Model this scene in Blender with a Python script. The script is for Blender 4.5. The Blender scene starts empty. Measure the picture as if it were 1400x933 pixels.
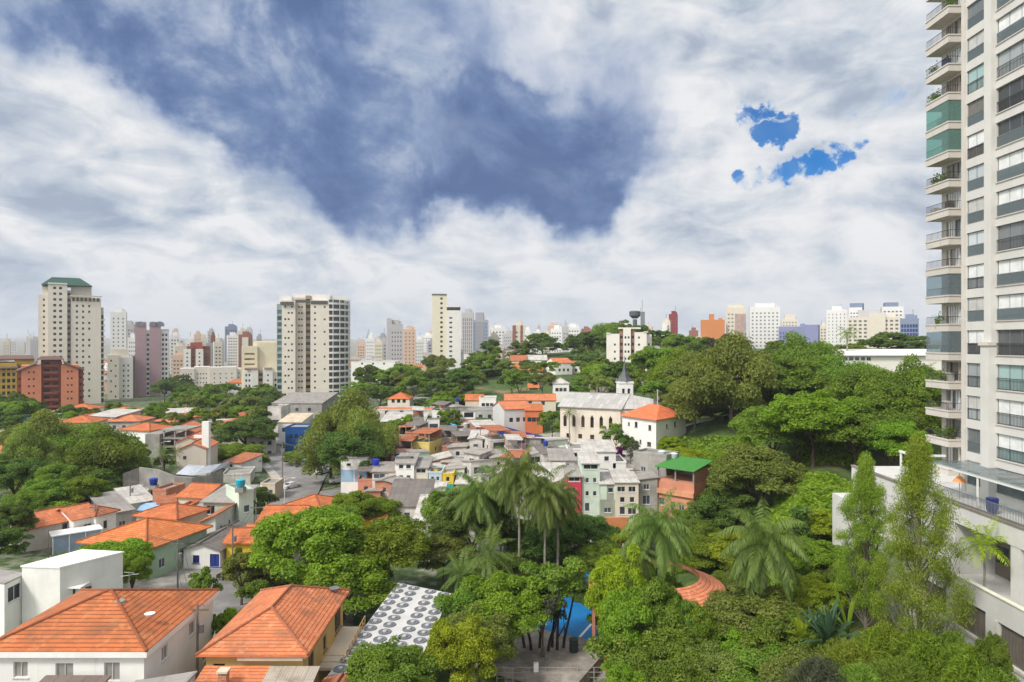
import bpy, math, random
import numpy as np
from mathutils import Vector

S = bpy.context.scene
COL = S.collection
R = math.radians
CAMZ, FPX, CX, CY = 32.0, 933.33, 700.0, 467.0

# ------------------------------------------------------------------ camera
cam = bpy.data.cameras.new("camera")
cam.lens, cam.sensor_width = 24.0, 36.0
cam.clip_start, cam.clip_end = 0.5, 30000
camo = bpy.data.objects.new("camera", cam)
COL.objects.link(camo)
camo.location = (0, 0, CAMZ)
camo.rotation_euler = (R(90), 0, 0)
S.camera = camo

# ------------------------------------------------------------------ view / render
S.view_settings.view_transform = 'Standard'
S.view_settings.look = 'None'
S.view_settings.gamma = 1.0
S.view_settings.use_curve_mapping = False
S.view_settings.exposure = EXPOSURE = 0.05
cy = S.cycles
cy.max_bounces, cy.diffuse_bounces, cy.glossy_bounces = 6, 3, 3
cy.transmission_bounces, cy.transparent_max_bounces, cy.volume_bounces = 4, 8, 0
cy.caustics_reflective = cy.caustics_refractive = False
cy.use_denoising = True
cy.use_adaptive_sampling = True
cy.adaptive_threshold = 0.02
cy.sample_clamp_indirect = 6.0

# ------------------------------------------------------------------ sun
SUN = Vector((-0.72, -0.66, 1.02)).normalized()
sl = bpy.data.lights.new("sun", 'SUN')
sl.energy, sl.angle, sl.color = 3.3, R(12), (1.0, 0.955, 0.88)
so = bpy.data.objects.new("sun", sl)
COL.objects.link(so)
so.rotation_euler = SUN.to_track_quat('Z', 'Y').to_euler()
SUN_EL = math.asin(SUN.z)
SUN_AZ = math.atan2(SUN.x, SUN.y)

# ------------------------------------------------------------------ world: broken cloud over a blue sky
wd = bpy.data.worlds.new("World")
S.world = wd
wd.use_nodes = True
WT = wd.node_tree
WT.nodes.clear()
def N(kind, tree=None, **kw):
    n = (tree or WT).nodes.new(kind)
    for k, v in kw.items():
        setattr(n, k, v)
    return n
def L(a, b, tree=None):
    (tree or WT).links.new(a, b)
def mth(op, a, b=None, tree=None, clamp=False):
    n = N('ShaderNodeMath', tree, operation=op)
    n.use_clamp = clamp
    for i, v in enumerate((a, b)):
        if v is None: continue
        if isinstance(v, (int, float)): n.inputs[i].default_value = v
        else: L(v, n.inputs[i], tree)
    return n.outputs[0]
def vmt(op, a, b=None, scale=None, tree=None):
    n = N('ShaderNodeVectorMath', tree, operation=op)
    for i, v in enumerate((a, b)):
        if v is None: continue
        if isinstance(v, (tuple, list, Vector)): n.inputs[i].default_value = v
        else: L(v, n.inputs[i], tree)
    if scale is not None: n.inputs['Scale'].default_value = scale
    return n
def smooth(v, lo, hi, a=0.0, b=1.0, tree=None):
    n = N('ShaderNodeMapRange', tree, interpolation_type='SMOOTHSTEP')
    L(v, n.inputs[0], tree)
    for i, x in enumerate((lo, hi, a, b)): n.inputs[i + 1].default_value = x
    return n.outputs[0]
def mixc(f, a, b, tree=None, blend='MIX'):
    n = N('ShaderNodeMix', tree, data_type='RGBA', blend_type=blend)
    for s, v in ((n.inputs[0], f), (n.inputs[6], a), (n.inputs[7], b)):
        if isinstance(v, (int, float)): s.default_value = v
        elif isinstance(v, (tuple, list)): s.default_value = (*v[:3], 1)
        else: L(v, s, tree)
    return n.outputs[2]
def noise(vec, scale, detail=5, rough=0.5, dist=0.0, tree=None, col=False):
    n = N('ShaderNodeTexNoise', tree)
    n.inputs['Scale'].default_value, n.inputs['Detail'].default_value = scale, detail
    n.inputs['Roughness'].default_value, n.inputs['Distortion'].default_value = rough, dist
    if vec is not None: L(vec, n.inputs['Vector'], tree)
    return n.outputs['Color' if col else 'Fac']

def ramp(v, stops):
    n = N('ShaderNodeValToRGB'); L(v, n.inputs[0]); cr = n.color_ramp
    cr.elements[0].position, cr.elements[0].color = stops[0][0], (*stops[0][1], 1)
    cr.elements[1].position, cr.elements[1].color = stops[-1][0], (*stops[-1][1], 1)
    for p, c in stops[1:-1]:
        e = cr.elements.new(p); e.color = (*c, 1)
    return n.outputs[0]
tc = N('ShaderNodeTexCoord')
D = vmt('NORMALIZE', tc.outputs['Generated']).outputs[0]
sx = N('ShaderNodeSeparateXYZ'); L(D, sx.inputs[0])
zc = mth('ADD', mth('MAXIMUM', sx.outputs[2], 0.0), 0.22)
cmb = N('ShaderNodeCombineXYZ')
L(mth('DIVIDE', sx.outputs[0], zc), cmb.inputs[0])
L(mth('DIVIDE', sx.outputs[1], zc), cmb.inputs[1])
P = cmb.outputs[0]                                       # cloud-sheet coordinates: clouds crowd towards the horizon
wob = vmt('SUBTRACT', noise(D, 4.0, 6, 0.55, col=True), (0.5, 0.5, 0.5)).outputs[0]
Dw = vmt('NORMALIZE', vmt('ADD', D, vmt('SCALE', wob, scale=0.34).outputs[0]).outputs[0]).outputs[0]
wob2 = vmt('SUBTRACT', noise(D, 13.0, 7, 0.62, col=True), (0.5, 0.5, 0.5)).outputs[0]
Dh = vmt('NORMALIZE', vmt('ADD', D, vmt('SCALE', wob2, scale=0.12).outputs[0]).outputs[0]).outputs[0]
def pxdir(px, py):
    return Vector(((px - CX) / FPX, 1.0, (CY - py) / FPX)).normalized()
def blobs(vec, lst, op='MAXIMUM'):
    out = None
    for px, py, r0, r1, w in lst:
        d = vmt('DOT_PRODUCT', vec, pxdir(px, py) if py is not None else px).outputs['Value']
        m = smooth(d, math.cos(R(r1)), math.cos(R(r0)), 0.0, w)
        out = m if out is None else mth(op, out, m)
    return out
dark = mth('MINIMUM', blobs(Dw, [(120, 0, 0, 8, .42), (225, 45, 0, 9, .55), (330, 95, 0, 9, .60), (440, 140, 0, 9.5, .62), (545, 165, 0, 9.5, .58), (640, 190, 0, 9, .62),
                  (705, 235, 0, 8.5, .72), (760, 230, 0, 7.5, .52), (800, 150, 0, 8, .50), (600, 40, 0, 9, .30), (440, 20, 0, 10, .42), (860, 120, 0, 6, .25),
                  (520, 252, 0, 5.5, .36), (575, 292, 0, 5, .30), (430, 262, 0, 5, .26), (250, -150, 2, 16, .6), (600, -200, 2, 18, .6)], 'ADD'), 1.0)
hole = blobs(Dh, [(1062, 172, .1, 1.6, 1.0), (1032, 148, 0, 1.6, .8), (1078, 238, .1, 1.5, 1.0), (1108, 229, .1, 1.35, .95), (1045, 243, 0, 1.4, .85), (1140, 215, 0, 1.5, .9), (1175, 182, 0, 1.3, .75),
                  (1012, 246, 0, 1.2, .8), (1213, 142, 0, 1.1, .42)])
n1 = noise(P, 0.95, 9, 0.56, 0.25)
n2 = noise(P, 2.6, 8, 0.6, 0.2)
n3 = noise(D, 7.0, 8, 0.55, 0.3)
puff = N('ShaderNodeMapping'); puff.inputs['Scale'].default_value = (1, 1, 2.4); L(D, puff.inputs[0])
n6 = noise(puff.outputs[0], 9.0, 9, .56, .5)
body = mth('ADD', mth('ADD', mth('MULTIPLY', n1, 0.30), mth('MULTIPLY', n2, 0.12)), mth('ADD', mth('MULTIPLY', n3, 0.33), mth('MULTIPLY', n6, 0.40)))
cloud = ramp(body, [(.485, (.37, .44, .56)), (.53, (.50, .57, .67)), (.575, (.66, .70, .76)), (.63, (.85, .86, .88))])
# brighter, whiter cloud towards the right and low down
bright = blobs(Dw, [(1010, 420, 4, 26, .55), (1180, 330, 4, 20, .5), (880, 60, 0, 8, .6), (640, 320, 0, 6, .8), (330, 165, 0, 4, .6), (100, 130, 0, 12, .3)])
cloud = mixc(mth('MULTIPLY', bright, smooth(body, .40, .66)), cloud, (.86, .865, .88))
n4 = noise(D, 2.3, 7, .6, .8); n5 = noise(D, 5.5, 8, .58, .4)
rag = mth('MULTIPLY', dark, smooth(mth('ADD', mth('MULTIPLY', n5, .5), mth('MULTIPLY', n4, .5)), .38, .62, 1.12, .40))
rd = ramp(rag, [(.16, (.47, .54, .68)), (.42, (.30, .395, .59)), (.70, (.175, .262, .465)), (1.0, (.110, .175, .35))])
rd = mixc(smooth(noise(D, 3.6, 9, .62, .7), .44, .68, 0, .55), rd, (.40, .48, .66))
cloud = mixc(smooth(rag, .04, .86), cloud, rd)
sky = N('ShaderNodeTexSky', sky_type='NISHITA')
sky.sun_disc = False
sky.sun_elevation, sky.sun_rotation = SUN_EL, SUN_AZ
sky.air_density, sky.dust_density, sky.ozone_density = 1.0, 0.3, 3.0
blue = mixc(smooth(n3, .42, .64, 0, .2), mixc(1.0, sky.outputs[0], (.12, .60, 1.05), blend='MULTIPLY'), (4.2, 5.2, 6.6))
glow = blobs(D, [(SUN, None, 4, 62, 1.0), (Vector((-.3, -.9, .35)).normalized(), None, 5, 70, .45)], 'ADD')   # unseen bright cloud added round the sun and behind the camera for soft fill
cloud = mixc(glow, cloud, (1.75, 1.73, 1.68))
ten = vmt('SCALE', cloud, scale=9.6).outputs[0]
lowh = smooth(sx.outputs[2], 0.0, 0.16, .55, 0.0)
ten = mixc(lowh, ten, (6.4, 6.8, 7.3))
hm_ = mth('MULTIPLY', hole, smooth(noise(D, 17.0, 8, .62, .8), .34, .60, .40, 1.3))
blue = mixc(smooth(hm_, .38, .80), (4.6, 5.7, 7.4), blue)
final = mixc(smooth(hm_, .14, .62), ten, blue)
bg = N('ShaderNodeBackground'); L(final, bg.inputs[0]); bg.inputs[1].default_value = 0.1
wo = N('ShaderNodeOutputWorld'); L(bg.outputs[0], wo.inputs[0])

# ------------------------------------------------------------------ materials
MATS = {}
def lin(h):
    h = h.lstrip('#')
    o = []
    for i in (0, 2, 4):
        c = int(h[i:i + 2], 16) / 255
        o.append(c / 12.92 if c <= .04045 else ((c + .055) / 1.055) ** 2.4)
    return tuple(o)
def newmat(name):
    m = bpy.data.materials.new(name); m.use_nodes = True
    t = m.node_tree; t.nodes.clear()
    o = t.nodes.new('ShaderNodeOutputMaterial'); b = t.nodes.new('ShaderNodeBsdfPrincipled')
    t.links.new(b.outputs[0], o.inputs[0])
    return m, t, b, o
def scl(c, k): return tuple(min(1, x * k) for x in c)
def paint(col, rough=.85, wear=.22, streak=.25, scale=.35, spec=.3):
    """rendered wall paint with blotches, grime and rain streaks"""
    key = ('p', col, rough, wear, streak, scale)
    if key in MATS: return MATS[key]
    m, t, b, o = newmat('paint')
    g = N('ShaderNodeNewGeometry', t)
    a = noise(g.outputs['Position'], scale, 6, .6, tree=t)
    c1 = mixc(smooth(a, .35, .68, tree=t), scl(col, 1 - wear), col, t)
    mp = N('ShaderNodeMapping', t); mp.inputs['Scale'].default_value = (1.6, 1.6, .12)
    L(g.outputs['Position'], mp.inputs[0], t)
    s = noise(mp.outputs[0], 1.5, 5, .6, tree=t)
    grime = (col[0] * .55, col[1] * .53, col[2] * .49)
    c2 = mixc(smooth(s, .56, .74, 0, streak * 1.6, tree=t), c1, grime, t)
    L(c2, b.inputs['Base Color'], t)
    b.inputs['Roughness'].default_value = rough
    b.inputs['Specular IOR Level'].default_value = spec
    MATS[key] = m
    return m
def plain(col, rough=.6, metal=0.0, spec=.4, var=.12):
    key = ('s', col, rough, metal)
    if key in MATS: return MATS[key]
    m, t, b, o = newmat('plain')
    g = N('ShaderNodeNewGeometry', t)
    a = noise(g.outputs['Position'], 1.3, 4, .6, tree=t)
    L(mixc(smooth(a, .35, .7, tree=t), scl(col, 1 - var), scl(col, 1 + var * .5), t), b.inputs['Base Color'], t)
    b.inputs['Roughness'].default_value = rough; b.inputs['Metallic'].default_value = metal
    b.inputs['Specular IOR Level'].default_value = spec
    MATS[key] = m
    return m
def tiles(col, course=.36, dirt=.45, bumpy=.6):
    """clay tiles: UV u along the eave, v up the slope (metres)"""
    key = ('t', col, course)
    if key in MATS: return MATS[key]
    m, t, b, o = newmat('clay_tiles')
    uv = N('ShaderNodeUVMap', t); uv.uv_map = 'uv'
    br = N('ShaderNodeTexBrick', t)
    br.inputs['Scale'].default_value = 1.0
    br.inputs['Brick Width'].default_value, br.inputs['Row Height'].default_value = 900.0, course
    br.inputs['Mortar Size'].default_value = .055; br.inputs['Mortar Smooth'].default_value = .7
    br.inputs['Bias'].default_value = -.1
    br.offset = .37
    L(uv.outputs[0], br.inputs['Vector'], t)
    br.inputs['Color1'].default_value = (*scl(col, 1.06), 1); br.inputs['Color2'].default_value = (*scl(col, .90), 1)
    br.inputs['Mortar'].default_value = (*scl(col, .48), 1)
    g = N('ShaderNodeNewGeometry', t)
    a = noise(g.outputs['Position'], .55, 7, .65, tree=t)
    vo = N('ShaderNodeTexVoronoi', t); vo.inputs['Scale'].default_value = 1 / course * 1.15
    L(uv.outputs[0], vo.inputs['Vector'], t)
    sv = N('ShaderNodeSeparateColor', t); L(vo.outputs['Color'], sv.inputs[0], t)
    one = mixc(smooth(sv.outputs[0], .25, .95, 0, .38, tree=t), br.outputs['Color'], scl(col, .55), t)
    one = mixc(smooth(sv.outputs[1], .75, .98, 0, .5, tree=t), one, (min(1, col[0] * 1.15), col[1] * 1.7, col[2] * 2.2), t)
    c = mixc(smooth(a, .46, .70, 0, min(.9, dirt * 1.45), tree=t), one, (col[0] * .36, col[1] * .55, col[2] * .75), t)
    a2 = noise(g.outputs['Position'], 2.2, 6, .7, tree=t)
    c = mixc(smooth(a2, .48, .72, 0, .35, tree=t), c, (min(1, col[0] * 1.12), col[1] * 1.5, col[2] * 1.9), t)
    a3 = noise(g.outputs['Position'], 5.5, 3, .6, tree=t)
    c = mixc(smooth(a3, .66, .72, 0, .6, tree=t), c, (.10, .045, .025), t)
    L(c, b.inputs['Base Color'], t); b.inputs['Roughness'].default_value = .85
    bu = N('ShaderNodeBump', t); bu.inputs['Strength'].default_value = bumpy; bu.inputs['Distance'].default_value = .06
    L(br.outputs['Fac'], bu.inputs['Height'], t); bu.invert = True
    L(bu.outputs[0], b.inputs['Normal'], t)
    MATS[key] = m
    return m
def sheet(col, pitch=.5, dirt=.4):
    """corrugated fibre-cement or metal sheets, ribs up the slope, overlapping rows"""
    key = ('c', col, pitch)
    if key in MATS: return MATS[key]
    m, t, b, o = newmat('roof_sheet')
    uv = N('ShaderNodeUVMap', t); uv.uv_map = 'uv'
    br = N('ShaderNodeTexBrick', t)
    br.inputs['Scale'].default_value = 1.0; br.inputs['Brick Width'].default_value = 1.0; br.inputs['Row Height'].default_value = 2.2
    br.inputs['Mortar Size'].default_value = .03; br.inputs['Color1'].default_value = (*scl(col, 1.08), 1)
    br.inputs['Color2'].default_value = (*scl(col, .80), 1); br.inputs['Mortar'].default_value = (*scl(col, .6), 1); br.offset = 0
    L(uv.outputs[0], br.inputs['Vector'], t)
    g = N('ShaderNodeNewGeometry', t)
    a = noise(g.outputs['Position'], .45, 7, .68, tree=t)
    c = mixc(smooth(a, .46, .72, 0, dirt, tree=t), br.outputs['Color'], (col[0] * .42, col[1] * .38, col[2] * .33), t)
    L(c, b.inputs['Base Color'], t); b.inputs['Roughness'].default_value = .75
    wv = N('ShaderNodeTexWave', t); wv.inputs['Scale'].default_value = 1.6; wv.bands_direction = 'X'
    L(uv.outputs[0], wv.inputs['Vector'], t)
    bu = N('ShaderNodeBump', t); bu.inputs['Strength'].default_value = .5; bu.inputs['Distance'].default_value = .05
    L(wv.outputs['Fac'], bu.inputs['Height'], t); L(bu.outputs[0], b.inputs['Normal'], t)
    MATS[key] = m
    return m
def brickwall(col):
    key = ('b', col)
    if key in MATS: return MATS[key]
    m, t, b, o = newmat('hollow_brick')
    g = N('ShaderNodeNewGeometry', t)
    sp = N('ShaderNodeSeparateXYZ', t); L(g.outputs['Position'], sp.inputs[0], t)
    cm = N('ShaderNodeCombineXYZ', t)
    L(mth('ADD', sp.outputs[0], sp.outputs[1], t), cm.inputs[0], t); L(sp.outputs[2], cm.inputs[1], t)
    br = N('ShaderNodeTexBrick', t); br.inputs['Scale'].default_value = 1.0
    br.inputs['Brick Width'].default_value, br.inputs['Row Height'].default_value, br.inputs['Mortar Size'].default_value = .4, .22, .02
    br.inputs['Color1'].default_value = (*scl(col, 1.1), 1); br.inputs['Color2'].default_value = (*scl(col, .75), 1); br.inputs['Mortar'].default_value = (.35, .30, .26, 1)
    L(cm.outputs[0], br.inputs['Vector'], t)
    a = noise(g.outputs['Position'], .7, 5, .65, tree=t)
    L(mixc(smooth(a, .5, .72, 0, .45, tree=t), br.outputs[0], (.30, .25, .21), t), b.inputs['Base Color'], t)
    b.inputs['Roughness'].default_value = .9
    MATS[key] = m
    return m
def glass(col=(.03, .04, .05), rough=.08, var=.8):
    key = ('g', col, rough)
    if key in MATS: return MATS[key]
    m, t, b, o = newmat('window_glass')
    oi = N('ShaderNodeObjectInfo', t)
    L(mixc(oi.outputs['Random'], scl(col, 1 - var * .6), scl(col, 1 + var * 1.6), t), b.inputs['Base Color'], t)
    b.inputs['Roughness'].default_value = rough; b.inputs['Specular IOR Level'].default_value = .5
    MATS[key] = m
    return m
def clear_glass(tint=(.75, .85, .83), op=.30):
    key = ('cg', tint, op)
    if key in MATS: return MATS[key]
    m = bpy.data.materials.new('clear_glass'); m.use_nodes = True
    t = m.node_tree; t.nodes.clear()
    o = t.nodes.new('ShaderNodeOutputMaterial')
    tr = t.nodes.new('ShaderNodeBsdfTransparent'); tr.inputs[0].default_value = (*tint, 1)
    gl = t.nodes.new('ShaderNodeBsdfPrincipled'); gl.inputs['Base Color'].default_value = (*scl(tint, .45), 1)
    gl.inputs['Roughness'].default_value = .06
    mx = t.nodes.new('ShaderNodeMixShader'); mx.inputs[0].default_value = op
    t.links.new(tr.outputs[0], mx.inputs[1]); t.links.new(gl.outputs[0], mx.inputs[2]); t.links.new(mx.outputs[0], o.inputs[0])
    MATS[key] = m
    return m
def leaf(dark, light, trans=.42, sat=1.0):
    key = ('l', dark, light)
    if key in MATS: return MATS[key]
    m, t, b, o = newmat('foliage')
    at = N('ShaderNodeAttribute', t); at.attribute_name = 'tint'
    oi = N('ShaderNodeObjectInfo', t)
    f = mth('ADD', mth('MULTIPLY', at.outputs['Fac'], .75, t), mth('MULTIPLY', oi.outputs['Random'], .25, t), t)
    c = mixc(f, dark, light, t)
    h = N('ShaderNodeHueSaturation', t); h.inputs['Saturation'].default_value = sat
    L(mth('ADD', mth('MULTIPLY', oi.outputs['Random'], .036, t), .482, t), h.inputs['Hue'], t)
    L(mth('ADD', mth('MULTIPLY', oi.outputs['Random'], .26, t), .88, t), h.inputs['Value'], t)
    L(c, h.inputs['Color'], t)
    L(h.outputs[0], b.inputs['Base Color'], t)
    b.inputs['Roughness'].default_value = .5; b.inputs['Specular IOR Level'].default_value = .25
    tl = t.nodes.new('ShaderNodeBsdfTranslucent')
    L(mixc(1.0, h.outputs[0], (1.25, 1.35, .7), t, 'MULTIPLY'), tl.inputs[0], t)
    mx = t.nodes.new('ShaderNodeMixShader'); mx.inputs[0].default_value = trans
    L(b.outputs[0], mx.inputs[1], t); L(tl.outputs[0], mx.inputs[2], t); L(mx.outputs[0], o.inputs[0], t)
    MATS[key] = m
    return m

M_FRAME = plain((.62, .62, .60), .5)
M_DFRAME = plain((.06, .06, .06), .5)
M_GLASS = glass()
M_BARK = plain((.12, .09, .065), .95, var=.4)
M_DBARK = plain((.035, .028, .022), .95, var=.4)
M_PALE_BARK = plain((.30, .27, .22), .9, var=.3)
M_TILE = tiles((.54, .145, .045))
M_TILE2 = tiles((.42, .13, .055))
M_TILE3 = tiles((.60, .185, .075))
M_CONC = paint((.34, .325, .30), wear=.35, streak=.5)
M_WHITE = paint((.78, .77, .74), wear=.10, streak=.14)
M_DIRTY = paint((.64, .61, .565), wear=.35, streak=.6)
M_CREAM = paint((.66, .60, .49), wear=.10, streak=.15)
M_SHEET = sheet((.30, .278, .258))
M_SHEETL = sheet((.50, .475, .44), dirt=.65)
M_SHEETD = sheet((.17, .15, .135))
M_BRICK = brickwall((.46, .155, .075))
M_STEEL = plain((.30, .30, .31), .45, .6)
M_WOOD = plain((.16, .13, .10), .9)

# ------------------------------------------------------------------ mesh collector
class MB:
    def __init__(s): s.v, s.f, s.uv = [], [], []
    def add(s, pts, uv=None):
        i = len(s.v); s.v += [tuple(p) for p in pts]
        s.f.append(tuple(range(i, i + len(pts)))); s.uv.append(uv)
    def box(s, x0, y0, z0, x1, y1, z1):
        a = [(x0, y0), (x1, y0), (x1, y1), (x0, y1)]
        s.prism(a, z0, z1)
        return s
    def prism(s, a, z0, z1, top=None):
        n = len(a); i = len(s.v)
        zt = (lambda p: z1) if top is None else top
        s.v += [(p[0], p[1], z0) for p in a] + [(p[0], p[1], zt(p)) for p in a]
        s.f.append(tuple(i + k for k in range(n - 1, -1, -1))); s.f.append(tuple(i + n + k for k in range(n)))
        s.uv += [[(a[k][0], a[k][1]) for k in range(n - 1, -1, -1)], [(p[0], p[1]) for p in a]]
        for k in range(n):
            q = (k + 1) % n
            s.f.append((i + k, i + q, i + n + q, i + n + k)); s.uv.append(None)
        return s
    def tube(s, path, rad, seg=7):
        path = [Vector(p) for p in path]
        if not isinstance(rad, (list, tuple)): rad = [rad] * len(path)
        i0 = len(s.v)
        for k, p in enumerate(path):
            d = (path[min(k + 1, len(path) - 1)] - path[max(k - 1, 0)]).normalized()
            u = d.cross(Vector((0, 0, 1)))
            if u.length < 1e-3: u = Vector((1, 0, 0))
            u.normalize(); w = d.cross(u)
            for j in range(seg):
                a = 2 * math.pi * j / seg
                s.v.append(tuple(p + (u * math.cos(a) + w * math.sin(a)) * rad[k]))
        for k in range(len(path) - 1):
            for j in range(seg):
                q = (j + 1) % seg
                s.f.append((i0 + k * seg + j, i0 + k * seg + q, i0 + (k + 1) * seg + q, i0 + (k + 1) * seg + j)); s.uv.append(None)
        s.f.append(tuple(i0 + j for j in range(seg))); s.uv.append(None)
        e = i0 + (len(path) - 1) * seg
        s.f.append(tuple(e + j for j in range(seg - 1, -1, -1))); s.uv.append(None)
        return s
    def lathe(s, c, prof, seg=14):
        i0 = len(s.v)
        for r, z in prof:
            for j in range(seg):
                a = 2 * math.pi * j / seg
                s.v.append((c[0] + r * math.cos(a), c[1] + r * math.sin(a), c[2] + z))
        for k in range(len(prof) - 1):
            for j in range(seg):
                q = (j + 1) % seg
                s.f.append((i0 + k * seg + j, i0 + k * seg + q, i0 + (k + 1) * seg + q, i0 + (k + 1) * seg + j)); s.uv.append(None)
        s.f.append(tuple(i0 + j for j in range(seg - 1, -1, -1))); s.uv.append(None)
        e = i0 + (len(prof) - 1) * seg
        s.f.append(tuple(e + j for j in range(seg))); s.uv.append(None)
        return s
    def wall(s, o, e, z0, z1, holes=(), depth=.2):
        """upright wall o->e (outside on the right hand) with openings (s0,s1,t0,t1) and their reveals; s in metres, t absolute z"""
        ox, oy = o; L_ = math.hypot(e[0] - ox, e[1] - oy)
        ux, uy = (e[0] - ox) / L_, (e[1] - oy) / L_
        nx, ny = uy, -ux
        P_ = lambda a, t, d=0: (ox + ux * a - nx * d, oy + uy * a - ny * d, t)
        ss = sorted({0.0, L_} | {h[0] for h in holes} | {h[1] for h in holes})
        ts = sorted({z0, z1} | {h[2] for h in holes} | {h[3] for h in holes})
        cut = set()
        si = {v: k for k, v in enumerate(ss)}; ti = {v: k for k, v in enumerate(ts)}
        for h in holes:
            for a in range(si[h[0]], si[h[1]]):
                for t in range(ti[h[2]], ti[h[3]]): cut.add((a, t))
        for t in range(len(ts) - 1):
            a = 0
            while a < len(ss) - 1:
                if (a, t) in cut: a += 1; continue
                b = a
                while b < len(ss) - 1 and (b, t) not in cut: b += 1
                s.add([P_(ss[a], ts[t]), P_(ss[b], ts[t]), P_(ss[b], ts[t + 1]), P_(ss[a], ts[t + 1])])
                a = b
        for s0, s1, t0, t1 in holes:
            s.add([P_(s0, t0), P_(s1, t0), P_(s1, t0, depth), P_(s0, t0, depth)])
            s.add([P_(s0, t1, depth), P_(s1, t1, depth), P_(s1, t1), P_(s0, t1)])
            s.add([P_(s0, t0), P_(s0, t0, depth), P_(s0, t1, depth), P_(s0, t1)])
            s.add([P_(s1, t0, depth), P_(s1, t0), P_(s1, t1), P_(s1, t1, depth)])
    def mesh(s, name, m):
        me = bpy.data.meshes.new(name)
        me.from_pydata(s.v, [], s.f)
        if any(u is not None for u in s.uv):
            l = me.uv_layers.new(name='uv')
            flat = []
            for f, u in zip(s.f, s.uv):
                flat += [c for p in (u if u is not None else [(s.v[i][0] + s.v[i][1], s.v[i][2]) for i in f]) for c in p]
            l.data.foreach_set('uv', flat)
        me.materials.append(m)
        return me
def add_obj(name, me, parent=None, loc=(0, 0, 0), rz=0.0):
    o = bpy.data.objects.new(name, me); COL.objects.link(o)
    o.location = loc; o.rotation_euler = (0, 0, rz)
    if parent is not None: o.parent = parent
    return o
def part(name, mb, m, parent, loc=(0, 0, 0), rz=0.0):
    return add_obj(name, mb.mesh(name, m), parent, loc, rz)

# ------------------------------------------------------------------ things and labels
AUTO = []            # things whose label is finished at the end: (object, base words, anchor point)
MARKS = []           # (words, image x, image y)
def tag(o, label, cat, group=None, auto=None):
    o['category'] = cat
    if group: o['group'] = group
    if auto is None: o['label'] = label
    else: AUTO.append((o, label, auto))
def thing(name, label, cat, loc, rz=0.0, group=None, auto=None):
    o = bpy.data.objects.new(name, None); COL.objects.link(o)
    o.empty_display_size = .5
    o.location = loc; o.rotation_euler = (0, 0, rz)
    tag(o, label, cat, group, auto)
    return o
def proj(X, Y, Z): return (CX + X / Y * FPX, CY - (Z - CAMZ) / Y * FPX)
def at(px, py, Y): return Vector(((px - CX) / FPX * Y, Y, CAMZ - (py - CY) / FPX * Y))
def onz(px, py, z):
    Y = (CAMZ - z) * FPX / (py - CY)
    return Vector(((px - CX) / FPX * Y, Y, z))
def xat(px, Y): return (px - CX) / FPX * Y
def zat(py, Y): return CAMZ - (py - CY) / FPX * Y

# ------------------------------------------------------------------ terrain
CTRL = [(150, 45, 2), (0, 48, 2), (320, 48, 2), (320, 80, 1.5), (0, 78, 2.3), (100, 105, 1.2), (300, 110, .8), (-250, 60, 3), (-250, 150, 5),
        (410, 150, -.2), (370, 190, .2), (450, 185, .3), (430, 125, -.1), (200, 128, .3), (285, 128, .3), (200, 158, 4.2), (270, 158, 3.8), (60, 160, 3.5), (0, 170, 5),
        (430, 330, 0), (80, 340, -1), (250, 300, 1), (330, 240, 1.5), (600, 110, .8), (480, 110, .2), (500, 140, .5), (620, 150, 3.4), (700, 168, 4.6), (708, 186, 5.4), (700, 197, 7.0), (730, 178, 5.2), (560, 180, 5), (640, 200, 9),
        (560, 240, 8), (500, 220, 5), (700, 300, 17), (640, 300, 14), (720, 400, 24), (860, 290, 15), (800, 165, 6), (870, 150, 8.3), (780, 115, 2.4), (930, 118, 3),
        (770, 135, 4), (960, 150, 13), (1000, 150, 15.2), (1060, 150, 16), (1100, 120, 16), (1100, 97, 12.6), (1200, 104, 11.5), (1250, 116, 12.5), (1180, 90, 10.5), (1250, 95, 9.5), (1140, 120, 14), (1150, 90, 11.5), (1050, 86, 7), (980, 108, 5), (1030, 100, 4.5), (1062, 100, 8.5), (1040, 116, 9), (1000, 122, 8.5),
        (900, 90, 2), (800, 76, .2), (800, 50, 0), (700, 60, .2), (560, 60, .4), (560, 85, .8), (1000, 60, 1.5), (1100, 60, 2.5), (1230, 48, 3), (1230, 66, 6), (1400, 60, 5), (1600, 60, 6),
        (1600, 150, 18), (1200, 200, 21), (950, 220, 17), (1190, 300, 24), (1100, 600, 25), (900, 500, 26), (640, 500, 12), (300, 600, 1), (100, 600, 0), (-200, 600, 0),
        (100, 1500, 8), (400, 1500, 10), (700, 1500, 15), (1100, 1500, 26), (1500, 1500, 30), (-200, 1500, 8),
        (0, 4500, 34), (400, 4500, 30), (700, 4500, 28), (1100, 4500, 34), (1600, 4500, 34), (-250, 4500, 34), (200, 7000, 60), (700, 7000, 45), (1200, 7000, 55)]
_c = np.array([((p - CX) / 700, math.log(y) * 1.0) for p, y, z in CTRL]); _z = np.array([z for _, _, z in CTRL], float)
def _phi(a, b):
    r2 = ((a[:, None, :] - b[None, :, :]) ** 2).sum(-1)
    return np.where(r2 > 1e-12, .5 * r2 * np.log(np.maximum(r2, 1e-12)), 0)
_n = len(_c)
_A = np.zeros((_n + 3, _n + 3)); _A[:_n, :_n] = _phi(_c, _c) + np.eye(_n) * .002
_A[:_n, _n] = 1; _A[:_n, _n + 1:] = _c; _A[_n, :_n] = 1; _A[_n + 1:, :_n] = _c.T
_w = np.linalg.solve(_A, np.r_[_z, 0, 0, 0])
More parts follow.
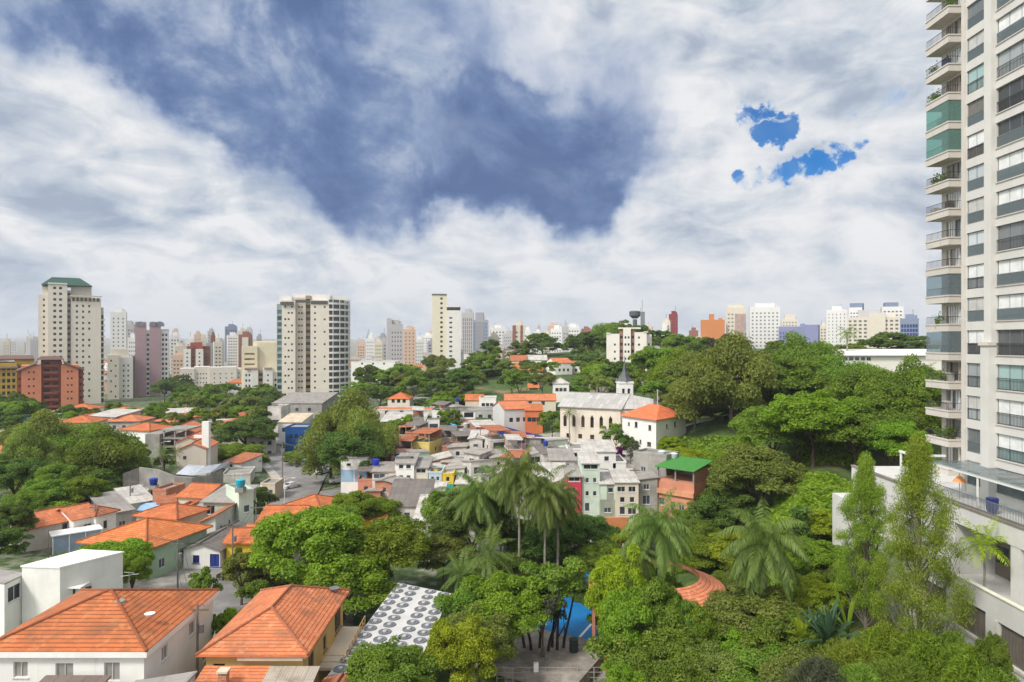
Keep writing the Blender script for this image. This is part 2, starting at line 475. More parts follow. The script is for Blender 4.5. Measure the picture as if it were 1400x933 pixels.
def ground_n(X, Y):
    X, Y = np.asarray(X, float), np.asarray(Y, float)
    Yc = np.maximum(Y, 40); a = np.clip(X / Yc * FPX / 700, -1.4, 1.35)
    q = np.stack([a.ravel(), np.log(Yc).ravel()], 1)
    z = _phi(q, _c) @ _w[:_n] + _w[_n] + q @ _w[_n + 1:]
    return z.reshape(X.shape)
def ground(X, Y): return float(ground_n([X], [Y])[0])
# ------------------------------------------------------------------ ground sheet
def ground_material():
    m, t, b, o = newmat('ground')
    g = N('ShaderNodeNewGeometry', t)
    pos = g.outputs['Position']
    a = noise(pos, .045, 7, .62, tree=t); a2 = noise(pos, .5, 6, .65, tree=t); a3 = noise(pos, 2.5, 4, .6, tree=t)
    grass = mixc(smooth(a2, .35, .68, tree=t), (.030, .062, .010), (.075, .125, .020), t)
    soil = mixc(a3, (.20, .12, .07), (.30, .19, .12), t)
    conc = mixc(smooth(a2, .35, .65, tree=t), (.20, .185, .165), (.34, .32, .29), t)
    at = N('ShaderNodeAttribute', t); at.attribute_name = 'built'
    soilmix = mixc(smooth(a, .60, .72, 0, .8, tree=t), grass, soil, t)
    L(mixc(smooth(mth('ADD', at.outputs['Fac'], mth('MULTIPLY', mth('SUBTRACT', a2, .5, t), .7, t), t), .35, .65, tree=t), soilmix, conc, t), b.inputs['Base Color'], t)
    b.inputs['Roughness'].default_value = .95
    bu = N('ShaderNodeBump', t); bu.inputs['Strength'].default_value = .4; bu.inputs['Distance'].default_value = .2
    L(a3, bu.inputs['Height'], t); L(bu.outputs[0], b.inputs['Normal'], t)
    return m
def built_ground():
    rows = [-160, 5] + list(np.exp(np.linspace(math.log(28), math.log(7000), 300)))
    cols = np.linspace(-1.22, 1.22, 230)
    XX = np.array([[c * max(y, 28) * (1 if y > 20 else 9 if y < 0 else 3) for c in cols] for y in rows]); YY = np.array([[y] * len(cols) for y in rows], float)
    ZZ = ground_n(XX, YY)
    n = len(cols)
    me = bpy.data.meshes.new('ground')
    v = np.stack([XX, YY, ZZ], -1).reshape(-1, 3)
    f = [(r * n + c, r * n + c + 1, (r + 1) * n + c + 1, (r + 1) * n + c) for r in range(len(rows) - 1) for c in range(n - 1)]
    me.from_pydata(v.tolist(), [], f)
    at_ = me.attributes.new('built', 'FLOAT', 'POINT')
    X, Y, Z = v[:, 0], v[:, 1], v[:, 2]
    pxx = CX + X / np.maximum(Y, 28) * FPX
    u = np.where((pxx < 600) & (Y < 700), .42, 0) + np.where((pxx > 470) & (pxx < 900) & (Y > 100) & (Y < 190) & (Z < 7.5), .9, 0)
    u += np.where((pxx < 480) & (pxx > 120) & (Y > 70) & (Y < 130), .35, 0) + np.where(Y > 700, .55, 0)
    u += np.where((pxx > 690) & (pxx < 835) & (Y < 73), .9, 0)
    at_.data.foreach_set('value', u.astype(np.float32))
    me.polygons.foreach_set('use_smooth', [True] * len(f))
    me.materials.append(ground_material())
    o = add_obj('ground', me); o['kind'] = 'structure'
built_ground()

def structure(name, mb, m):
    o = part(name, mb, m, None); o['kind'] = 'structure'; return o
def strip(name, pts, width, m, lift=.10, thick=None, step=2.5):
    pts = [Vector((*p, 0)) for p in pts]
    out = []
    for a, b in zip(pts, pts[1:]):
        k = max(1, int((b - a).length / step))
        out += [a.lerp(b, i / k) for i in range(k)]
    out.append(pts[-1])
    if len(pts) > 2:
        for _ in range(6):
            out = [out[0]] + [(out[i - 1] + out[i] * 2 + out[i + 1]) / 4 for i in range(1, len(out) - 1)] + [out[-1]]
    mb = MB(); prev = None
    for i, p in enumerate(out):
        d = (out[min(i + 1, len(out) - 1)] - out[max(i - 1, 0)]).normalized(); nrm = Vector((d.y, -d.x, 0))
        row = [p + nrm * (width * s) for s in (-.5, -.17, .17, .5)]
        z = max(ground(q.x, q.y) for q in row) + lift
        cur = [(q.x, q.y, z) for q in row]
        if prev:
            for k in range(3): mb.add([prev[k], prev[k + 1], cur[k + 1], cur[k]])
            if thick:
                for k, s in ((0, 1), (3, -1)):
                    q = [prev[k], cur[k], (cur[k][0], cur[k][1], cur[k][2] - thick), (prev[k][0], prev[k][1], prev[k][2] - thick)]
                    mb.add(q if s > 0 else q[::-1])
        prev = cur
    return structure(name, mb, m)
def asphalt():
    m, t, b, o = newmat('asphalt')
    g = N('ShaderNodeNewGeometry', t)
    a = noise(g.outputs['Position'], .35, 7, .65, tree=t); a2 = noise(g.outputs['Position'], 6, 3, .6, tree=t)
    c = mixc(smooth(a, .38, .66, tree=t), (.19, .18, .178), (.28, .265, .26), t)
    L(mixc(mth('MULTIPLY', a2, .3, t), c, (.08, .08, .08), t), b.inputs['Base Color'], t); b.inputs['Roughness'].default_value = .9
    return m
M_ASPH = asphalt()
M_PAVE = paint((.42, .40, .37), wear=.3, streak=.2)
gx = lambda px, Y: (xat(px, Y), Y)
strip('road', [gx(445, 205), gx(437, 178), gx(418, 158), gx(405, 140), gx(385, 126), gx(362, 113), gx(340, 100), gx(322, 86), gx(300, 76), gx(285, 64)], 8.5, M_ASPH, .12)
strip('side_road', [gx(368, 215), gx(366, 192), gx(376, 176), gx(394, 160), gx(412, 148)], 6.5, M_ASPH, .14)
strip('road_to_hill', [gx(412, 141), gx(440, 140), gx(475, 146), gx(520, 150)], 6, M_ASPH, .16)
strip('pavement', [gx(378, 200), gx(384, 180), gx(402, 168), gx(414, 163), gx(424, 169), gx(432, 182), gx(436, 200)], 2.6, M_PAVE, .26, .2)
strip('pavement_near', [gx(350, 198), gx(352, 186), gx(362, 170), gx(380, 155), gx(384, 146)], 2.0, M_PAVE, .26, .2)
strip('hill_road', [gx(905, 168), gx(960, 165), gx(1030, 160), gx(1100, 158), gx(1180, 160), gx(1270, 150)], 7, M_ASPH, .25)
strip('hill_pavement', [gx(915, 156), gx(960, 154), gx(1020, 152), gx(1100, 150)], 2.2, M_PAVE, .3, .2)

# ------------------------------------------------------------------ haze: even thin air round the whole place
hz = MB().box(-9500, -180, -40, 9500, 7600, 118).mesh('haze', bpy.data.materials.new('haze'))
hm = hz.materials[0]; hm.use_nodes = True; hm.node_tree.nodes.clear()
_o = hm.node_tree.nodes.new('ShaderNodeOutputMaterial'); _v = hm.node_tree.nodes.new('ShaderNodeVolumePrincipled')
_v.inputs['Color'].default_value = (.86, .91, 1.0, 1); _v.inputs['Density'].default_value = .00012
_v.inputs['Anisotropy'].default_value = .0
hm.node_tree.links.new(_v.outputs[0], _o.inputs['Volume'])
ho = add_obj('haze', hz); ho['kind'] = 'stuff'

# ------------------------------------------------------------------ foliage meshes
def leaf_mesh(name, C, Nn, size, tint, m, asp=.55, T=None):
    n = len(C); rng = np.random.default_rng(n)
    Nn = Nn / np.maximum(np.linalg.norm(Nn, axis=1, keepdims=True), 1e-6)
    if T is None: T = rng.normal(size=(n, 3))
    T = T - Nn * (T * Nn).sum(1, keepdims=True); T /= np.maximum(np.linalg.norm(T, axis=1, keepdims=True), 1e-6)
    B = np.cross(Nn, T)
    s = np.asarray(size).reshape(-1, 1) * np.ones((n, 1)); droop = Nn * s * .22
    V = np.stack([C - T * s - droop, C + B * s * asp + droop * .6, C + T * s - droop, C - B * s * asp + droop * .6], 1).reshape(-1, 3)
    me = bpy.data.meshes.new(name)
    me.vertices.add(4 * n); me.vertices.foreach_set('co', V.astype(np.float32).ravel())
    me.loops.add(4 * n); me.loops.foreach_set('vertex_index', np.arange(4 * n, dtype=np.int32))
    me.polygons.add(n); me.polygons.foreach_set('loop_start', np.arange(0, 4 * n, 4, dtype=np.int32))
    try: me.polygons.foreach_set('loop_total', np.full(n, 4, dtype=np.int32))
    except Exception: pass
    a = me.attributes.new('tint', 'FLOAT', 'FACE'); a.data.foreach_set('value', np.clip(tint, 0, 1).astype(np.float32))
    me.materials.append(m); me.update(calc_edges=True); me.validate()
    return me
def clumps_to_leaves(cen, rad, per, size, seed, up=.45, flat=.75, fill=.35):
    rng = np.random.default_rng(seed)
    C, Nn, T = [], [], []
    for c, r in zip(cen, rad):
        k = max(8, int(per * (r / rad.mean()) ** 2))
        d = rng.normal(size=(k, 3)); d /= np.linalg.norm(d, axis=1, keepdims=True)
        d[:, 2] = np.where(d[:, 2] < -.3, -d[:, 2] * .7, d[:, 2])
        rr = r * np.where(rng.random(k) < fill, rng.random(k) ** .5, .82 + .3 * rng.random(k))
        p = d * rr[:, None]; p[:, 2] *= flat
        C.append(c + p); nn = d * .75 + np.array([0, 0, up]) + rng.normal(size=(k, 3)) * .58
        Nn.append(nn); T.append(np.full(k, rng.random() * .7) + rng.random(k) * .3)
    return np.concatenate(C), np.concatenate(Nn), size * (.7 + .6 * np.random.default_rng(seed + 1).random(sum(map(len, C)))), np.concatenate(T)
LG = {  # foliage colours: dark and light leaf of each kind
    'bright': leaf((.120, .200, .014), (.260, .370, .028)),
    'mid': leaf((.098, .172, .018), (.228, .318, .040)),
    'dark': leaf((.064, .122, .022), (.158, .228, .048)),
    'olive': leaf((.125, .168, .030), (.258, .298, .064)),
    'lime': leaf((.200, .270, .012), (.370, .430, .026)),
    'palm': leaf((.095, .150, .030), (.225, .290, .072)),
    'poplar': leaf((.150, .230, .018), (.300, .375, .040)),
    'blue': leaf((.075, .150, .085), (.19, .30, .19)),
    'purple': leaf((.16, .02, .14), (.34, .05, .30)),
    'gray': leaf((.05, .06, .035), (.11, .12, .07)),
}
PROTO = {}
def crown(kind, seed, R_=1.0, lob=22, per=150, size=.07, squash=.8, base=.0, shape='round'):
    """unit crown: width 2, bottom at z=0"""
    rng = np.random.default_rng(seed)
    cen, rad = [], []
    sub = rng.normal(size=(5, 3)); sub /= np.linalg.norm(sub, axis=1, keepdims=True)
    for i in range(lob):
        d = rng.normal(size=3); d /= np.linalg.norm(d)
        if d[2] < -.35: d[2] = abs(d[2])
        r = (.32 + .58 * rng.random() ** .40) * (.78 + .3 * max((sub @ d).max(), 0))
        p = d * r
        if shape == 'umbrella':
            a = rng.random() * 6.283; q = rng.random() ** .55 * .86
            p = np.array([math.cos(a) * q, math.sin(a) * q, .58 - .50 * q * q + rng.normal() * .11 - (.30 if rng.random() < .3 else 0)])
            rr = .17 + .14 * rng.random(); cen.append(p); rad.append(rr); continue
        p[2] = p[2] * squash + squash
        out_ = rng.random() < .22; cen.append(p * (1.12 if out_ else 1)); rad.append((.10 if out_ else .13) + .16 * rng.random())
    cen, rad = np.array(cen), np.array(rad)
    C, Nn, s, T = clumps_to_leaves(cen, rad, per, size, seed + 7, flat=.8 if shape == 'umbrella' else .85)
    return C, Nn, s, T, cen, rad
def trunk_mesh(name, h, cen, r0, m, seed=0, limbs=7, lean=0.0, sx=1.0):
    rng = random.Random(seed); mb = MB()
    top = Vector((lean * h, 0, h))
    mb.tube([(0, 0, -.6), (lean * h * .3, .02 * h, h * .4), tuple(top)], [r0 * 1.25, r0, r0 * .72], 8)
    idx = list(range(len(cen))); rng.shuffle(idx)
    for i in idx[:limbs]:
        c = Vector(cen[i]); st = top.lerp(Vector((lean * h * .3, .02 * h, h * .4)), rng.random() * .5)
        mid = st.lerp(c, .5) + Vector((rng.uniform(-.1, .1), rng.uniform(-.1, .1), .12)) * (c - st).length
        mb.tube([tuple(st), tuple(mid), tuple(c)], [r0 * .55, r0 * .34, r0 * .12], 6)
    return mb.mesh(name, m)
# crown prototypes are unit meshes; a tree scales them to its own width and height
def make_proto(key, col, seed, lob, per, size, shape='round', squash=.8):
    C, Nn, s, T, cen, rad = crown(col, seed, 1, lob, per, size, squash, shape=shape)
    PROTO[key] = (leaf_mesh('crown', C, Nn, s, T, LG[col]), cen, shape, squash)
for col in ('bright', 'mid', 'dark', 'olive', 'lime'):
    for k in range(2):
        make_proto((col, 'near', k), col, 11 + k * 3 + len(col), 78, 360, .032)
        make_proto((col, 'far', k), col, 31 + k * 3 + len(col), 30, 200, .055)
for k in range(2):
    make_proto(('mid', 'umbrella', k), 'mid', 71 + k, 64, 520, .024, 'umbrella')
    make_proto(('bright', 'umbrella', k), 'bright', 81 + k, 64, 520, .024, 'umbrella')
    make_proto(('olive', 'umbrella', k), 'olive', 91 + k, 60, 520, .024, 'umbrella')
make_proto(('gray', 'far', 0), 'gray', 5, 20, 60, .07)
make_proto(('purple', 'far', 0), 'purple', 6, 18, 70, .10)
_tn = [0]; TREES = []
TGROUP = 'trees of the hillside and gardens'
CNAME = {'bright': 'bright green', 'mid': 'mid green', 'dark': 'dark green', 'olive': 'olive green', 'lime': 'yellow green', 'gray': 'grey green', 'purple': 'purple flowering'}
def tree(px, Y, pytop, wpx, col='mid', form='far', trunk=.30, base=None, bark=None, lean=0.0, name='broadleaf_tree', words=None, cat='tree', group=TGROUP, label=None, wide=1.0):
    _tn[0] += 1; k = _tn[0] % 2
    if (col, form, k) not in PROTO: k = 0
    me, cen, shape, sq = PROTO[(col, form, k)]
    X = xat(px, Y); gz = ground(X, Y) if base is None else base
    H = max(2.0, zat(pytop, Y) - gz); W = wpx / FPX * Y
    trunk = trunk if form == 'umbrella' else trunk * min(1, max(.25, 1.15 * H / W - .25)); hb = H * trunk; hc = (H - hb) / (1.72 if shape == 'round' else .80)
    lo = .46 if shape == 'umbrella' else .76 if form == 'near' else .66
    if H < lo * W: gz -= lo * W - H; H = lo * W
    rng = random.Random(_tn[0])
    rz = rng.random() * 6.28
    if words is None:
        kindw = {'near': 'bushy broadleaf tree', 'far': 'rounded broadleaf tree', 'umbrella': 'spreading flat topped tree'}[form]
        words = f"{CNAME[col]} {kindw}"
    r = thing(name, label or words, cat, (X, Y, gz), 0, group, None if label else (X, Y, gz + H * .7))
    sx = W / 2 * (1 / 1.02); szc = hc
    c = add_obj('crown', me, r, (lean * H * .4, 0, hb if shape == 'round' else hb - .05 * hc), rz)
    c.scale = (sx, sx * wide, szc)
    cw = [(math.cos(rz) * p[0] * sx - math.sin(rz) * p[1] * sx + lean * H * .4, math.sin(rz) * p[0] * sx + math.cos(rz) * p[1] * sx, hb + p[2] * szc) for p in cen]
    tm = trunk_mesh('trunk', hb * 1.05 + hc * .3, cw, max(.10, H * .022), bark or M_BARK, _tn[0], 9 if form != 'far' else 5, lean * .3)
    TREES.append((wpx * (H / W) * wpx, r, c, add_obj('trunk', tm, r), col))
    return r

def frond_leaves(path, llen, n, rng, hang=.5, width=.035, spread=1.0):
    """leaflets either side of a rachis path"""
    C, Nn, T, S_ = [], [], [], []
    path = [Vector(p) for p in path]
    for i in range(n):
        t = (i + .5) / n * (len(path) - 1); k = min(int(t), len(path) - 2); p = path[k].lerp(path[k + 1], t - k)
        d = (path[k + 1] - path[k]).normalized(); side = d.cross(Vector((0, 0, 1)))
        if side.length < 1e-3: side = Vector((1, 0, 0))
        side.normalize()
        u = (i + .5) / n
        l = llen * (math.sin(math.pi * min(1, .12 + u * .85)) ** .6)
        for sgn in (-1, 1):
            v = (side * sgn * spread + d * .55 + Vector((0, 0, -hang * (.5 + rng.random() * .8))) + Vector((rng.uniform(-.15, .15), rng.uniform(-.15, .15), rng.uniform(-.15, .15)))).normalized()
            C.append(p + v * l * .5); T.append(v); S_.append(l * .5)
            nn = v.cross(d); nn = nn if nn.z > 0 else -nn
            Nn.append(nn)
    return C, Nn, T, S_
def palm_mesh(seed, nf=24, fl=3.6, n=34, droop=1.0, upmin=-.35, m='palm', llen=.85, hang=.7, asp=.075):
    rng = random.Random(seed); C, Nn, T, S_, ti = [], [], [], [], []
    for i in range(nf):
        a = i * 2.39996 + rng.uniform(-.2, .2); e = R(80) * (1 - (i + .5) / nf) + R(-30) * ((i + .5) / nf) + rng.uniform(-.12, .12)
        e = max(e, upmin)
        dir_ = Vector((math.cos(a) * math.cos(e), math.sin(a) * math.cos(e), math.sin(e)))
        l = fl * rng.uniform(.85, 1.1); p = Vector((0, 0, 0)); path = [p.copy()]
        v = dir_.copy()
        for k in range(8):
            p = p + v * l / 8; path.append(p.copy()); v = (v + Vector((0, 0, -.21 * droop))).normalized()
        c, nn, t, s = frond_leaves(path, llen, n, rng, hang)
        C += c; Nn += nn; T += t; S_ += s; tt = rng.random() * .6; ti += [tt + rng.random() * .4 for _ in c]
    A = lambda q: np.array([tuple(x) for x in q])
    return leaf_mesh('crown', A(C), A(Nn), np.array(S_), np.array(ti), LG[m], asp, A(T))
PALMS = {'tall': [palm_mesh(1, 46, 5.0, 70, 1.6, -.7, llen=1.1, hang=1.5, asp=.075), palm_mesh(2, 44, 4.8, 68, 1.55, -.7, llen=1.1, hang=1.5, asp=.075)],
         'arch': [palm_mesh(3, 22, 4.4, 44, .85, -.1, llen=.9, hang=.35, asp=.10)],
         'small': [palm_mesh(4, 16, 2.4, 22, 1.0, -.4, llen=.6, hang=.5, asp=.11)]}
M_DEADLEAF = plain((.25, .19, .10), .9)
def palm(px, Y, pytop, kind='tall', scale=1.0, label='', rt=.16, rz=0.0, skirt=False, base=None):
    X = xat(px, Y); gz = ground(X, Y) if base is None else base; H = zat(pytop, Y) - gz
    r = thing('palm_tree', label, 'palm tree', (X, Y, gz), 0, 'palm trees')
    hc = H - (1.3 if kind != 'small' else .7) * scale
    c = add_obj('crown', PALMS[kind][int(px) % len(PALMS[kind])], r, (0, 0, hc), rz); c.scale = (scale,) * 3
    mb = MB().tube([(0, 0, -.5), (.1, .05, hc * .5), (0, 0, hc)], [rt * 1.35, rt, rt * .85], 9)
    part('trunk', mb, M_PALE_BARK, r)
    if skirt:
        rng = random.Random(int(px)); mb = MB()
        for i in range(26):
            a = rng.random() * 6.28; l = rng.uniform(1.4, 3.0) * scale; w = rng.uniform(.15, .4)
            p0 = Vector((math.cos(a) * rt, math.sin(a) * rt, hc - .1)); p1 = p0 + Vector((math.cos(a) * w * 1.4, math.sin(a) * w * 1.4, -.2)); p2 = p1 + Vector((math.cos(a) * .25, math.sin(a) * .25, -l))
            mb.tube([p0, p1, p2], [.05, .09, .02], 4)
        part('dead_fronds', mb, M_DEADLEAF, r)
    return r
# ------------------------------------------------------------------ building kit
WCACHE = {}
def window(parent, x, y, z, rz, w, h, depth=.15, full=True, gl=None, fr=None, name='window', blind=None):
    gl = gl or M_GLASS; fr = fr or M_FRAME
    key = (round(w, 2), round(h, 2), round(depth, 2), full, id(gl), id(fr))
    if key not in WCACHE:
        p = MB(); p.add([(-w / 2, depth - .03, 0), (w / 2, depth - .03, 0), (w / 2, depth - .03, h), (-w / 2, depth - .03, h)])
        pm = p.mesh('pane', gl)
        f = MB(); a, y0, y1 = .06, depth - .09, depth - .035
        if full:
            f.box(-w / 2, y0, 0, w / 2, y1, a); f.box(-w / 2, y0, h - a, w / 2, y1, h)
            f.box(-w / 2, y0, a, -w / 2 + a, y1, h - a); f.box(w / 2 - a, y0, a, w / 2, y1, h - a)
            if w > .9: f.box(-.025, y0, a, .025, y1, h - a)
            f.box(-w / 2 - .08, -.07, -.09, w / 2 + .08, depth - .1, -.004)
        WCACHE[key] = (f.mesh('window', fr) if full else None, pm)
    fm, pm = WCACHE[key]
    if full:
        o = add_obj(name, fm, parent, (x, y, z), rz); add_obj('pane', pm, o)
    else:
        o = add_obj(name, pm, parent, (x, y, z), rz)
    return o
def poly_walls(root, pts, z0, z1, m, wins=None, depth=.15, full=True, gl=None, fr=None, name='wall', cap=True, limit=100, capz=None, wname='window'):
    """walls of a polygon footprint (CCW from above) with real openings; wins = {edge: [(s_mid, sill_z, w, h)]}"""
    wins = wins or {}
    mb = MB(); todo = []
    for i, a in enumerate(pts):
        b = pts[(i + 1) % len(pts)]
        L_ = math.hypot(b[0] - a[0], b[1] - a[1]); ang = math.atan2(b[1] - a[1], b[0] - a[0])
        hs = []
        for (s, t, w, h) in wins.get(i, []):
            if s - w / 2 < .05 or s + w / 2 > L_ - .05 or t + h > z1 - .02: continue
            hs.append((s - w / 2, s + w / 2, t, t + h))
            todo.append((a[0] + math.cos(ang) * s, a[1] + math.sin(ang) * s, t, ang, w, h))
        mb.wall(a, b, z0, z1, hs, depth)
    if cap: mb.add([(p[0], p[1], z1 if capz is None else capz) for p in pts])
    part(name, mb, m, root)
    done = todo[:limit]
    for x, y, z, r, w, h in done: window(root, x, y, z, r, w, h, depth, full, gl, fr, wname)
    rest = todo[limit:]
    if rest:
        q = MB()
        for x, y, z, r, w, h in rest:
            c, s = math.cos(r), math.sin(r); P_ = lambda a, t: (x + c * a - s * (depth - .03), y + s * a + c * (depth - .03), t)
            q.add([P_(-w / 2, z), P_(w / 2, z), P_(w / 2, z + h), P_(-w / 2, z + h)])
        o = part(wname, q, gl or M_GLASS, root); o['kind'] = 'stuff'
def rect(w, d, x0=None, y0=None):
    if x0 is None: return [(-w / 2, -d / 2), (w / 2, -d / 2), (w / 2, d / 2), (-w / 2, d / 2)]
    return [(x0, y0), (x0 + w, y0), (x0 + w, y0 + d), (x0, y0 + d)]
def slope_quad(mb, p, thick=.12):
    """one roof plane given eave-left, eave-right, then the upper points; UV in metres along the eave and up the slope"""
    p = [Vector(q) for q in p]
    u = (p[1] - p[0]).normalized(); n = (p[1] - p[0]).cross(p[-1] - p[0]).normalized(); v = n.cross(u)
    uv = [((q - p[0]).dot(u), (q - p[0]).dot(v)) for q in p]
    mb.add([tuple(q) for q in p], uv)
    low = [q - Vector((0, 0, thick)) for q in p]
    mb.add([tuple(q) for q in low[::-1]])
    k = len(p)
    for i in range(k):
        j = (i + 1) % k
        mb.add([tuple(low[i]), tuple(low[j]), tuple(p[j]), tuple(p[i])])
def roof(root, w, d, h, kind, pitch, m, over=.5, ridge='x', thick=.14, caps=True, xo=0, yo=0, capm=None, ends=None):
    """roof over a w x d rectangle whose walls end at height h"""
    mb = MB(); cp = MB()
    a, b = w / 2 + over, d / 2 + over; z = h + .02
    T = lambda q: (q[0] + xo, q[1] + yo, q[2])
    Q = lambda *p: slope_quad(mb, [T(q) for q in p], thick)
    if kind == 'shed':      # falls to the front
        zz = z + 2 * b * pitch
        Q((-a, -b, z), (a, -b, z), (a, b, zz), (-a, b, zz))
    elif kind == 'shed_back':
        zz = z + 2 * b * pitch
        Q((a, b, z), (-a, b, z), (-a, -b, zz), (a, -b, zz))
    elif kind == 'shed_left':
        zz = z + 2 * a * pitch
        Q((-a, b, z), (-a, -b, z), (a, -b, zz), (a, b, zz))
    elif kind == 'shed_right':
        zz = z + 2 * a * pitch
        Q((a, -b, z), (a, b, z), (-a, b, zz), (-a, -b, zz))
    elif kind == 'gable':
        if ridge == 'x':
            zz = z + b * pitch
            Q((-a, -b, z), (a, -b, z), (a, 0, zz), (-a, 0, zz)); Q((a, b, z), (-a, b, z), (-a, 0, zz), (a, 0, zz))
            cp.tube([T((-a, 0, zz + .03)), T((a, 0, zz + .03))], .11, 6)
        else:
            zz = z + a * pitch
            Q((a, -b, z), (a, b, z), (0, b, zz), (0, -b, zz)); Q((-a, b, z), (-a, -b, z), (0, -b, zz), (0, b, zz))
            cp.tube([T((0, -b, zz + .03)), T((0, b, zz + .03))], .11, 6)
    elif kind == 'hip':
        if a >= b:
            r = a - b; zz = z + b * pitch
            e1, e2 = (-r, 0, zz), (r, 0, zz)
            Q((-a, -b, z), (a, -b, z), e2, e1); Q((a, b, z), (-a, b, z), e1, e2)
            Q((a, -b, z), (a, b, z), e2); Q((-a, b, z), (-a, -b, z), e1)
            cr = [((-a, -b, z), e1), ((-a, b, z), e1), ((a, -b, z), e2), ((a, b, z), e2), (e1, e2)]
        else:
            r = b - a; zz = z + a * pitch
            e1, e2 = (0, -r, zz), (0, r, zz)
            Q((-a, -b, z), (a, -b, z), e1); Q((a, b, z), (-a, b, z), e2)
            Q((a, -b, z), (a, b, z), e2, e1); Q((-a, b, z), (-a, -b, z), e1, e2)
            cr = [((-a, -b, z), e1), ((a, -b, z), e1), ((-a, b, z), e2), ((a, b, z), e2), (e1, e2)]
        for p, q in cr:
            if (Vector(p) - Vector(q)).length > .1: cp.tube([T((p[0], p[1], p[2] + .03)), T((q[0], q[1], q[2] + .03))], .11, 6)
    o = part('roof', mb, m, root)
    if caps and cp.v: part('ridge_cap', cp, capm or m, o)
    return o
def gable_fill(root, w, d, h, pitch, m, ridge='x', over=.5):
    mb = MB()
    if ridge == 'x':
        zz = h + (d / 2 + over) * pitch - .14 - over * pitch * 0
        for s in (-1, 1):
            p = [(s * w / 2, -d / 2, h), (s * w / 2, d / 2, h), (s * w / 2, 0, h + (d / 2) * pitch)]
            mb.add(p if s > 0 else p[::-1])
    else:
        for s in (-1, 1):
            p = [(-w / 2, s * d / 2, h), (w / 2, s * d / 2, h), (0, s * d / 2, h + (w / 2) * pitch)]
            mb.add(p if s < 0 else p[::-1])
    part('gable', mb, m, root)
def rowwins(L_, n, sill, w, h, storeys=1, pitch=2.9, margin=.6):
    out = []
    for k in range(storeys):
        for i in range(n):
            out.append((margin + (L_ - 2 * margin) * (i + .5) / n, sill + k * pitch, w, h))
    return out
def house(label, loc, w, d, h, rz=0.0, wall=None, rk='hip', pitch=.35, rm=None, wins=None, over=.45, ridge='x', full=True, name='house', cat='house',
          group='houses of the neighbourhood', auto=None, gl=None, fr=None, doors=None, base=2.0):
    wall = wall or M_WHITE; rm = rm or M_TILE
    r = thing(name, label, cat, loc, rz, group, auto)
    flat = rk == 'flat'
    poly_walls(r, rect(w, d), -base, h, wall, wins, .14, full, gl, fr, capz=h - .25 if flat else h)
    if flat:
        q = MB()
        for x0, y0, x1, y1 in ((-w / 2 - .06, -d / 2 - .06, w / 2 + .06, -d / 2 + .14), (-w / 2 - .06, d / 2 - .14, w / 2 + .06, d / 2 + .06), (-w / 2 - .06, -d / 2 + .14, -w / 2 + .14, d / 2 - .14), (w / 2 - .14, -d / 2 + .14, w / 2 + .06, d / 2 - .14)):
            q.box(x0, y0, h - .003, x1, y1, h + .35)
        part('parapet', q, wall, r)
        q = MB().box(-w / 2 + .14, -d / 2 + .14, h - .24, w / 2 - .14, d / 2 - .14, h - .06); part('roof_slab', q, rm, r)
    else:
        roof(r, w, d, h, rk, pitch, rm, over, ridge)
        if rk == 'gable': gable_fill(r, w, d, h, pitch, wall, ridge)
        if rk.startswith('shed'):
            mb = MB(); b = d / 2; a = w / 2
            lo = over * pitch; f = {'shed': lambda x, y: (y + b) * pitch + lo, 'shed_back': lambda x, y: (b - y) * pitch + lo, 'shed_left': lambda x, y: (x + a) * pitch + lo, 'shed_right': lambda x, y: (a - x) * pitch + lo}[rk]
            c = rect(w, d)
            for i in range(4):
                p, q = c[i], c[(i + 1) % 4]
                mb.add([(*p, h), (*q, h), (*q, h + f(*q) - .13), (*p, h + f(*p) - .13)])
            part('gable', mb, wall, r)
    for (fx, fy, ang, dw, dh, dm) in (doors or []):
        o = part('door', MB().box(-dw / 2, -.05, 0, dw / 2, .02, dh), dm, r, (fx, fy, 0), ang)
    return r
def edge_house(label, A, B, ze, d, gz=None, **k):
    """house from two photo points on its front eave line at height ze (left, right) and its depth"""
    a, b = onz(*A, ze), onz(*B, ze)
    u = b - a; w = u.length; rz = math.atan2(u.y, u.x)
    n = Vector((-u.y, u.x, 0)).normalized(); c = (a + b) / 2 + n * d / 2
    gz = ground(c.x, c.y) if gz is None else gz
    ov = k.get('over', .45)
    return house(label, (c.x, c.y, gz), max(1.5, w - 2 * ov), max(1.5, d - 2 * ov), ze - gz, rz, **k)
def grid(L_, H, z0, n, ww, wh, fh=3.0, sill=1.0, margin=1.0, skip=lambda i, k: False, phase=0):
    out = []; fl = int((H - z0 - .6) / fh)
    for k in range(fl):
        for i in range(n):
            if skip(i, k): continue
            out.append((margin + (L_ - 2 * margin) * (i + .5) / n, z0 + k * fh + sill, ww, wh))
    return out
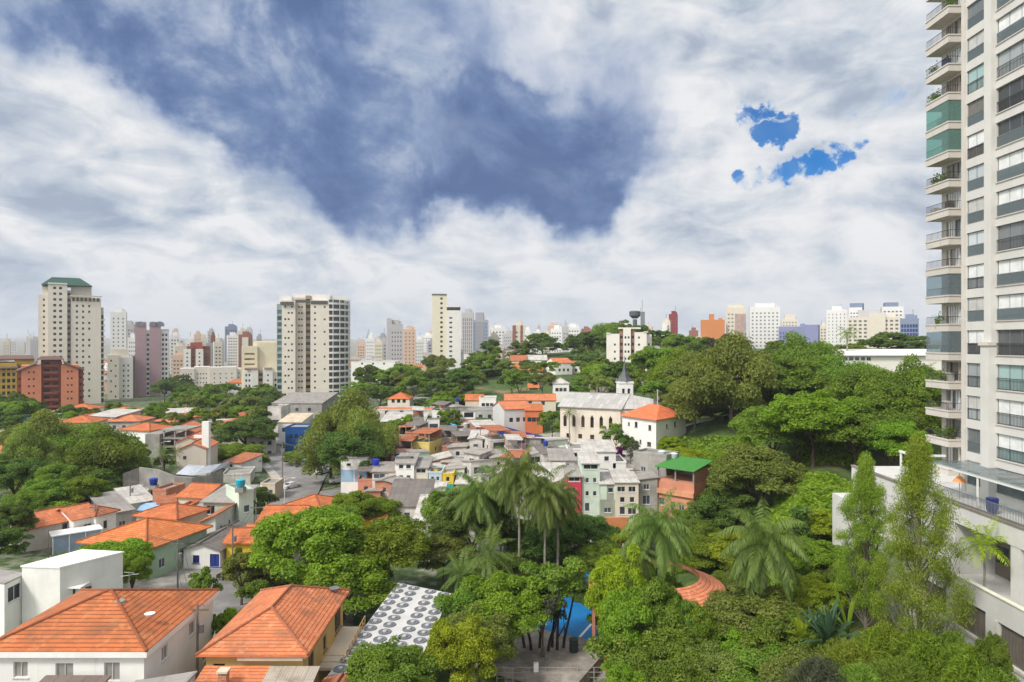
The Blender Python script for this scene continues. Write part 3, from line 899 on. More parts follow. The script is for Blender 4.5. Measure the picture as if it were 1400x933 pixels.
# ------------------------------------------------------------------ near apartment tower on the right
def right_tower():
    WALL = paint((.61, .595, .565), wear=.08, streak=.10); TRIM = paint((.58, .545, .495), wear=.08, streak=.15)
    t = thing('apartment_tower', 'tall cream apartment tower with wide glazed openings and stacked corner balconies, close at right', 'apartment tower', (44, 56, 17.5))
    o0 = Vector((44, 56, 17.5))
    def P_(n, mb, m, par=None):
        mb.v = [(x - o0.x, y - o0.y, z - o0.z) for x, y, z in mb.v]
        return part(n, mb, m, par or t)
    rng = random.Random(5)
    X0, XR = 42.2, 46.7
    ks = range(-5, 17); zb = lambda k: 33.0 + 3 * k
    cols = [(63.38, 61.0, 'narrow'), (59.55, 52.6, 'wide'), (51.2, 44.6, 'wide')]          # openings along Y
    holes = []
    for k in ks:
        for y1, y0, kind in cols: holes.append((63.95 - y1, 63.95 - y0, zb(k) + .78, zb(k + 1) - .02))
    w = MB(); w.wall((X0, 63.95), (X0, 40), zb(-5), zb(17), holes, 1.1)
    w.wall((60, 63.95), (X0, 63.95), zb(-5), zb(17)); w.wall((X0, 40), (60, 40), zb(-5), zb(17))
    w.add([(X0, 63.95, zb(17)), (X0, 40, zb(17)), (60, 40, zb(17)), (60, 63.95, zb(17))])
    w.add([(X0, 40, zb(-5)), (X0, 63.95, zb(-5)), (60, 63.95, zb(-5)), (60, 40, zb(-5))])
    P_('wall', w, WALL)
    # recessed wing that carries the corner balconies
    hs = []
    for k in ks: hs += [(74.2 - 73.4, 74.2 - 70.9, zb(k) + .84, zb(k) + 2.75)]
    w = MB(); w.wall((XR, 74.2), (XR, 63.95), zb(-5), zb(17), hs, .3); w.wall((60, 74.2), (XR, 74.2), zb(-5), zb(17))
    P_('wing_wall', w, TRIM)
    # piers
    P_('pier', MB().box(X0 - .38, 59.57, 31.9, X0 - .002, 60.5, zb(17)), WALL)
    P_('pier', MB().box(X0 - .62, 59.57, zb(-5), X0 - .003, 60.62, 31.6), WALL)
    P_('pier_cap', MB().box(X0 - .76, 59.47, 31.604, X0 - .004, 60.74, 31.9), TRIM)
    P_('pier', MB().box(X0 - .38, 51.3, zb(-5), X0 - .002, 52.5, zb(17)), WALL)
    P_('pier', MB().box(X0 - .12, 63.46, zb(-5), X0 - .002, 63.949, zb(17)), TRIM)
    blind = plain((.72, .74, .73), .7); blind2 = plain((.50, .50, .48), .8)
    tint = [glass((.20, .225, .23), .07), glass((.20, .29, .28), .08), glass((.09, .10, .102), .06), glass((.28, .31, .315), .08), glass((.15, .14, .12), .08)]
    RAIL = plain((.05, .05, .055), .4); railglass = clear_glass((.55, .64, .66), .40)
    curtain = plain((.34, .30, .25), .9)
    dark_int = plain((.05, .045, .04), .9)
    for k in ks:
        z0, z1 = zb(k) + .78, zb(k + 1) - .02
        P_('string_course', MB().box(X0 - .09, 40, zb(k) + .70, X0 - .003, 59.49, zb(k) + .78), TRIM)
        for y1, y0, kind in cols:
            if kind == 'wide' and y1 < 52: d_ = .9
            xg = X0 + (.20 if kind == 'narrow' else .26)
            fr = MB(); a = .06
            nm = 2 if kind == 'narrow' else 5
            fr.box(xg - .05, y0, z0, xg, y1, z0 + a); fr.box(xg - .05, y0, z1 - a, xg, y1, z1)
            for i in range(nm + 1):
                yy = y0 + (y1 - y0) * i / nm; yy = min(max(yy, y0 + .03), y1 - .03); fr.box(xg - .049, yy - .03, z0 + a, xg - .001, yy + .03, z1 - a)
            f = P_('window', fr, M_STEEL)
            g = MB(); g.add([(xg - .02, y1, z0), (xg - .02, y0, z0), (xg - .02, y0, z1), (xg - .02, y1, z1)])
            tm = rng.choice(tint)
            P_('pane', g, tm, f)
            r_ = rng.random()
            if r_ < .74:                                             # roller blinds over the upper part of the glass
                n_ = 1 if kind == 'narrow' else rng.choice((1, 2, 2))
                lo = z0 + rng.choice((.95, .95, 1.0, .5))
                for i in range(n_):
                    if kind == 'wide' and n_ == 2 and rng.random() < .25: continue
                    ya, yb = y0 + (y1 - y0) * i / n_, y0 + (y1 - y0) * (i + 1) / n_
                    P_('blind', MB().box(xg - .045, ya + .08, lo, xg - .03, yb - .08, z1 - .07), blind if rng.random() < .8 else blind2, f)
            rl = MB(); xr = X0 + .08
            rl.box(xr, y0, z0 + .98, xr + .05, y1, z0 + 1.03); rl.box(xr, y0, z0 + .04, xr + .05, y1, z0 + .09)
            if rng.random() < .45:
                n_ = int((y1 - y0) / .16)
                for i in range(n_ + 1):
                    yy = y0 + .02 + (y1 - y0 - .04) * i / n_; rl.box(xr + .015, yy - .012, z0 + .09, xr + .035, yy + .012, z0 + .98)
                P_('railing', rl, RAIL, f)
            else:
                o = P_('railing', rl, M_STEEL, f)
                g = MB().box(xr + .015, y0 + .02, z0 + .092, xr + .03, y1 - .02, z0 + .978); P_('glass_panel', g, railglass, o)
        # corner balcony of this floor
        XB, YF, YE = 45.2, 70.7, 74.6
        zf = zb(k)
        slab = MB().box(XB, YF, zf, XR + .6, YE, zf + .22)
        for b_ in ((XB, YF, zf + .224, XR + .2, YF + .16, zf + .80), (XB, YF + .16, zf + .224, XB + .16, YE, zf + .80), (XB + .16, YE - .16, zf + .224, XR + .2, YE, zf + .80),
                   (XB - .07, YF - .07, zf + .66, XR + .2, YF - .002, zf + .80), (XB - .07, YF - .002, zf + .66, XB - .002, YE, zf + .80)): slab.box(*b_)
        bal = P_('balcony', slab, TRIM)
        h0, h1 = zf + .804, zf + 1.55
        style = rng.random()
        style = .9 if k in (7, 6, 1, -1, 12) else .1
        rl = MB()
        pts = [(XR + .1, YF + .08), (XB + .08, YF + .08), (XB + .08, YE - .08)]
        for (xa, ya), (xb, yb) in zip(pts, pts[1:]):
            rl.tube([(xa, ya, h1), (xb, yb, h1)], .03, 6)
            n_ = int(math.hypot(xb - xa, yb - ya) / .2)
            for i in range(n_ + 1):
                x_, y_ = xa + (xb - xa) * i / n_, ya + (yb - ya) * i / n_
                rl.box(x_ - .012, y_ - .012, h0, x_ + .012, y_ + .012, h1)
        ro = P_('railing', rl, RAIL, bal)
        if style > .55:
            tintg = clear_glass((.50, .78, .72), .38) if rng.random() < .55 else clear_glass((.62, .72, .76), .34)
            g = MB(); zt = zf + 2.95
            g.box(XB + .05, YF + .05, h0, XR, YF + .06, zt); g.box(XB + .05, YF + .07, h0, XB + .06, YE - .05, zt)
            P_('glazing', g, tintg, bal)
        # doors and plants of the balcony
        dr = MB(); dr.add([(XR + .25, 73.4, zf + .84), (XR + .25, 70.9, zf + .84), (XR + .25, 70.9, zf + 2.75), (XR + .25, 73.4, zf + 2.75)])
        do = P_('balcony_door', dr, tint[rng.choice((0, 2, 2, 4))])
        for i in range(rng.choice((0, 1, 2, 3))):                      # pots, chairs and stored boxes on the balcony floor
            yy = rng.uniform(YF + .5, YE - .6); xx = rng.uniform(XB + .4, XR - .4); hh = rng.uniform(.7, 1.5)
            if rng.random() < .5:
                po = P_('plant_pot', MB().lathe((xx, yy, zf + .224), [(.18, 0), (.26, .5)], 10), plain((.35, .16, .09), .8), bal)
                q = np.random.default_rng(k + 20 + i); nn = 160
                cc = q.normal(size=(nn, 3)) * np.array([.24, .24, .32]) + np.array([xx - o0.x, yy - o0.y, zf + .95 + hh * .25 - o0.z])
                add_obj('pot_foliage', leaf_mesh('pot_foliage', cc, q.normal(size=(nn, 3)) + np.array([0, 0, .5]), .09 + .05 * q.random(nn), q.random(nn), LG['mid']), po)
            else:
                P_('stored_box', MB().box(xx - .3, yy - .35, zf + .224, xx + .3, yy + .35, zf + .224 + hh), plain(rng.choice(((.10, .09, .08), (.30, .26, .22), (.05, .06, .10), (.42, .40, .38))), .8), bal)
        cm_ = blind if rng.random() < .5 else curtain
        for i in range(6):
            if rng.random() < .5: P_('curtain', MB().box(XR + .1, 70.95 + i * .4, zf + .85, XR + .2, 71.2 + i * .4, zf + 2.74), cm_, do)
    return t
right_tower()
def podium():
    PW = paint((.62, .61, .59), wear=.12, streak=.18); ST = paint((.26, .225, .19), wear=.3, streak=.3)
    t = thing('podium', 'white stepped podium with long parapets and grilled openings below the cream apartment tower', 'podium', (40, 56, 5))
    o0 = Vector((40, 56, 5))
    def P_(n, mb, m, par=None):
        mb.v = [(x - o0.x, y - o0.y, z - o0.z) for x, y, z in mb.v]; return part(n, mb, m, par or t)
    w = MB(); w.box(38, 38, 16.45, 60, 76.4, 18.0); P_('terrace_parapet', w, PW)
    P_('coping', MB().box(37.9, 38, 18.004, 38.35, 76.4, 18.16), ST)
    P_('floor_slab', MB().box(36.2, 38, 11.6, 60, 76.3, 12.0), PW)
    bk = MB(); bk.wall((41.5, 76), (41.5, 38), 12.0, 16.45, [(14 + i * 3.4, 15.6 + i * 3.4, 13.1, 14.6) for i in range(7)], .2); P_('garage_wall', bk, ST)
    for i in range(7):
        a = 76 - (14 + i * 3.4); gq = MB(); gq.add([(41.66, a, 13.1), (41.66, a - 1.6, 13.1), (41.66, a - 1.6, 14.6), (41.66, a, 14.6)]); P_('window', gq, glass())
    for y in (51.6, 44.5): P_('column', MB().box(38.05, y - .5, 12.0, 39.2, y + .5, 16.45), PW)
    P_('column', MB().box(38.05, 58.6, 12.0, 41.5, 76.2, 16.448), PW)
    # lower outer wall with grilled openings
    hs = [(76.4 - y1, 76.4 - y0, z0, z1) for y1, y0, z0, z1 in ((60.5, 56.6, 9.0, 11.3), (55.6, 51.9, 9.0, 11.4), (50.6, 46.5, 8.6, 11.2), (45.6, 42, 8.6, 11.2))]
    w = MB(); w.wall((36, 76.4), (36, 38), -1, 13.0, hs, .5); w.add([(36, 76.4, 13), (36, 38, 13), (36.25, 38, 13), (36.25, 76.4, 13)]); w.wall((36.25, 38), (36.25, 76.4), 12, 13.0)
    w.wall((60, 76.4), (36, 76.4), -1, 13.0); P_('outer_wall', w, PW)
    P_('coping', MB().box(35.92, 38, 13.004, 36.33, 71.9, 13.09), plain((.72, .70, .58), .8))
    e = MB().box(35.9, 72, -1, 38.0, 76.5, 15.0); P_('end_block', e, PW)
    for y1, y0, z0, z1 in ((60.5, 56.6, 9.0, 11.3), (55.6, 51.9, 9.0, 11.4), (50.6, 46.5, 8.6, 11.2), (45.6, 42, 8.6, 11.2)):
        g = MB(); n = int((y1 - y0) / .14)
        for i in range(n): g.box(36.2, y0 + i * .14, z0, 36.24, y0 + i * .14 + .06, z1)
        f = MB(); f.box(35.9, y0 - .2, z0 - .22, 35.998, y1 + .2, z0 - .002); f.box(35.9, y1 + .002, z0, 35.998, y1 + .2, z1)
        fo = P_('sill', f, paint((.62, .58, .50))); P_('grille', g, plain((.22, .19, .16), .7, .3), fo)
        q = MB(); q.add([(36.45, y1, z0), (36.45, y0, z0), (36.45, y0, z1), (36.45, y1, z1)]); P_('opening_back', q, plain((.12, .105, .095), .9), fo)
    # terrace railing
    r = MB()
    for z in (18.25, 19.15): r.box(38.08, 40, z, 38.14, 64.5, z + .05)
    for i in range(int(24.5 / .16)): r.box(38.095, 40 + i * .16, 18.17, 38.125, 40.03 + i * .16, 19.15)
    P_('railing', r, plain((.25, .27, .29), .4, .4))
    # glass canopy with white beams
    c = MB(); 
    for y in [45 + i * 1.9 for i in range(10)]: c.box(38.9, y - .05, 20.70, 42.15, y + .05, 20.88)
    c.box(38.8, 44.5, 20.6, 38.92, 63.0, 20.9)
    for y in (45, 51, 57, 62.8): c.box(38.82, y - .06, 18.17, 38.94, y + .06, 20.6)
    co = P_('canopy_frame', c, M_WHITE); g = MB().box(38.7, 44.4, 20.905, 42.19, 63.2, 20.93); P_('canopy_glass', g, clear_glass((.74, .80, .82), .35), co)
    # white gate frame at the far corner of the terrace
    p = MB(); p.box(38.6, 65.3, 18.16, 38.75, 65.45, 20.9); p.box(38.6, 67.8, 18.16, 38.75, 67.95, 20.9); p.box(38.55, 65.2, 20.904, 38.8, 68.05, 21.1); p.box(38.8, 65.3, 20.9, 41.5, 65.45, 21.1)
    P_('frame', p, M_WHITE)
podium()
def terrace_things():
    u = thing('parasol', 'folded orange parasol standing on the tower terrace', 'parasol', (39.6, 60.4, 18.0))
    part('pole', MB().tube([(0, 0, 0), (0, 0, 2.35)], .03, 6), M_STEEL, u)
    part('canopy', MB().lathe((0, 0, 1.55), [(.55, 0), (.35, .28), (.06, .55)], 10), plain((.75, .30, .10), .8), u)
    p = thing('planter', 'dark blue round plant pot on the tower terrace', 'plant pot', (38.9, 55.3, 18.0))
    part('pot', MB().lathe((0, 0, 0), [(.28, 0), (.42, .4), (.46, 1.25), (.38, 1.3)], 14), plain((.02, .03, .16), .3), p)
    b = thing('chair', 'turquoise lounge chair by the white frame on the terrace', 'chair', (38.9, 66.5, 18.0))
    part('seat', MB().box(-.35, -.8, .3, .35, .5, .42), plain((.02, .35, .42), .5), b); part('backrest', MB().prism([(-.35, .5), (.35, .5), (.35, .6), (-.35, .6)], .3, 1.15), plain((.02, .35, .42), .5), b)
    for x in (-.3, .3):
        for y in (-.7, .5): part('leg', MB().box(x - .03, y - .03, 0, x + .03, y + .03, .3), M_STEEL, b)
terrace_things()
# ------------------------------------------------------------------ foreground houses on the left
YEL = paint((.62, .40, .15), wear=.14, streak=.2); MINT = paint((.42, .56, .40), wear=.2, streak=.3); YELL = paint((.75, .52, .04), wear=.12)
SAND = paint((.62, .53, .41), wear=.15, streak=.2); GREYW = paint((.48, .47, .455), wear=.25, streak=.4); GREYC = paint((.36, .345, .32), wear=.3, streak=.5)
LBLUE = paint((.30, .45, .60), wear=.15); PINK = paint((.66, .36, .34), wear=.15); CRIM = paint((.55, .05, .09), wear=.12); AQUA = paint((.04, .36, .28), wear=.12)
MINTL = paint((.58, .68, .58), wear=.15, streak=.25); OLV = paint((.34, .37, .30), wear=.25, streak=.4); SALM = paint((.60, .26, .17), wear=.2, streak=.3)
ORW = paint((.58, .17, .07), wear=.15, streak=.2)
SHUT = plain((.36, .31, .25), .7); BLUEF = plain((.01, .03, .20), .5)

def near_house():
    X0, X1, Y0, Y1 = -38.6, -26.9, 49.9, 61.4; w, d = X1 - X0, Y1 - Y0; gz = 2.0; h = 7.45
    r = thing('white_house', 'white two storey house with big orange hipped tile roof, nearest at bottom left', 'house', ((X0 + X1) / 2, (Y0 + Y1) / 2, gz))
    S_ = lambda px: xat(px, Y0) - X0
    wins = {0: [(S_(28), 5.4, 1.05, 1.15), (S_(88), 5.2, 1.3, 1.25), (S_(153), 5.15, 1.15, 1.35), (S_(190), 5.75, .75, .5), (2.5, 1.6, 1.2, 1.2), (6.5, 1.6, 1.2, 1.2)],
            1: [(3.0, 5.3, 1.0, 1.1), (7.5, 5.3, 1.0, 1.1), (10, 2.0, 1.0, 1.1)]}
    poly_walls(r, rect(w, d), -2, h, M_WHITE, wins, .18, True, plain((.30, .285, .26), .6))
    q = MB()
    for b in ((-w / 2 - .42, -d / 2 - .42, h - .42, w / 2 + .42, -d / 2 - .10, h - .01), (w / 2 + .10, -d / 2 - .10, h - .42, w / 2 + .42, d / 2 + .42, h - .01), (-w / 2 - .42, -d / 2 - .10, h - .42, -w / 2 - .10, d / 2 + .42, h - .01), (-w / 2 - .1, d / 2 + .1, h - .42, w / 2 + .1, d / 2 + .42, h - .01)):
        q.box(*b)
    part('gutter', q, M_WHITE, r)
    roof(r, w, d, h, 'hip', .36, tiles((.48, .135, .042), .42, .5, 1.0), .40, 'x', .10, capm=tiles((.47, .13, .045), .5))
    a = MB().tube([(0, 0, 9.2), (0, 0, 11.0)], .025, 5); a.tube([(-.7, 0, 10.6), (.7, .2, 10.75)], .02, 4); a.tube([(-.5, .15, 10.9), (.5, -.1, 10.9)], .02, 4)
    a.v = [(x + 1.2, y + .6, z) for x, y, z in a.v]; part('aerial', a, M_STEEL, r)
    part('roof_vent', MB().lathe((1.35, -1.0, 9.0), [(.42, 0), (.42, .22), (.30, .28)], 12), plain((.25, .30, .27), .5), r)
    part('satellite_dish', MB().lathe((4.6, -2.6, 8.6), [(.05, 0), (.3, .1), (.4, .24), (.36, .24)], 12), M_WHITE, r)
    MARKS.append(('the nearest white house', 120, 850))
    for i, (x, y, ww, dd, zz, rk, m, lb) in enumerate([(-37, 47.6, 2.6, 3.0, 7.2, 'gable', sheet((.16, .10, .08)), 'small dark brown tiled porch roof against the near white house, left one'),
                                                       (-31.2, 47.2, 4.4, 3.6, 7.3, 'shed', sheet((.17, .13, .11)), 'dark brown sheet lean-to below the near white house front, centre'),
                                                       (-25.2, 47.4, 4.2, 4.6, 7.2, 'shed_left', M_SHEET, 'grey sheet roofed annex between the two near orange roofed houses')]):
        o = house(lb, (x, y, 2.0), ww, dd, zz - 2.0, 0, M_DIRTY, rk, .16, m, {0: [(ww / 2, 3, .8, .8)]}, over=.15, name='annex', cat='annex')
near_house()
def ochre_house():
    X0, X1, Y0, Y1 = -23.7, -16.2, 52.9, 65.4; w, d = X1 - X0, Y1 - Y0; gz = 1.2; h = 6.7
    r = thing('ochre_house', 'ochre walled house with large weathered orange hipped roof beside the disc studded canopy', 'house', ((X0 + X1) / 2, (Y0 + Y1) / 2, gz))
    wins = {0: [(1.0, 4.6, .9, 1.2), (3.4, 4.2, 1.0, 1.3)], 1: [(2.2, 4.0, 1.6, 1.6), (6.2, 4.0, 1.0, 1.3), (10.6, 3.9, 2.2, 1.9), (3.0, .8, 1.5, 1.6), (8.0, .5, 1.2, 2.1)]}
    poly_walls(r, rect(w, d), -2, h, YEL, wins, .18, True, glass((.05, .045, .04), .1), M_WOOD)
    roof(r, w, d, h, 'hip', .46, tiles((.60, .18, .07), .34, .5), .55, 'x', .16, capm=tiles((.60, .19, .08), .5))
    q = MB(); q.box(w / 2 + .12, -d / 2 - .4, h - .34, w / 2 + .34, d / 2 + .4, h - .14); q.box(-1.2, -d / 2 - .42, h - .5, w / 2 + .1, -d / 2 - .2, h - .14); part('fascia', q, plain((.50, .40, .32), .8), r)
    b = MB().box(w / 2 + .003, -2.0, 3.2, w / 2 + 2.2, d / 2, 3.45); bo = part('balcony', b, SAND, r)
    rl = MB()
    for z in (3.9, 4.45): rl.box(w / 2 + 2.08, -2.0, z, w / 2 + 2.14, d / 2, z + .06); rl.box(w / 2 + .1, -2.0, z, w / 2 + 2.08, -1.94, z + .06)
    for i in range(9): rl.box(w / 2 + 2.06, -2 + i * 1.02, 3.46, w / 2 + 2.16, -1.88 + i * 1.02, 4.5)
    part('railing', rl, plain((.50, .33, .16), .8), bo)
    for y in (-1.9, 2, 5.8): part('column', MB().box(w / 2 + 1.9, y - .14, -1.5, w / 2 + 2.18, y + .14, 3.195), SAND, r)
    part('satellite_dish', MB().lathe((w / 2 - .5, d / 2 - 1.2, 7.3), [(.05, 0), (.35, .1), (.5, .3), (.46, .3)], 12), M_STEEL, r)
    MARKS.append(('the ochre house', 390, 850))
    house('low orange tiled lean-to with a small chimney below the ochre house', (-21.0, 50.8, 1.2), 4.6, 2.6, 5.2, 0, SAND, 'shed', .22, M_TILE3, {0: [(1.2, 2.8, .8, 1.0)]}, over=.25, name='annex', cat='annex')
    c = thing('chimney', 'short square brick chimney rising from the low orange lean-to', 'chimney', (-21.2, 50.2, 6.0)); part('stack', MB().box(-.3, -.3, 0, .3, .3, 1.7), M_BRICK, c); part('cap', MB().box(-.4, -.4, 1.703, .4, .4, 1.85), SAND, c)
    t = thing('carport', 'grey ribbed translucent sheet carport at the corner of the ochre house', 'carport', (-16.6, 50.4, 1.2))
    mb = MB(); slope_quad(mb, [(-1.9, -1.9, 5.3), (1.9, -1.9, 5.3), (1.9, 1.9, 5.9), (-1.9, 1.9, 5.9)], .06); part('roof', mb, sheet((.38, .33, .27), dirt=.8), t)
    for x in (-1.7, 1.7):
        for y in (-1.7, 1.7): part('post', MB().box(x - .06, y - .06, -1, x + .06, y + .06, 5.2), M_WOOD, t)
ochre_house()
house('small red tiled shed in front of the ochre house balcony', (-13.4, 51.5, 1.0), 2.6, 3.4, 4.6, -.1, M_BRICK, 'gable', .25, M_TILE2, {}, ridge='y', over=.2, name='shed', cat='shed')

def disc_canopy():
    q = [Vector((-15.0, 54.0, 5.0)), Vector((-8.4, 50.6, 5.0)), Vector((-6.5, 73.0, 5.0)), Vector((-12.75, 76.3, 5.0))]
    c = Vector((-10.6, 63.5, .6))
    t = thing('canopy', 'long white flat canopy studded with rows of round grey fan discs', 'canopy', c)
    mb = MB().prism([(p.x - c.x, p.y - c.y) for p in q], 4.1, 4.4); part('deck', mb, paint((.56, .55, .545), wear=.15, streak=.1), t)
    disc = MB().lathe((0, 0, 0), [(.02, .06), (.22, .09), (.24, .05), (.56, .05), (.60, .09), (.68, .09), (.70, 0)][::-1], 18).mesh('fan_disc', plain((.16, .165, .18), .5))
    hub = MB().lathe((0, 0, .085), [(.26, 0), (.22, .10), (.05, .13)], 12).mesh('hub', plain((.42, .43, .45), .4))
    rim = MB().lathe((0, 0, 0), [(.70, .0), (.76, .0), (.76, .1), (.70, .12)], 18).mesh('rim', M_STEEL)
    for i in range(14):
        for j in range(4):
            u = (.10, .335, .645, .88)[j]; v = (i + .55) / 14
            p = q[0].lerp(q[1], u).lerp(q[3].lerp(q[2], u), v) - c
            o = add_obj('fan_disc', disc, t, (p.x, p.y, 4.402)); o.scale = (.88, .88, 1); add_obj('hub', hub, o)
    for u, v in ((.04, .03), (.96, .03), (.04, .5), (.96, .5), (.04, .97), (.96, .97)):
        p = q[0].lerp(q[1], u).lerp(q[3].lerp(q[2], u), v) - c; part('post', MB().box(p.x - .12, p.y - .12, -1.5, p.x + .12, p.y + .12, 4.097), M_STEEL, t)
    MARKS.append(('the disc studded canopy', 545, 860))
disc_canopy()
def poly_house(label, ptsz, ze, gz, m, rm, wins=None, par=.4, name='house', cat='house', full=True):
    pts = [onz(*p, ze) for p in ptsz]; c = sum(pts, Vector()) / len(pts)
    loc = Vector((c.x, c.y, gz)); P_ = [(p.x - c.x, p.y - c.y) for p in pts]
    r = thing(name, label, cat, loc, 0, 'houses of the neighbourhood')
    poly_walls(r, P_, -2, ze - gz, m, wins, .15, full, capz=ze - gz - par)
    return r, P_
r, P_ = poly_house('tall white blank walled house with flat roof behind the nearest orange roof', [(30, 776), (82, 778), (168, 757), (112, 754)], 9.6, 2.0, paint((.74, .735, .70), wear=.12, streak=.2), M_CONC, {1: [(2.6, 4.0, .7, 1.1), (1.3, 4.2, .35, 1.2)]}, par=.05)
MARKS.append(('the tall white blank house', 100, 790))
part('roof_slab', MB().prism([(x * 1.03, y * 1.03) for x, y in P_], 7.61, 7.76), paint((.80, .79, .77), wear=.06), r)
q = MB().box(.2, -2.2, 5.4, 2.2, -.6, 5.55); part('window_hood', q, M_WHITE, r)
r, P_ = poly_house('white house with grey open loggia at the left edge beside the tall white one', [(-60, 792), (6, 800), (36, 786), (-20, 778)], 8.6, 2.0, M_WHITE, M_CONC, {0: [(4.6, 5.0, 1.0, 1.0), (2, 5, 1, 1)], 1: [(1.3, 4.6, 1.7, 1.5)]}, par=.05)
part('roof_slab', MB().prism([(x * 1.02, y * 1.02) for x, y in P_], 6.61, 6.74), GREYC, r)
# row of three white houses with orange roofs
edge_house('first white row house from the left, with long orange roof and blank cream side', (29, 727), (104, 711), 5.0, 8.0, wall=paint((.64, .58, .52), wear=.15), rk='gable', pitch=.36, rm=M_TILE3, wins={0: [(5.6, 2.0, .9, 1.1)]})
edge_house('second white row house from the left, with pale parapet strip and orange roof', (98, 713), (138, 705), 5.4, 7.6, wall=M_WHITE, rk='gable', pitch=.36, rm=M_TILE3, wins={0: [(2.0, 2, 1.2, 1.2)]})
edge_house('third white row house from the left, darker orange hipped roof and two narrow windows', (130, 707), (165, 698), 5.6, 6.5, wall=M_WHITE, rk='hip', pitch=.42, rm=M_TILE2, wins={0: [(1.6, 2.2, .7, 1.3), (4.2, 2.2, .8, 1.6)]})
MARKS.append(('the white row houses', 100, 715))
v = thing('veranda', 'white roofed veranda with blue grey glazing in front of the white row houses', 'veranda', tuple(onz(104, 735, 3.2) * 1), R(40))
part('roof', MB().box(-3.2, -1.6, .9, 3.2, 1.6, 1.05), M_WHITE, v); part('glazing', MB().box(-3.0, -1.4, -2.4, 3.0, -1.36, .896), plain((.27, .33, .45), .3), v)
for x in (-3.0, -1, 1, 3.0): part('post', MB().box(x - .06, -1.5, -2.6, x + .06, -1.405, .895), M_WHITE, v)
# big orange roof and its neighbours
house('mint green house under a broad orange hipped roof', (-50.0, 93.5, 1.2), 10.6, 10.6, 4.4, -.30, MINT, 'hip', .36, tiles((.60, .17, .045), .4), {1: [(2.5, 1.2, 1.0, 1.2), (6, 1.2, 1.0, 1.2)], 0: [(3, 1.5, 1.1, 1.1), (7, 1.5, 1.1, 1.1)]}, over=.6)
MARKS.append(('the broad orange roof', 205, 730))
house('second orange hipped roof house just behind the broad orange roof', (-51.5, 103.5, 1.2), 7.5, 6, 4.9, -.30, SAND, 'hip', .36, M_TILE, {0: [(3, 1.5, 1, 1.1)]})
edge_house('white house with a small dark blue window and dark grey gabled roof', (244, 753), (303, 754), 3.9, 11.5, wall=M_WHITE, rk='gable', ridge='y', pitch=.34, rm=M_SHEETD, wins={0: [(1.75, .9, .9, 1.1), (4.3, .5, 1.3, 1.7)]}, fr=BLUEF, gl=glass((.01, .02, .12)))
MARKS.append(('the blue windowed white house', 270, 760))
edge_house('bright yellow house with orange tile roof at the street', (303, 744), (347, 744), 4.6, 6.5, wall=YELL, rk='gable', pitch=.38, rm=M_TILE, wins={0: [(1.6, 1.2, 1.0, 1.1)]})
edge_house('narrow white house with sloping orange roof and long side wall to the street', (268, 716), (297, 716), 5.4, 13, wall=paint((.66, .68, .62), wear=.15, streak=.3), rk='shed_left', pitch=.42, rm=M_TILE2, wins={0: [(1.5, 1.5, 1.5, .9)], 1: [(2, 2, .7, 1.6), (5, 2, .7, 1.6), (8, 2, .7, 1.6)]})
edge_house('two storey house with wide grey slab roof and bare plaster front', (272, 687), (322, 688), 6.6, 8.5, wall=paint((.52, .54, .44), wear=.2, streak=.35), rk='shed', pitch=.12, rm=M_SHEET, wins={0: [(1.2, 3.9, 1.4, 1.4), (4, 3.6, 1.0, 1.2)], 1: [(3, 3.5, 1.0, 1.2)]})
edge_house('pale green tall house right of the grey slab roof', (324, 676), (352, 672), 8.4, 7, wall=MINTL, rk='flat', rm=M_CONC, wins={0: [(1.2, 4.5, .9, 1.1), (1.2, 1.6, .9, 1.1)], 3: [(2, 4.5, .9, 1.1)]})
edge_house('olive green plastered house with thin flat roof among the orange ones', (249, 699), (276, 700), 5.2, 6.5, wall=paint((.44, .50, .34), wear=.2, streak=.3), rk='shed', pitch=.04, rm=M_CONC, wins={0: [(1.6, 1.5, 1.1, 1.1)]})
edge_house('house with bright orange gabled roof below the long concrete wall', (238, 680), (280, 682), 6.0, 9, wall=M_CREAM, rk='gable', pitch=.3, rm=M_TILE, wins={0: [(2, 2.2, 1, 1.1), (4, 2.2, 1, 1.1)]})
edge_house('bare brick house with flat roof and blue tank below the concrete wall', (203, 672), (228, 673), 6.4, 6, wall=M_BRICK, rk='flat', rm=M_CONC, wins={0: [(2.0, 3.0, .8, .9)]})
edge_house('cream house with one dark window in front of the bare brick one', (214, 690), (243, 687), 5.2, 6, wall=SAND, rk='shed', pitch=.1, rm=M_TILE2, wins={0: [(2.2, 1.8, .8, 1.0)]})
edge_house('brick red walled small house left of the olive green one', (240, 697), (256, 697), 5.4, 5, wall=ORW, rk='flat', rm=M_CONC, wins={0: [(.9, 2, .7, .9)]})
edge_house('house with long pale cement sheet roof above a blue awning', (176, 690), (214, 684), 4.6, 8, wall=M_DIRTY, rk='shed', pitch=.18, rm=M_SHEETL, wins={0: [(2, 1.2, .9, 1)]})
edge_house('house with worn grey cement sheet roof right of the white row houses', (146, 704), (186, 697), 4.2, 9, wall=GREYW, rk='shed', pitch=.2, rm=M_SHEET, wins={0: [(2, 1, 1, 1)]})
edge_house('tiny brick shack with open top floor by the trees', (137, 668), (157, 668), 4.6, 4, wall=M_BRICK, rk='flat', rm=M_CONC, wins={0: [(1.3, 2.6, .8, .9)]})
edge_house('narrow brick shack left of the long concrete wall', (162, 683), (175, 683), 4.6, 4, wall=M_BRICK, rk='shed', pitch=.1, rm=M_CONC, wins={})
edge_house('pale concrete terrace house behind the narrow brick shack', (176, 676), (205, 674), 4.4, 7, wall=M_DIRTY, rk='flat', rm=M_CONC, wins={0: [(2, 1.5, .9, 1)]})
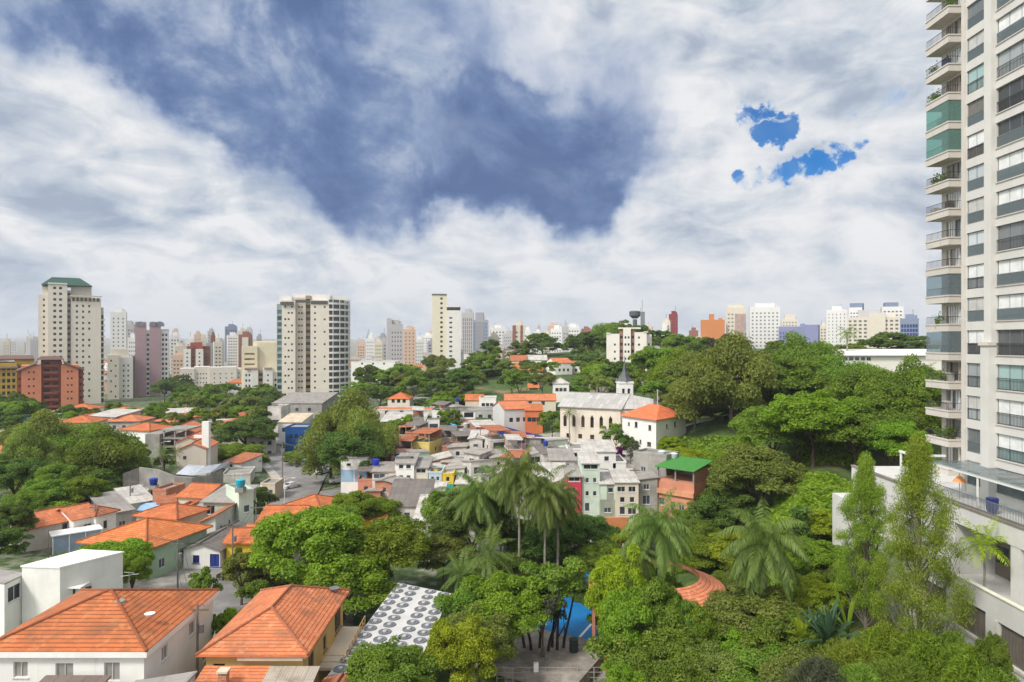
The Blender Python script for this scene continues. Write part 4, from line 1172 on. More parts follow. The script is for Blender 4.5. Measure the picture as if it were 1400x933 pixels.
b = thing('awning', 'light blue awning in front of the cream house', 'awning', tuple(onz(205, 693, 4.0))); mb = MB(); slope_quad(mb, [(-1.8, -1, -.5), (1.8, -1, -.3), (1.8, 1, .5), (-1.8, 1, .3)], .05); part('sheet', mb, plain((.25, .42, .62), .5), b)
for x in (-1.6, 1.6): part('post', MB().box(x - .05, -.9, -3, x + .05, -.8, -.45), M_STEEL, b)
for lb, A, B, ze, d, rm in (('orange roofed house at the street corner, farthest of the stepped three', (378, 694), (440, 700), 4.8, 8.5, M_TILE), ('middle house of three stepped orange roofs behind the big tree', (348, 716), (412, 716), 5.0, 9, M_TILE), ('nearest house of three stepped orange roofs behind the big tree', (322, 742), (384, 742), 4.6, 8, M_TILE3)):
    edge_house(lb, A, B, ze, d, wall=SAND, rk='hip' if 'farthest' in lb else 'gable', pitch=.34, rm=rm, wins={0: [(2, 1.5, 1, 1.1), (5, 1.5, 1, 1.1)], 1: [(3, 1.5, 1, 1.1)]})
MARKS.append(('the stepped orange roofs', 385, 710))
edge_house('low orange roofed house right of the big bright tree', (476, 712), (530, 710), 3.9, 6, wall=YELL, rk='gable', pitch=.28, rm=M_TILE, wins={0: [(3, 1, 1, 1)]})
# long concrete retaining wall with light canopy strip
def retaining():
    t = thing('retaining_wall', 'long streaked concrete retaining wall above the orange roofed houses', 'wall', (xat(235, 131), 131, 0))
    pts = [gx(168, 128), gx(190, 130), gx(215, 129), gx(238, 126), gx(262, 127), gx(286, 131), gx(304, 136)]
    tops = [zat(648, 128), zat(640, 130), zat(643, 129), zat(652, 126), zat(654, 127), zat(650, 131), zat(643, 136)]
    mb = MB(); cp = MB()
    for i in range(len(pts) - 1):
        a, b = pts[i], pts[i + 1]; ox, oy = t.location.x, t.location.y
        q = [(a[0] - ox, a[1] - oy), (b[0] - ox, b[1] - oy), (b[0] - ox, b[1] - oy + .5), (a[0] - ox, a[1] - oy + .5)]
        za, zb_ = tops[i], tops[i + 1]
        mb.prism(q, -1.5, 0, top=lambda p, q=q, za=za, zb_=zb_: za if p in (q[0], q[3]) else zb_)
        if i >= 3:
            e = [(q[0][0], q[0][1] + .55), (q[1][0], q[1][1] + .55), (q[1][0], q[1][1] + 5.5), (q[0][0], q[0][1] + 5.5)]
            cp.add([(*e[0], za + .3), (*e[1], zb_ + .3), (*e[2], zb_ + 1.2), (*e[3], za + 1.2)], [(0, 0), (5, 0), (5, 5), (0, 5)])
    part('wall', mb, M_CONC, t); part('canopy', cp, sheet((.50, .53, .60)), t)
    MARKS.append(('the long concrete wall', 230, 655))
retaining()
# terraced row with orange gables, white pillar, parking deck behind the wall
for i, (px, py, Y) in enumerate([(272, 605, 153), (266, 596, 163), (261, 588, 173), (256, 580, 184)]):
    X = xat(px, Y); g = ground(X, Y); h = zat(py + 5, Y) - g
    house(['nearest cream terrace house with orange gable and blank end wall', 'second cream terrace house in the row of orange gables', 'third cream terrace house in the row of orange gables', 'farthest terrace house in the row of orange gables'][i],
          (X, Y, g), 5.6, 9.4, h, .16, paint((.60, .53, .46), wear=.1), 'gable', .42, M_TILE3, {0: [(1.2, h * .55, .8, .9)], 3: [(2, h * .55, .8, 1.1), (5.5, h * .55, .8, 1.1)]}, ridge='y', over=.3, group='terraced houses with orange gables')
MARKS.append(('the terraced orange gables', 265, 600))
p = thing('pillar', 'tall white slab pillar right of the orange gabled terrace', 'pillar', (xat(282, 150), 150, ground(xat(282, 150), 150)))
part('shaft', MB().box(-.75, -.5, -1, .75, .5, zat(577, 150) - p.location.z), M_WHITE, p); part('bracket', MB().box(-2.6, -.3, 8, -.754, .3, 8.6), M_WHITE, p)
pd = thing('parking_deck', 'grey concrete parking deck with open levels left of the orange gables', 'parking deck', (xat(228, 165), 165, 3.6))
part('stair_block', MB().box(-3.6, -3, -2, -.2, 4, zat(592, 165) - 3.6), M_CONC, pd)
for z in (1.0, 3.0, 5.0, 7.0): part('deck', MB().box(-.196, -2.4, z, 6.0, 5, z + .35), M_CONC, pd)
for x in (.4, 3, 5.6): part('column', MB().box(x - .15, -2.2, -2, x + .15, -1.9, 7), M_CONC, pd)
edge_house('white house with orange band and hipped roof beyond the spreading trees', (160, 588), (205, 590), 9.5, 9, wall=M_WHITE, rk='hip', pitch=.3, rm=M_TILE, wins={0: [(2, 3, 3, 1), (7, 2.2, 1, 1.2)]}, gz=2.5)
edge_house('cream house with orange roof partly hidden at the left edge', (-30, 612), (24, 618), 8.2, 9, wall=M_DIRTY, rk='gable', pitch=.3, rm=M_TILE3, wins={0: [(3, 2, 1, 1)]}, gz=4)
edge_house('long pale walled house under low orange roof at the left edge', (-40, 640), (24, 636), 6.5, 9, wall=M_DIRTY, rk='shed', pitch=.25, rm=M_TILE2, wins={0: [(3, 1.2, 1, 1)]}, gz=3)
edge_house('bare white walled house behind the pale trunked tree at left', (14, 650), (56, 650), 6.0, 7, wall=M_DIRTY, rk='flat', rm=M_CONC, wins={0: [(3, 1.6, 1, 1)]}, gz=2)
edge_house('teal sheet roofed hall at the left edge', (-30, 582), (28, 580), 7.0, 14, wall=M_DIRTY, rk='shed', pitch=.08, rm=plain((.01, .12, .17), .4), wins={}, gz=0)
# houses left of the junction
for lb, A, B, ze, d, wl, rk, rm in (('low white house with orange strip roof and blue tanks by the junction', (302, 632), (330, 634), 4.2, 8, M_WHITE, 'shed', M_TILE2), ('flat white cement house below the orange strip roof', (300, 652), (345, 650), 3.2, 9, M_DIRTY, 'flat', M_CONC),
                                    ('pale green flat house by the cyan tank', (345, 676), (366, 674), 4.6, 6, MINTL, 'flat', M_CONC), ('cream cement terrace house left of the junction street lamp', (352, 664), (378, 664), 3.2, 6, SAND, 'flat', M_CONC)):
    edge_house(lb, A, B, ze, d, wall=wl, rk=rk, pitch=.12, rm=rm, wins={0: [(2, 1, .9, 1)]})
# ------------------------------------------------------------------ court in the trees
M_BLUE = plain((.005, .16, .42), .55)
A_, B_ = Vector((1.6, 73.2, 0)), Vector((10.0, 68.7, 0)); n_ = Vector((-(B_ - A_).y, (B_ - A_).x, 0)).normalized()
gzc = max(ground(p.x, p.y) for p in (A_, B_, A_ + n_ * 11, B_ + n_ * 11, (A_ + B_) / 2 + n_ * 6)) + .08
mb = MB(); mb.add([(p.x, p.y, gzc) for p in (A_, B_, B_ + n_ * 11, A_ + n_ * 11)]); structure('sports_court', mb, M_BLUE)
mb = MB(); a, b = Vector((7.0, 70.6, 0)), Vector((10.6, 78, 0)); u = (b - a).normalized(); s = Vector((u.y, -u.x, 0)) * .13
mb.add([(*(a - s).xy, gzc + .004), (*(a + s).xy, gzc + .004), (*(b + s).xy, gzc + .004), (*(b - s).xy, gzc + .004)])
o = structure('court_line', mb, M_WHITE)
mb = MB(); C_ = [A_ - n_ * .02 + (A_ - B_) * .6, B_ - n_ * .02, B_ - n_ * 9, A_ - n_ * 9 + (A_ - B_) * .6]
mb.prism([(p.x, p.y) for p in (C_[3], C_[2], C_[1], C_[0])], gzc - 1, gzc + .05); structure('paved_yard', mb, paint((.36, .32, .285), wear=.4, streak=.3, scale=.9))
mw = thing('wall', 'low blue painted wall behind the court trees', 'wall', (*(A_ + n_ * 11.3).xy, gzc - .5)); d_ = B_ - A_
part('panel', MB().prism([(0, 0), (d_.x, d_.y), (d_.x + n_.x * .3, d_.y + n_.y * .3), (n_.x * .3, n_.y * .3)], 0, 3.0), plain((.01, .18, .40), .6), mw)
for i, px in enumerate((784, 816)):
    q = onz(px, 890, gzc); dr = thing('drum', ['dark drum at the court edge, left of the white line', 'dark drum at the court edge, right of the white line'][i], 'drum', (q.x, q.y - .35, gzc + .05), 0, 'dark drums at the court edge')
    part('shell', MB().lathe((0, 0, 0), [(.42, 0), (.45, .3), (.42, .32), (.45, .7), (.42, .72), (.44, 1.2)], 14), plain((.02, .03, .035), .6), dr); part('lid', MB().lathe((0, 0, 1.2), [(.46, 0), (.46, .06), (.1, .12)], 14), plain((.03, .05, .04), .6), dr)
f = thing('fence', 'rusty pipe fence with a white post in front of the court', 'fence', (1.6, 63.2, .3))
for i in range(8): part('post', MB().tube([(-3 + i * 1.5, 0, -.6), (-3 + i * 1.5, 0, 1.5 if i != 4 else 1.0)], .05, 6), plain((.35, .32, .29), .6), f)
mb = MB()
for z in (.5, 1.0, 1.45): mb.tube([(-3, 0, z), (7.5, 0, z + .05)], .03, 5)
part('rail', mb, plain((.32, .29, .26), .6), f); part('gate_post', MB().box(.4, -.2, -.6, .85, .2, 1.9), M_WHITE, f)
# round tiled roof among the palms
def round_roof():
    Yc = 68.5; X = xat(896, Yc); g = ground(X, Yc); t = thing('pavilion', 'ring shaped pavilion with curved orange tile roof glimpsed between the palms', 'pavilion', (X, Yc, g))
    h = zat(792, Yc) - g; mb = MB(); n = 48; R0, R1 = 6.8, 4.3
    q = lambda r, a, z: (r * math.cos(a), r * math.sin(a), z)
    for i in range(n):
        a0, a1 = 6.2832 * i / n, 6.2832 * (i + 1) / n
        mb.add([q(R0, a0, h - .55), q(R0, a1, h - .55), q(R1, a1, h + .55), q(R1, a0, h + .55)], [(a0 * 5, 0), (a1 * 5, 0), (a1 * 5, 2.7), (a0 * 5, 2.7)])
        mb.add([q(R1, a0, h + .55), q(R1, a1, h + .55), q(R1 - .1, a1, h + .2), q(R1 - .1, a0, h + .2)])
    part('roof', mb, tiles((.66, .21, .10), .4), t)
    for i in range(12):
        a = 6.2832 * i / 12; x, y = 6.2 * math.cos(a), 6.2 * math.sin(a); part('post', MB().box(x - .14, y - .14, -1.5, x + .14, y + .14, h - .52), SALM, t)
round_roof()
# ------------------------------------------------------------------ hillside settlement
def tank(px, py, Y, r=.6, h=1.0, col=(.01, .05, .28), label='', z=None):
    q = at(px, py, Y); t = thing('water_tank', label, 'water tank', (q.x, q.y, q.z), 0, 'water tanks on the roofs')
    part('drum', MB().lathe((0, 0, 0), [(r * .82, 0), (r, h * .7), (r * 1.02, h)], 14), plain(col, .45), t)
    part('lid', MB().lathe((0, 0, h), [(r * 1.06, 0), (r * 1.06, .08), (r * .3, .25)], 14), plain(scl(col, 1.3), .45), t)
    part('stand', MB().box(-r * .9, -r * .9, -.7, r * .9, r * .9, -.003), M_CONC, t)
frng = random.Random(42); HOUSE_SPOTS = []
fpal = [(M_DIRTY, 'dirty white'), (M_CREAM, 'cream'), (M_BRICK, 'bare brick'), (GREYC, 'raw concrete'), (GREYW, 'light grey'), (M_WHITE, 'white'), (paint((.62, .50, .44), wear=.25, streak=.4), 'pale pinkish'), (M_DIRTY, 'off white'), (LBLUE, 'light blue'), (PINK, 'pink'), (SALM, 'salmon'), (ORW, 'orange red'), (MINTL, 'mint'), (paint((.62, .50, .16), wear=.2, streak=.3), 'ochre')]
fw = [5, 4, 8, 2.5, 1.5, 6, 3, 4, .8, 1.6, 2.2, .8, 1, .8]
roofs = [(M_SHEET, 'grey sheet'), (M_SHEETL, 'pale sheet'), (M_SHEETD, 'dark sheet'), (M_CONC, 'flat concrete'), (sheet((.36, .33, .295), dirt=.7), 'worn sheet'), (M_TILE2, 'brownish tile')]
rw = [3.5, 4, 2.5, 5, 5, 1.2]
rows_ = [(128, 498, 640, 5.6, 'first'), (135, 488, 745, 5.8, 'second'), (142.5, 480, 760, 5.8, 'third'), (150.5, 484, 748, 5.6, 'fourth'), (158.5, 492, 740, 5.2, 'fifth'), (166.5, 505, 690, 5.0, 'sixth'), (174.5, 500, 672, 5.0, 'seventh'), (183, 515, 640, 5.0, 'eighth'), (191, 590, 636, 5, 'ninth')]
taken = [(540, 648, 124, 133), (775, 990, 108, 126), (640, 775, 100, 130), (600, 640, 169, 178), (640, 680, 172, 182), (662, 760, 175, 200), (684, 745, 158, 178)]
for Y, p0, p1, hh, rn in rows_:
    px = p0 + frng.uniform(0, 8); k = 0
    while px < p1:
        w = frng.uniform(2.7, 4.7); wp = w / Y * FPX; c = px + wp / 2; yy = Y + frng.uniform(-1.2, 1.2)
        if not any(a < c < b and y0 < yy < y1 for a, b, y0, y1 in taken):
            X = xat(c, yy); g = ground(X, yy)
            wm, wn = frng.choices(fpal, fw)[0]; rm, rn2 = frng.choices(roofs, rw)[0]
            h = hh * frng.choice((.62, .8, 1.0, 1.22)) + frng.uniform(-.3, .3); d = frng.uniform(5, 7.2)
            flat = rm is M_CONC
            n = 2 if w > 4.4 else 1
            wins = {0: rowwins(w, n, h - 2.0, frng.uniform(.7, 1.1), frng.uniform(.8, 1.2), 2 if h > 4.6 else 1, -2.6, .3), 3: rowwins(d, 2, h - 2.0, .8, .9, 1, 2.6), 1: rowwins(d, 1, h - 2.0, .8, .9, 1, 2.6)}
            if frng.random() < .25: wins[0] = [(w / 2, h - 1.7, w * .72, 1.35)] + [x for x in wins[0] if x[1] < h - 3]
            house(f"{wn} hillside house, {rn2} roof", (X, yy, g), w, d, h, frng.uniform(-.5, .45), wm, 'flat' if flat else frng.choice(('shed', 'shed_left', 'shed_right', 'gable', 'shed_back')), frng.uniform(.06, .22), rm, wins, over=frng.uniform(.15, .5),
                  full=yy < 146, ridge=frng.choice('xy'), group='crowded hillside houses', auto=(X, yy, g + h * .7), base=3)
            k += 1
            hr = bpy.context.scene.objects[-1]
            while hr.parent: hr = hr.parent
            if flat and frng.random() < .85:                       # roofed terrace on top: posts and a lean sheet roof
                hz_ = frng.uniform(1.9, 2.4); ro_ = MB(); sl_ = frng.uniform(-.3, .3)
                slope_quad(ro_, [(-w / 2 - .2, -d / 2 - .2, h + hz_), (w / 2 + .2, -d / 2 - .2, h + hz_ + sl_), (w / 2 + .2, d / 2 + .1, h + hz_ + sl_ + .4), (-w / 2 - .2, d / 2 + .1, h + hz_ + .4)], .08)
                part('terrace_roof', ro_, frng.choice((M_SHEET, M_SHEETL, M_SHEETD, M_TILE2)), hr)
                for qx in (-w / 2 + .1, w / 2 - .1):
                    for qy in (-d / 2 + .1, d / 2 - .1): part('post', MB().box(qx - .07, qy - .07, h + .352, qx + .07, qy + .07, h + hz_ - .1), M_BRICK if qx < 0 else M_CONC, hr)
                if frng.random() < .6: part('back_wall', MB().box(-w / 2 + .2, d / 2 - .2, h + .352, w / 2 - .2, d / 2 - .08, h + hz_ + .1), frng.choice((M_BRICK, GREYC, M_DIRTY)), hr)
            elif not flat and h > 5 and frng.random() < .45:      # painted or bare brick upper floor
                part('upper_front', MB().box(-w / 2 - .02, -d / 2 - .03, h - 2.75, w / 2 + .02, -d / 2 - .003, h - 2.2), frng.choice((M_BRICK, SALM, GREYW, PINK)), hr)
            if frng.random() < .13: tank(c + frng.uniform(-8, 8), proj(X, yy, g + h + 1.1)[1], yy, .55, .95, frng.choice(((.01, .05, .28), (.01, .05, .28), (.02, .25, .42), (.45, .44, .42))), 'water tank on a hillside roof'); AUTO.append((bpy.context.scene.objects[-1].parent, 'roof water tank', (X, yy, g + h + 1)))
        px += wp * frng.uniform(.98, 1.12)
# small houses between the trees at the foot of the towers
hrng = random.Random(15)
for i in range(26):
    Y = hrng.uniform(190, 245); px = hrng.uniform(95, 372)
    if 355 < px and Y < 245 or (150 < px < 300 and Y < 205): continue
    X = xat(px, Y); g = ground(X, Y); w = hrng.uniform(6.5, 10.5); h = hrng.uniform(3.8, 6.2); wm, wn = hrng.choice(((M_WHITE, 'white'), (M_CREAM, 'cream'), (M_DIRTY, 'off white'))); rm, rn = hrng.choice(((M_TILE, 'orange'), (M_TILE3, 'orange'), (M_SHEETL, 'pale sheet')))
    house(f"{wn} {rn} roofed garden house", (X, Y, g), w, hrng.uniform(7, 10), h, hrng.uniform(-.4, .6), wm, 'hip' if 'orange' in rn else 'shed', .3 if 'orange' in rn else .12, rm, {0: rowwins(w, 3, h - 2.3, 1, 1.1, 2, -2.8), 1: rowwins(7, 2, h - 2.3, 1, 1.1)}, full=False, auto=(X, Y, g + h), group='houses at the foot of the towers')
    HOUSE_SPOTS.append((X, Y))
# hand placed houses of the front rows
def fh(label, px0, px1, pyb, pyt, Y, m, rk='flat', rm=None, d=6, wins=None, rz=0, pitch=.12, full=True, bands=None, over=.25):
    w = (px1 - px0) / FPX * Y; X = xat((px0 + px1) / 2, Y); g = min(ground(X, Y), zat(pyb, Y)); h = zat(pyt, Y) - g; yb = zat(pyb, Y) - g
    r = house(label, (X, Y + d / 2, g), w, d, h, rz, m, rk, pitch, rm or M_CONC, {k: [(s * (w if k in (0, 2) else d), yb + t * (h - yb), a, b) for s, t, a, b in v] for k, v in (wins or {}).items()}, over=over, full=full, base=3, group='crowded hillside houses')
    for (s0, s1, t0, t1, bm) in bands or []:
        part('painted_front', MB().box(-w / 2 + s0 * w + .003, -d / 2 - .05, yb + t0 * (h - yb), -w / 2 + s1 * w - .003, -d / 2 - .004, yb + t1 * (h - yb)), bm, r)
    return r
fh('white and light blue garage house beside the dark trunked trees', 466, 502, 660, 626, 136, M_WHITE, 'shed', M_SHEETL, 7, {0: [(.75, .62, .5, .5), (.3, .64, .9, .6)]}, bands=[(.0, .48, .02, .50, LBLUE), (.52, 1, .02, .50, LBLUE)])
fh('cream front house with two dark arches left of the white three storey', 509, 541, 672, 645, 131, M_CREAM, 'shed', M_SHEET, 6, {0: [(.25, .1, 1.0, 1.7), (.65, .1, 1.0, 1.7), (.3, .62, 2.2, .9)]})
fh('white three storey house with brick red band on the front row', 541, 566, 682, 634, 129, M_WHITE, 'shed', M_SHEET, 6.5, {0: [(.3, .84, .9, .8), (.7, .84, .9, .8), (.3, .52, .8, .9), (.7, .52, .8, .9), (.35, .08, .9, 1.6)]})
fh('cream three storey house with overhanging grey roof on the front row', 566, 585, 682, 640, 129.4, M_CREAM, 'shed', M_SHEET, 6.5, {0: [(.3, .48, .6, .9), (.7, .48, .6, .9), (.5, .82, 1.8, .8), (.5, .1, .8, 1.5)]})
fh('narrow house with pale blue, yellow and green painted front', 586, 604, 684, 648, 128.5, paint((.50, .62, .68), wear=.12), 'flat', M_SHEETL, 6, {0: [(.3, .72, .6, .8), (.7, .72, .6, .8), (.5, .38, .7, .9)]}, bands=[(.05, .35, .28, .62, YEL), (.65, .95, .28, .62, YEL), (0, 1, 0, .22, AQUA)])
fh('narrow house with yellow top floor over teal green floor', 604.6, 620, 680, 650, 128.6, YELL, 'flat', M_SHEETL, 6, {0: [(.5, .7, .7, .9)]}, bands=[(0, 1, .02, .58, AQUA)])
fh('long brick house under wide pale sheet roof behind the coloured fronts', 590, 655, 668, 645, 136, M_BRICK, 'shed', M_SHEETL, 8, {0: [(.3, .5, 1, 1), (.7, .5, 1, 1)]}, rz=.12, pitch=.2)
fh('bare brick tall house with blank side among the pale roofs', 604, 632, 640, 612, 150, M_BRICK, 'flat', M_CONC, 6, {0: [(.8, .4, .8, 1)]})
fh('pale grey roofed low house behind the palm tops', 623, 658, 678, 662, 127, M_DIRTY, 'shed', M_SHEETL, 7, {0: [(.5, .4, .8, .9)]})
fh('pink block house below the blue wall', 690, 702, 622, 598, 165, PINK, 'flat', M_CONC, 5, {})
fh('pale pink house with wide front below the blue wall', 703, 731, 622, 602, 164, PINK, 'flat', M_SHEETL, 6, {0: [(.3, .4, .9, 1)]})
fh('light blue small house with cyan tank on the upper slope', 608, 628, 606, 592, 172, paint((.5, .6, .66), wear=.2), 'flat', M_CONC, 5, {0: [(.5, .4, .8, .8)]})
fh('long brick house with pale roof beneath the blue wall', 645, 675, 600, 584, 176, M_BRICK, 'shed', M_SHEETL, 7, {0: [(.5, .3, 1, .9)]}, rz=.3)
fh('crimson narrow house with dark roof terrace', 775.5, 795, 702, 652, 113, CRIM, 'shed', M_SHEET, 6, {0: [(.5, .86, 1.9, .8), (.5, .55, .6, .9), (.5, .2, .6, .9)]}, bands=[(.0, 1, .80, .98, GREYW)] and None)
fh('mint green four storey house right of the crimson one', 795.5, 820, 704, 634, 113.4, MINTL, 'shed', M_SHEETL, 7, {0: [(.5, .88, 2.4, .8), (.3, .62, .6, .8), (.72, .62, .6, .8), (.3, .36, .6, .8), (.72, .36, .6, .8), (.3, .06, .8, 1.4)]})
fh('white house over olive plaster ground floor, right of the mint one', 820.5, 841, 706, 662, 112.6, OLV, 'shed', M_SHEETL, 6, {0: [(.7, .72, .9, .8), (.5, .1, 1.2, .8)]}, bands=[(0, .45, .5, .97, MINTL), (.92, 1, .5, .97, MINTL)])
fh('cream three storey house with balconies, fourth from crimson', 841.5, 873, 708, 660, 112.2, M_CREAM, 'shed', M_SHEETL, 7, {0: [(.25, .72, 1.3, .9), (.72, .72, 1.2, .9), (.3, .42, .8, .9), (.72, .42, .8, .9), (.3, .08, .9, 1.3), (.72, .08, 1.4, 1.1)]})
fh('unfinished grey concrete house between the cream and green roofed houses', 873.5, 899, 700, 656, 113.5, GREYC, 'shed_left', M_SHEET, 6, {0: [(.4, .22, 1.3, 1.5), (.4, .68, 1, .9)]})
def green_roof_house():
    a, b, cnr = onz(897, 668, 8.6), onz(952, 683, 8.2), onz(963, 670, 8.4)
    Y0 = 111; A = Vector((xat(898, Y0 + 3), Y0 + 3, 0)); B = Vector((xat(949, Y0 - 1.5), Y0 - 1.5, 0)); u = (B - A); w = u.length; rz = math.atan2(u.y, u.x); n = Vector((-u.y, u.x, 0)).normalized(); d = 6.5
    c = (A + B) / 2 + n * d / 2; g = min(ground(c.x, c.y), zat(708, 110)); h = zat(660, 111) - g
    r = thing('house', 'salmon brick house with bright green sheet roof over an open terrace', 'house', (c.x, c.y, g), rz, 'crowded hillside houses')
    poly_walls(r, rect(w, d), -3, h, SALM, {0: [(.9, h * .28, 1.1, 1.2), (2.9, h * .10, .8, 1.9), (4.5, h * .22, 1.0, 1.0)], 1: [(3, h * .3, .8, .9)]}, .15, True)
    for x in (-w / 2 + .15, 0, w / 2 - .15):
        part('post', MB().box(x - .12, -d / 2 + .05, h + .002, x + .12, -d / 2 + .29, h + 2.0), M_CONC, r)
    part('end_wall', MB().box(w / 2 - .2, -d / 2 + .3, h + .002, w / 2, d / 2, h + 2.0), M_BRICK, r); part('back_wall', MB().box(-w / 2, d / 2 - .2, h + .002, w / 2 - .21, d / 2, h + 2.2), M_CONC, r)
    part('ledge', MB().box(-w / 2 - .1, -d / 2 - .45, h * .62, w / 2 + .1, -d / 2 - .004, h * .62 + .8), paint((.62, .30, .17), wear=.2), r)
    mb = MB(); slope_quad(mb, [(-w / 2 - .2, -d / 2 - .5, h + 2.1), (w / 2 + .25, -d / 2 - .5, h + 2.1), (w / 2 + .25, d / 2 + .2, h + 3.0), (-w / 2 - .2, d / 2 + .2, h + 3.0)], .1); part('roof', mb, plain((.05, .22, .035), .6), r)
    MARKS.append(('the green roofed house', 930, 655))
    s = house('grey concrete upper house with two pale tanks behind the green roof', (c.x - 3.5, c.y + 6.0, g), 6.5, 4.5, h + 3.2, rz, GREYC, 'flat', .1, M_CONC, {0: [(2, h, 1, 1)]}, group='crowded hillside houses')
green_roof_house()
MARKS += [('the crimson house', 785, 675), ('the painted narrow fronts', 605, 665), ('the long pale sheet roof', 620, 648)]
for lb, px, py, Y, c_ in (('dark blue tank on the pale roofs below the church, left one', 752, 611, 150, (.01, .05, .25)), ('dark blue tank below the church, beside the purple shrub', 819, 613, 140, (.01, .05, .28)), ('dark teal tank on the grey roof behind the mint house', 820, 626, 130, (.01, .06, .14)),
                          ('blue tank on the roof beside the trunked trees', 514, 637, 134, (.01, .03, .40)), ('tall cyan tank on the upper slope', 620, 588, 171, (.02, .30, .50)), ('cyan tank over the pale green house by the street', 329, 667, 106, (.02, .32, .42)),
                          ('blue tank on the bare brick house by the concrete wall', 210, 664, 124, (.01, .04, .25)), ('pale tank on the grey house behind the green roof, left one', 905, 627, 118, (.45, .48, .5)), ('pale tank on the grey house behind the green roof, right one', 921, 630, 118, (.45, .48, .5))):
    tank(px, py, Y, .7, 1.1, c_, lb)
for lb, px0, px1, pyb, pyt, Y, m, rm in (('broad flat pale roofed house with stacked terraces below the church', 735, 778, 632, 612, 147, M_DIRTY, M_SHEETL), ('white flat roofed house in front of the church steps', 776, 812, 632, 616, 143, M_WHITE, M_CONC), ('grey sheet roofed house left of the mint house top', 752, 786, 648, 630, 133, GREYW, M_SHEET),
                                         ('white terrace house with long flat roof behind the mint house', 800, 842, 640, 618, 128, M_WHITE, M_SHEETL), ('low pale house behind the palm crown', 736, 776, 668, 652, 122, M_DIRTY, M_SHEETL), ('tiny green walled house left of the crimson house', 752, 776, 690, 662, 117, MINTL, M_SHEETL),
                                         ('white low house between the crimson row and the purple shrub', 838, 856, 645, 634, 128, M_WHITE, M_CONC)):
    fh(lb, px0, px1, pyb, pyt, Y, m, 'shed' if rm is not M_CONC else 'flat', rm, 8, {0: [(.3, .4, .9, .9), (.7, .4, .9, .9)]})
for lb, px0, px1, pyb, pyt, Y, rm, pt in (('broad worn grey shed roof in front of the coloured fronts', 528, 585, 716, 693, 112, M_SHEETD, .28), ('pale grey shed beside the lime bushes', 566, 612, 735, 712, 104, M_SHEETL, .2), ('white gabled small house right of the broad grey shed', 586, 603, 705, 690, 116, M_SHEETL, .2)):
    fh(lb, px0, px1, pyb, pyt, Y, M_DIRTY, 'shed', rm, 9, {0: [(.5, .3, .9, .9)]}, pitch=pt, full=False)
o = thing('retaining_wall', 'low orange earth coloured retaining wall under the crimson house row', 'wall', (xat(822, 106), 106, 0)); part('wall', MB().box(-4.6, -.3, -2, 4.2, .3, zat(708, 106)), paint((.55, .22, .09), wear=.3, streak=.3), o)
bw = thing('wall', 'deep blue painted boundary wall below the grey gabled houses', 'wall', (xat(708, 186), 186, ground(xat(708, 186), 186)))
for (a, ya, pa), (b, yb, pb) in (((674, 190, 580), (712, 184, 590)), ((712, 184, 590), (742, 176, 597))):
    za, zb_ = zat(pa, ya) - bw.location.z, zat(pb, yb) - bw.location.z
    q = [(xat(a, ya) - bw.location.x, ya - 186), (xat(b, yb) - bw.location.x, yb - 186), (xat(b, yb) - bw.location.x, yb - 185.6), (xat(a, ya) - bw.location.x, ya - 185.6)]
    part('panel', MB().prism(q, za - 4.0, 0, top=lambda p, q=q: za if p in (q[0], q[3]) else zb_), plain((.004, .035, .20), .6), bw)
MARKS.append(('the blue wall', 708, 595))
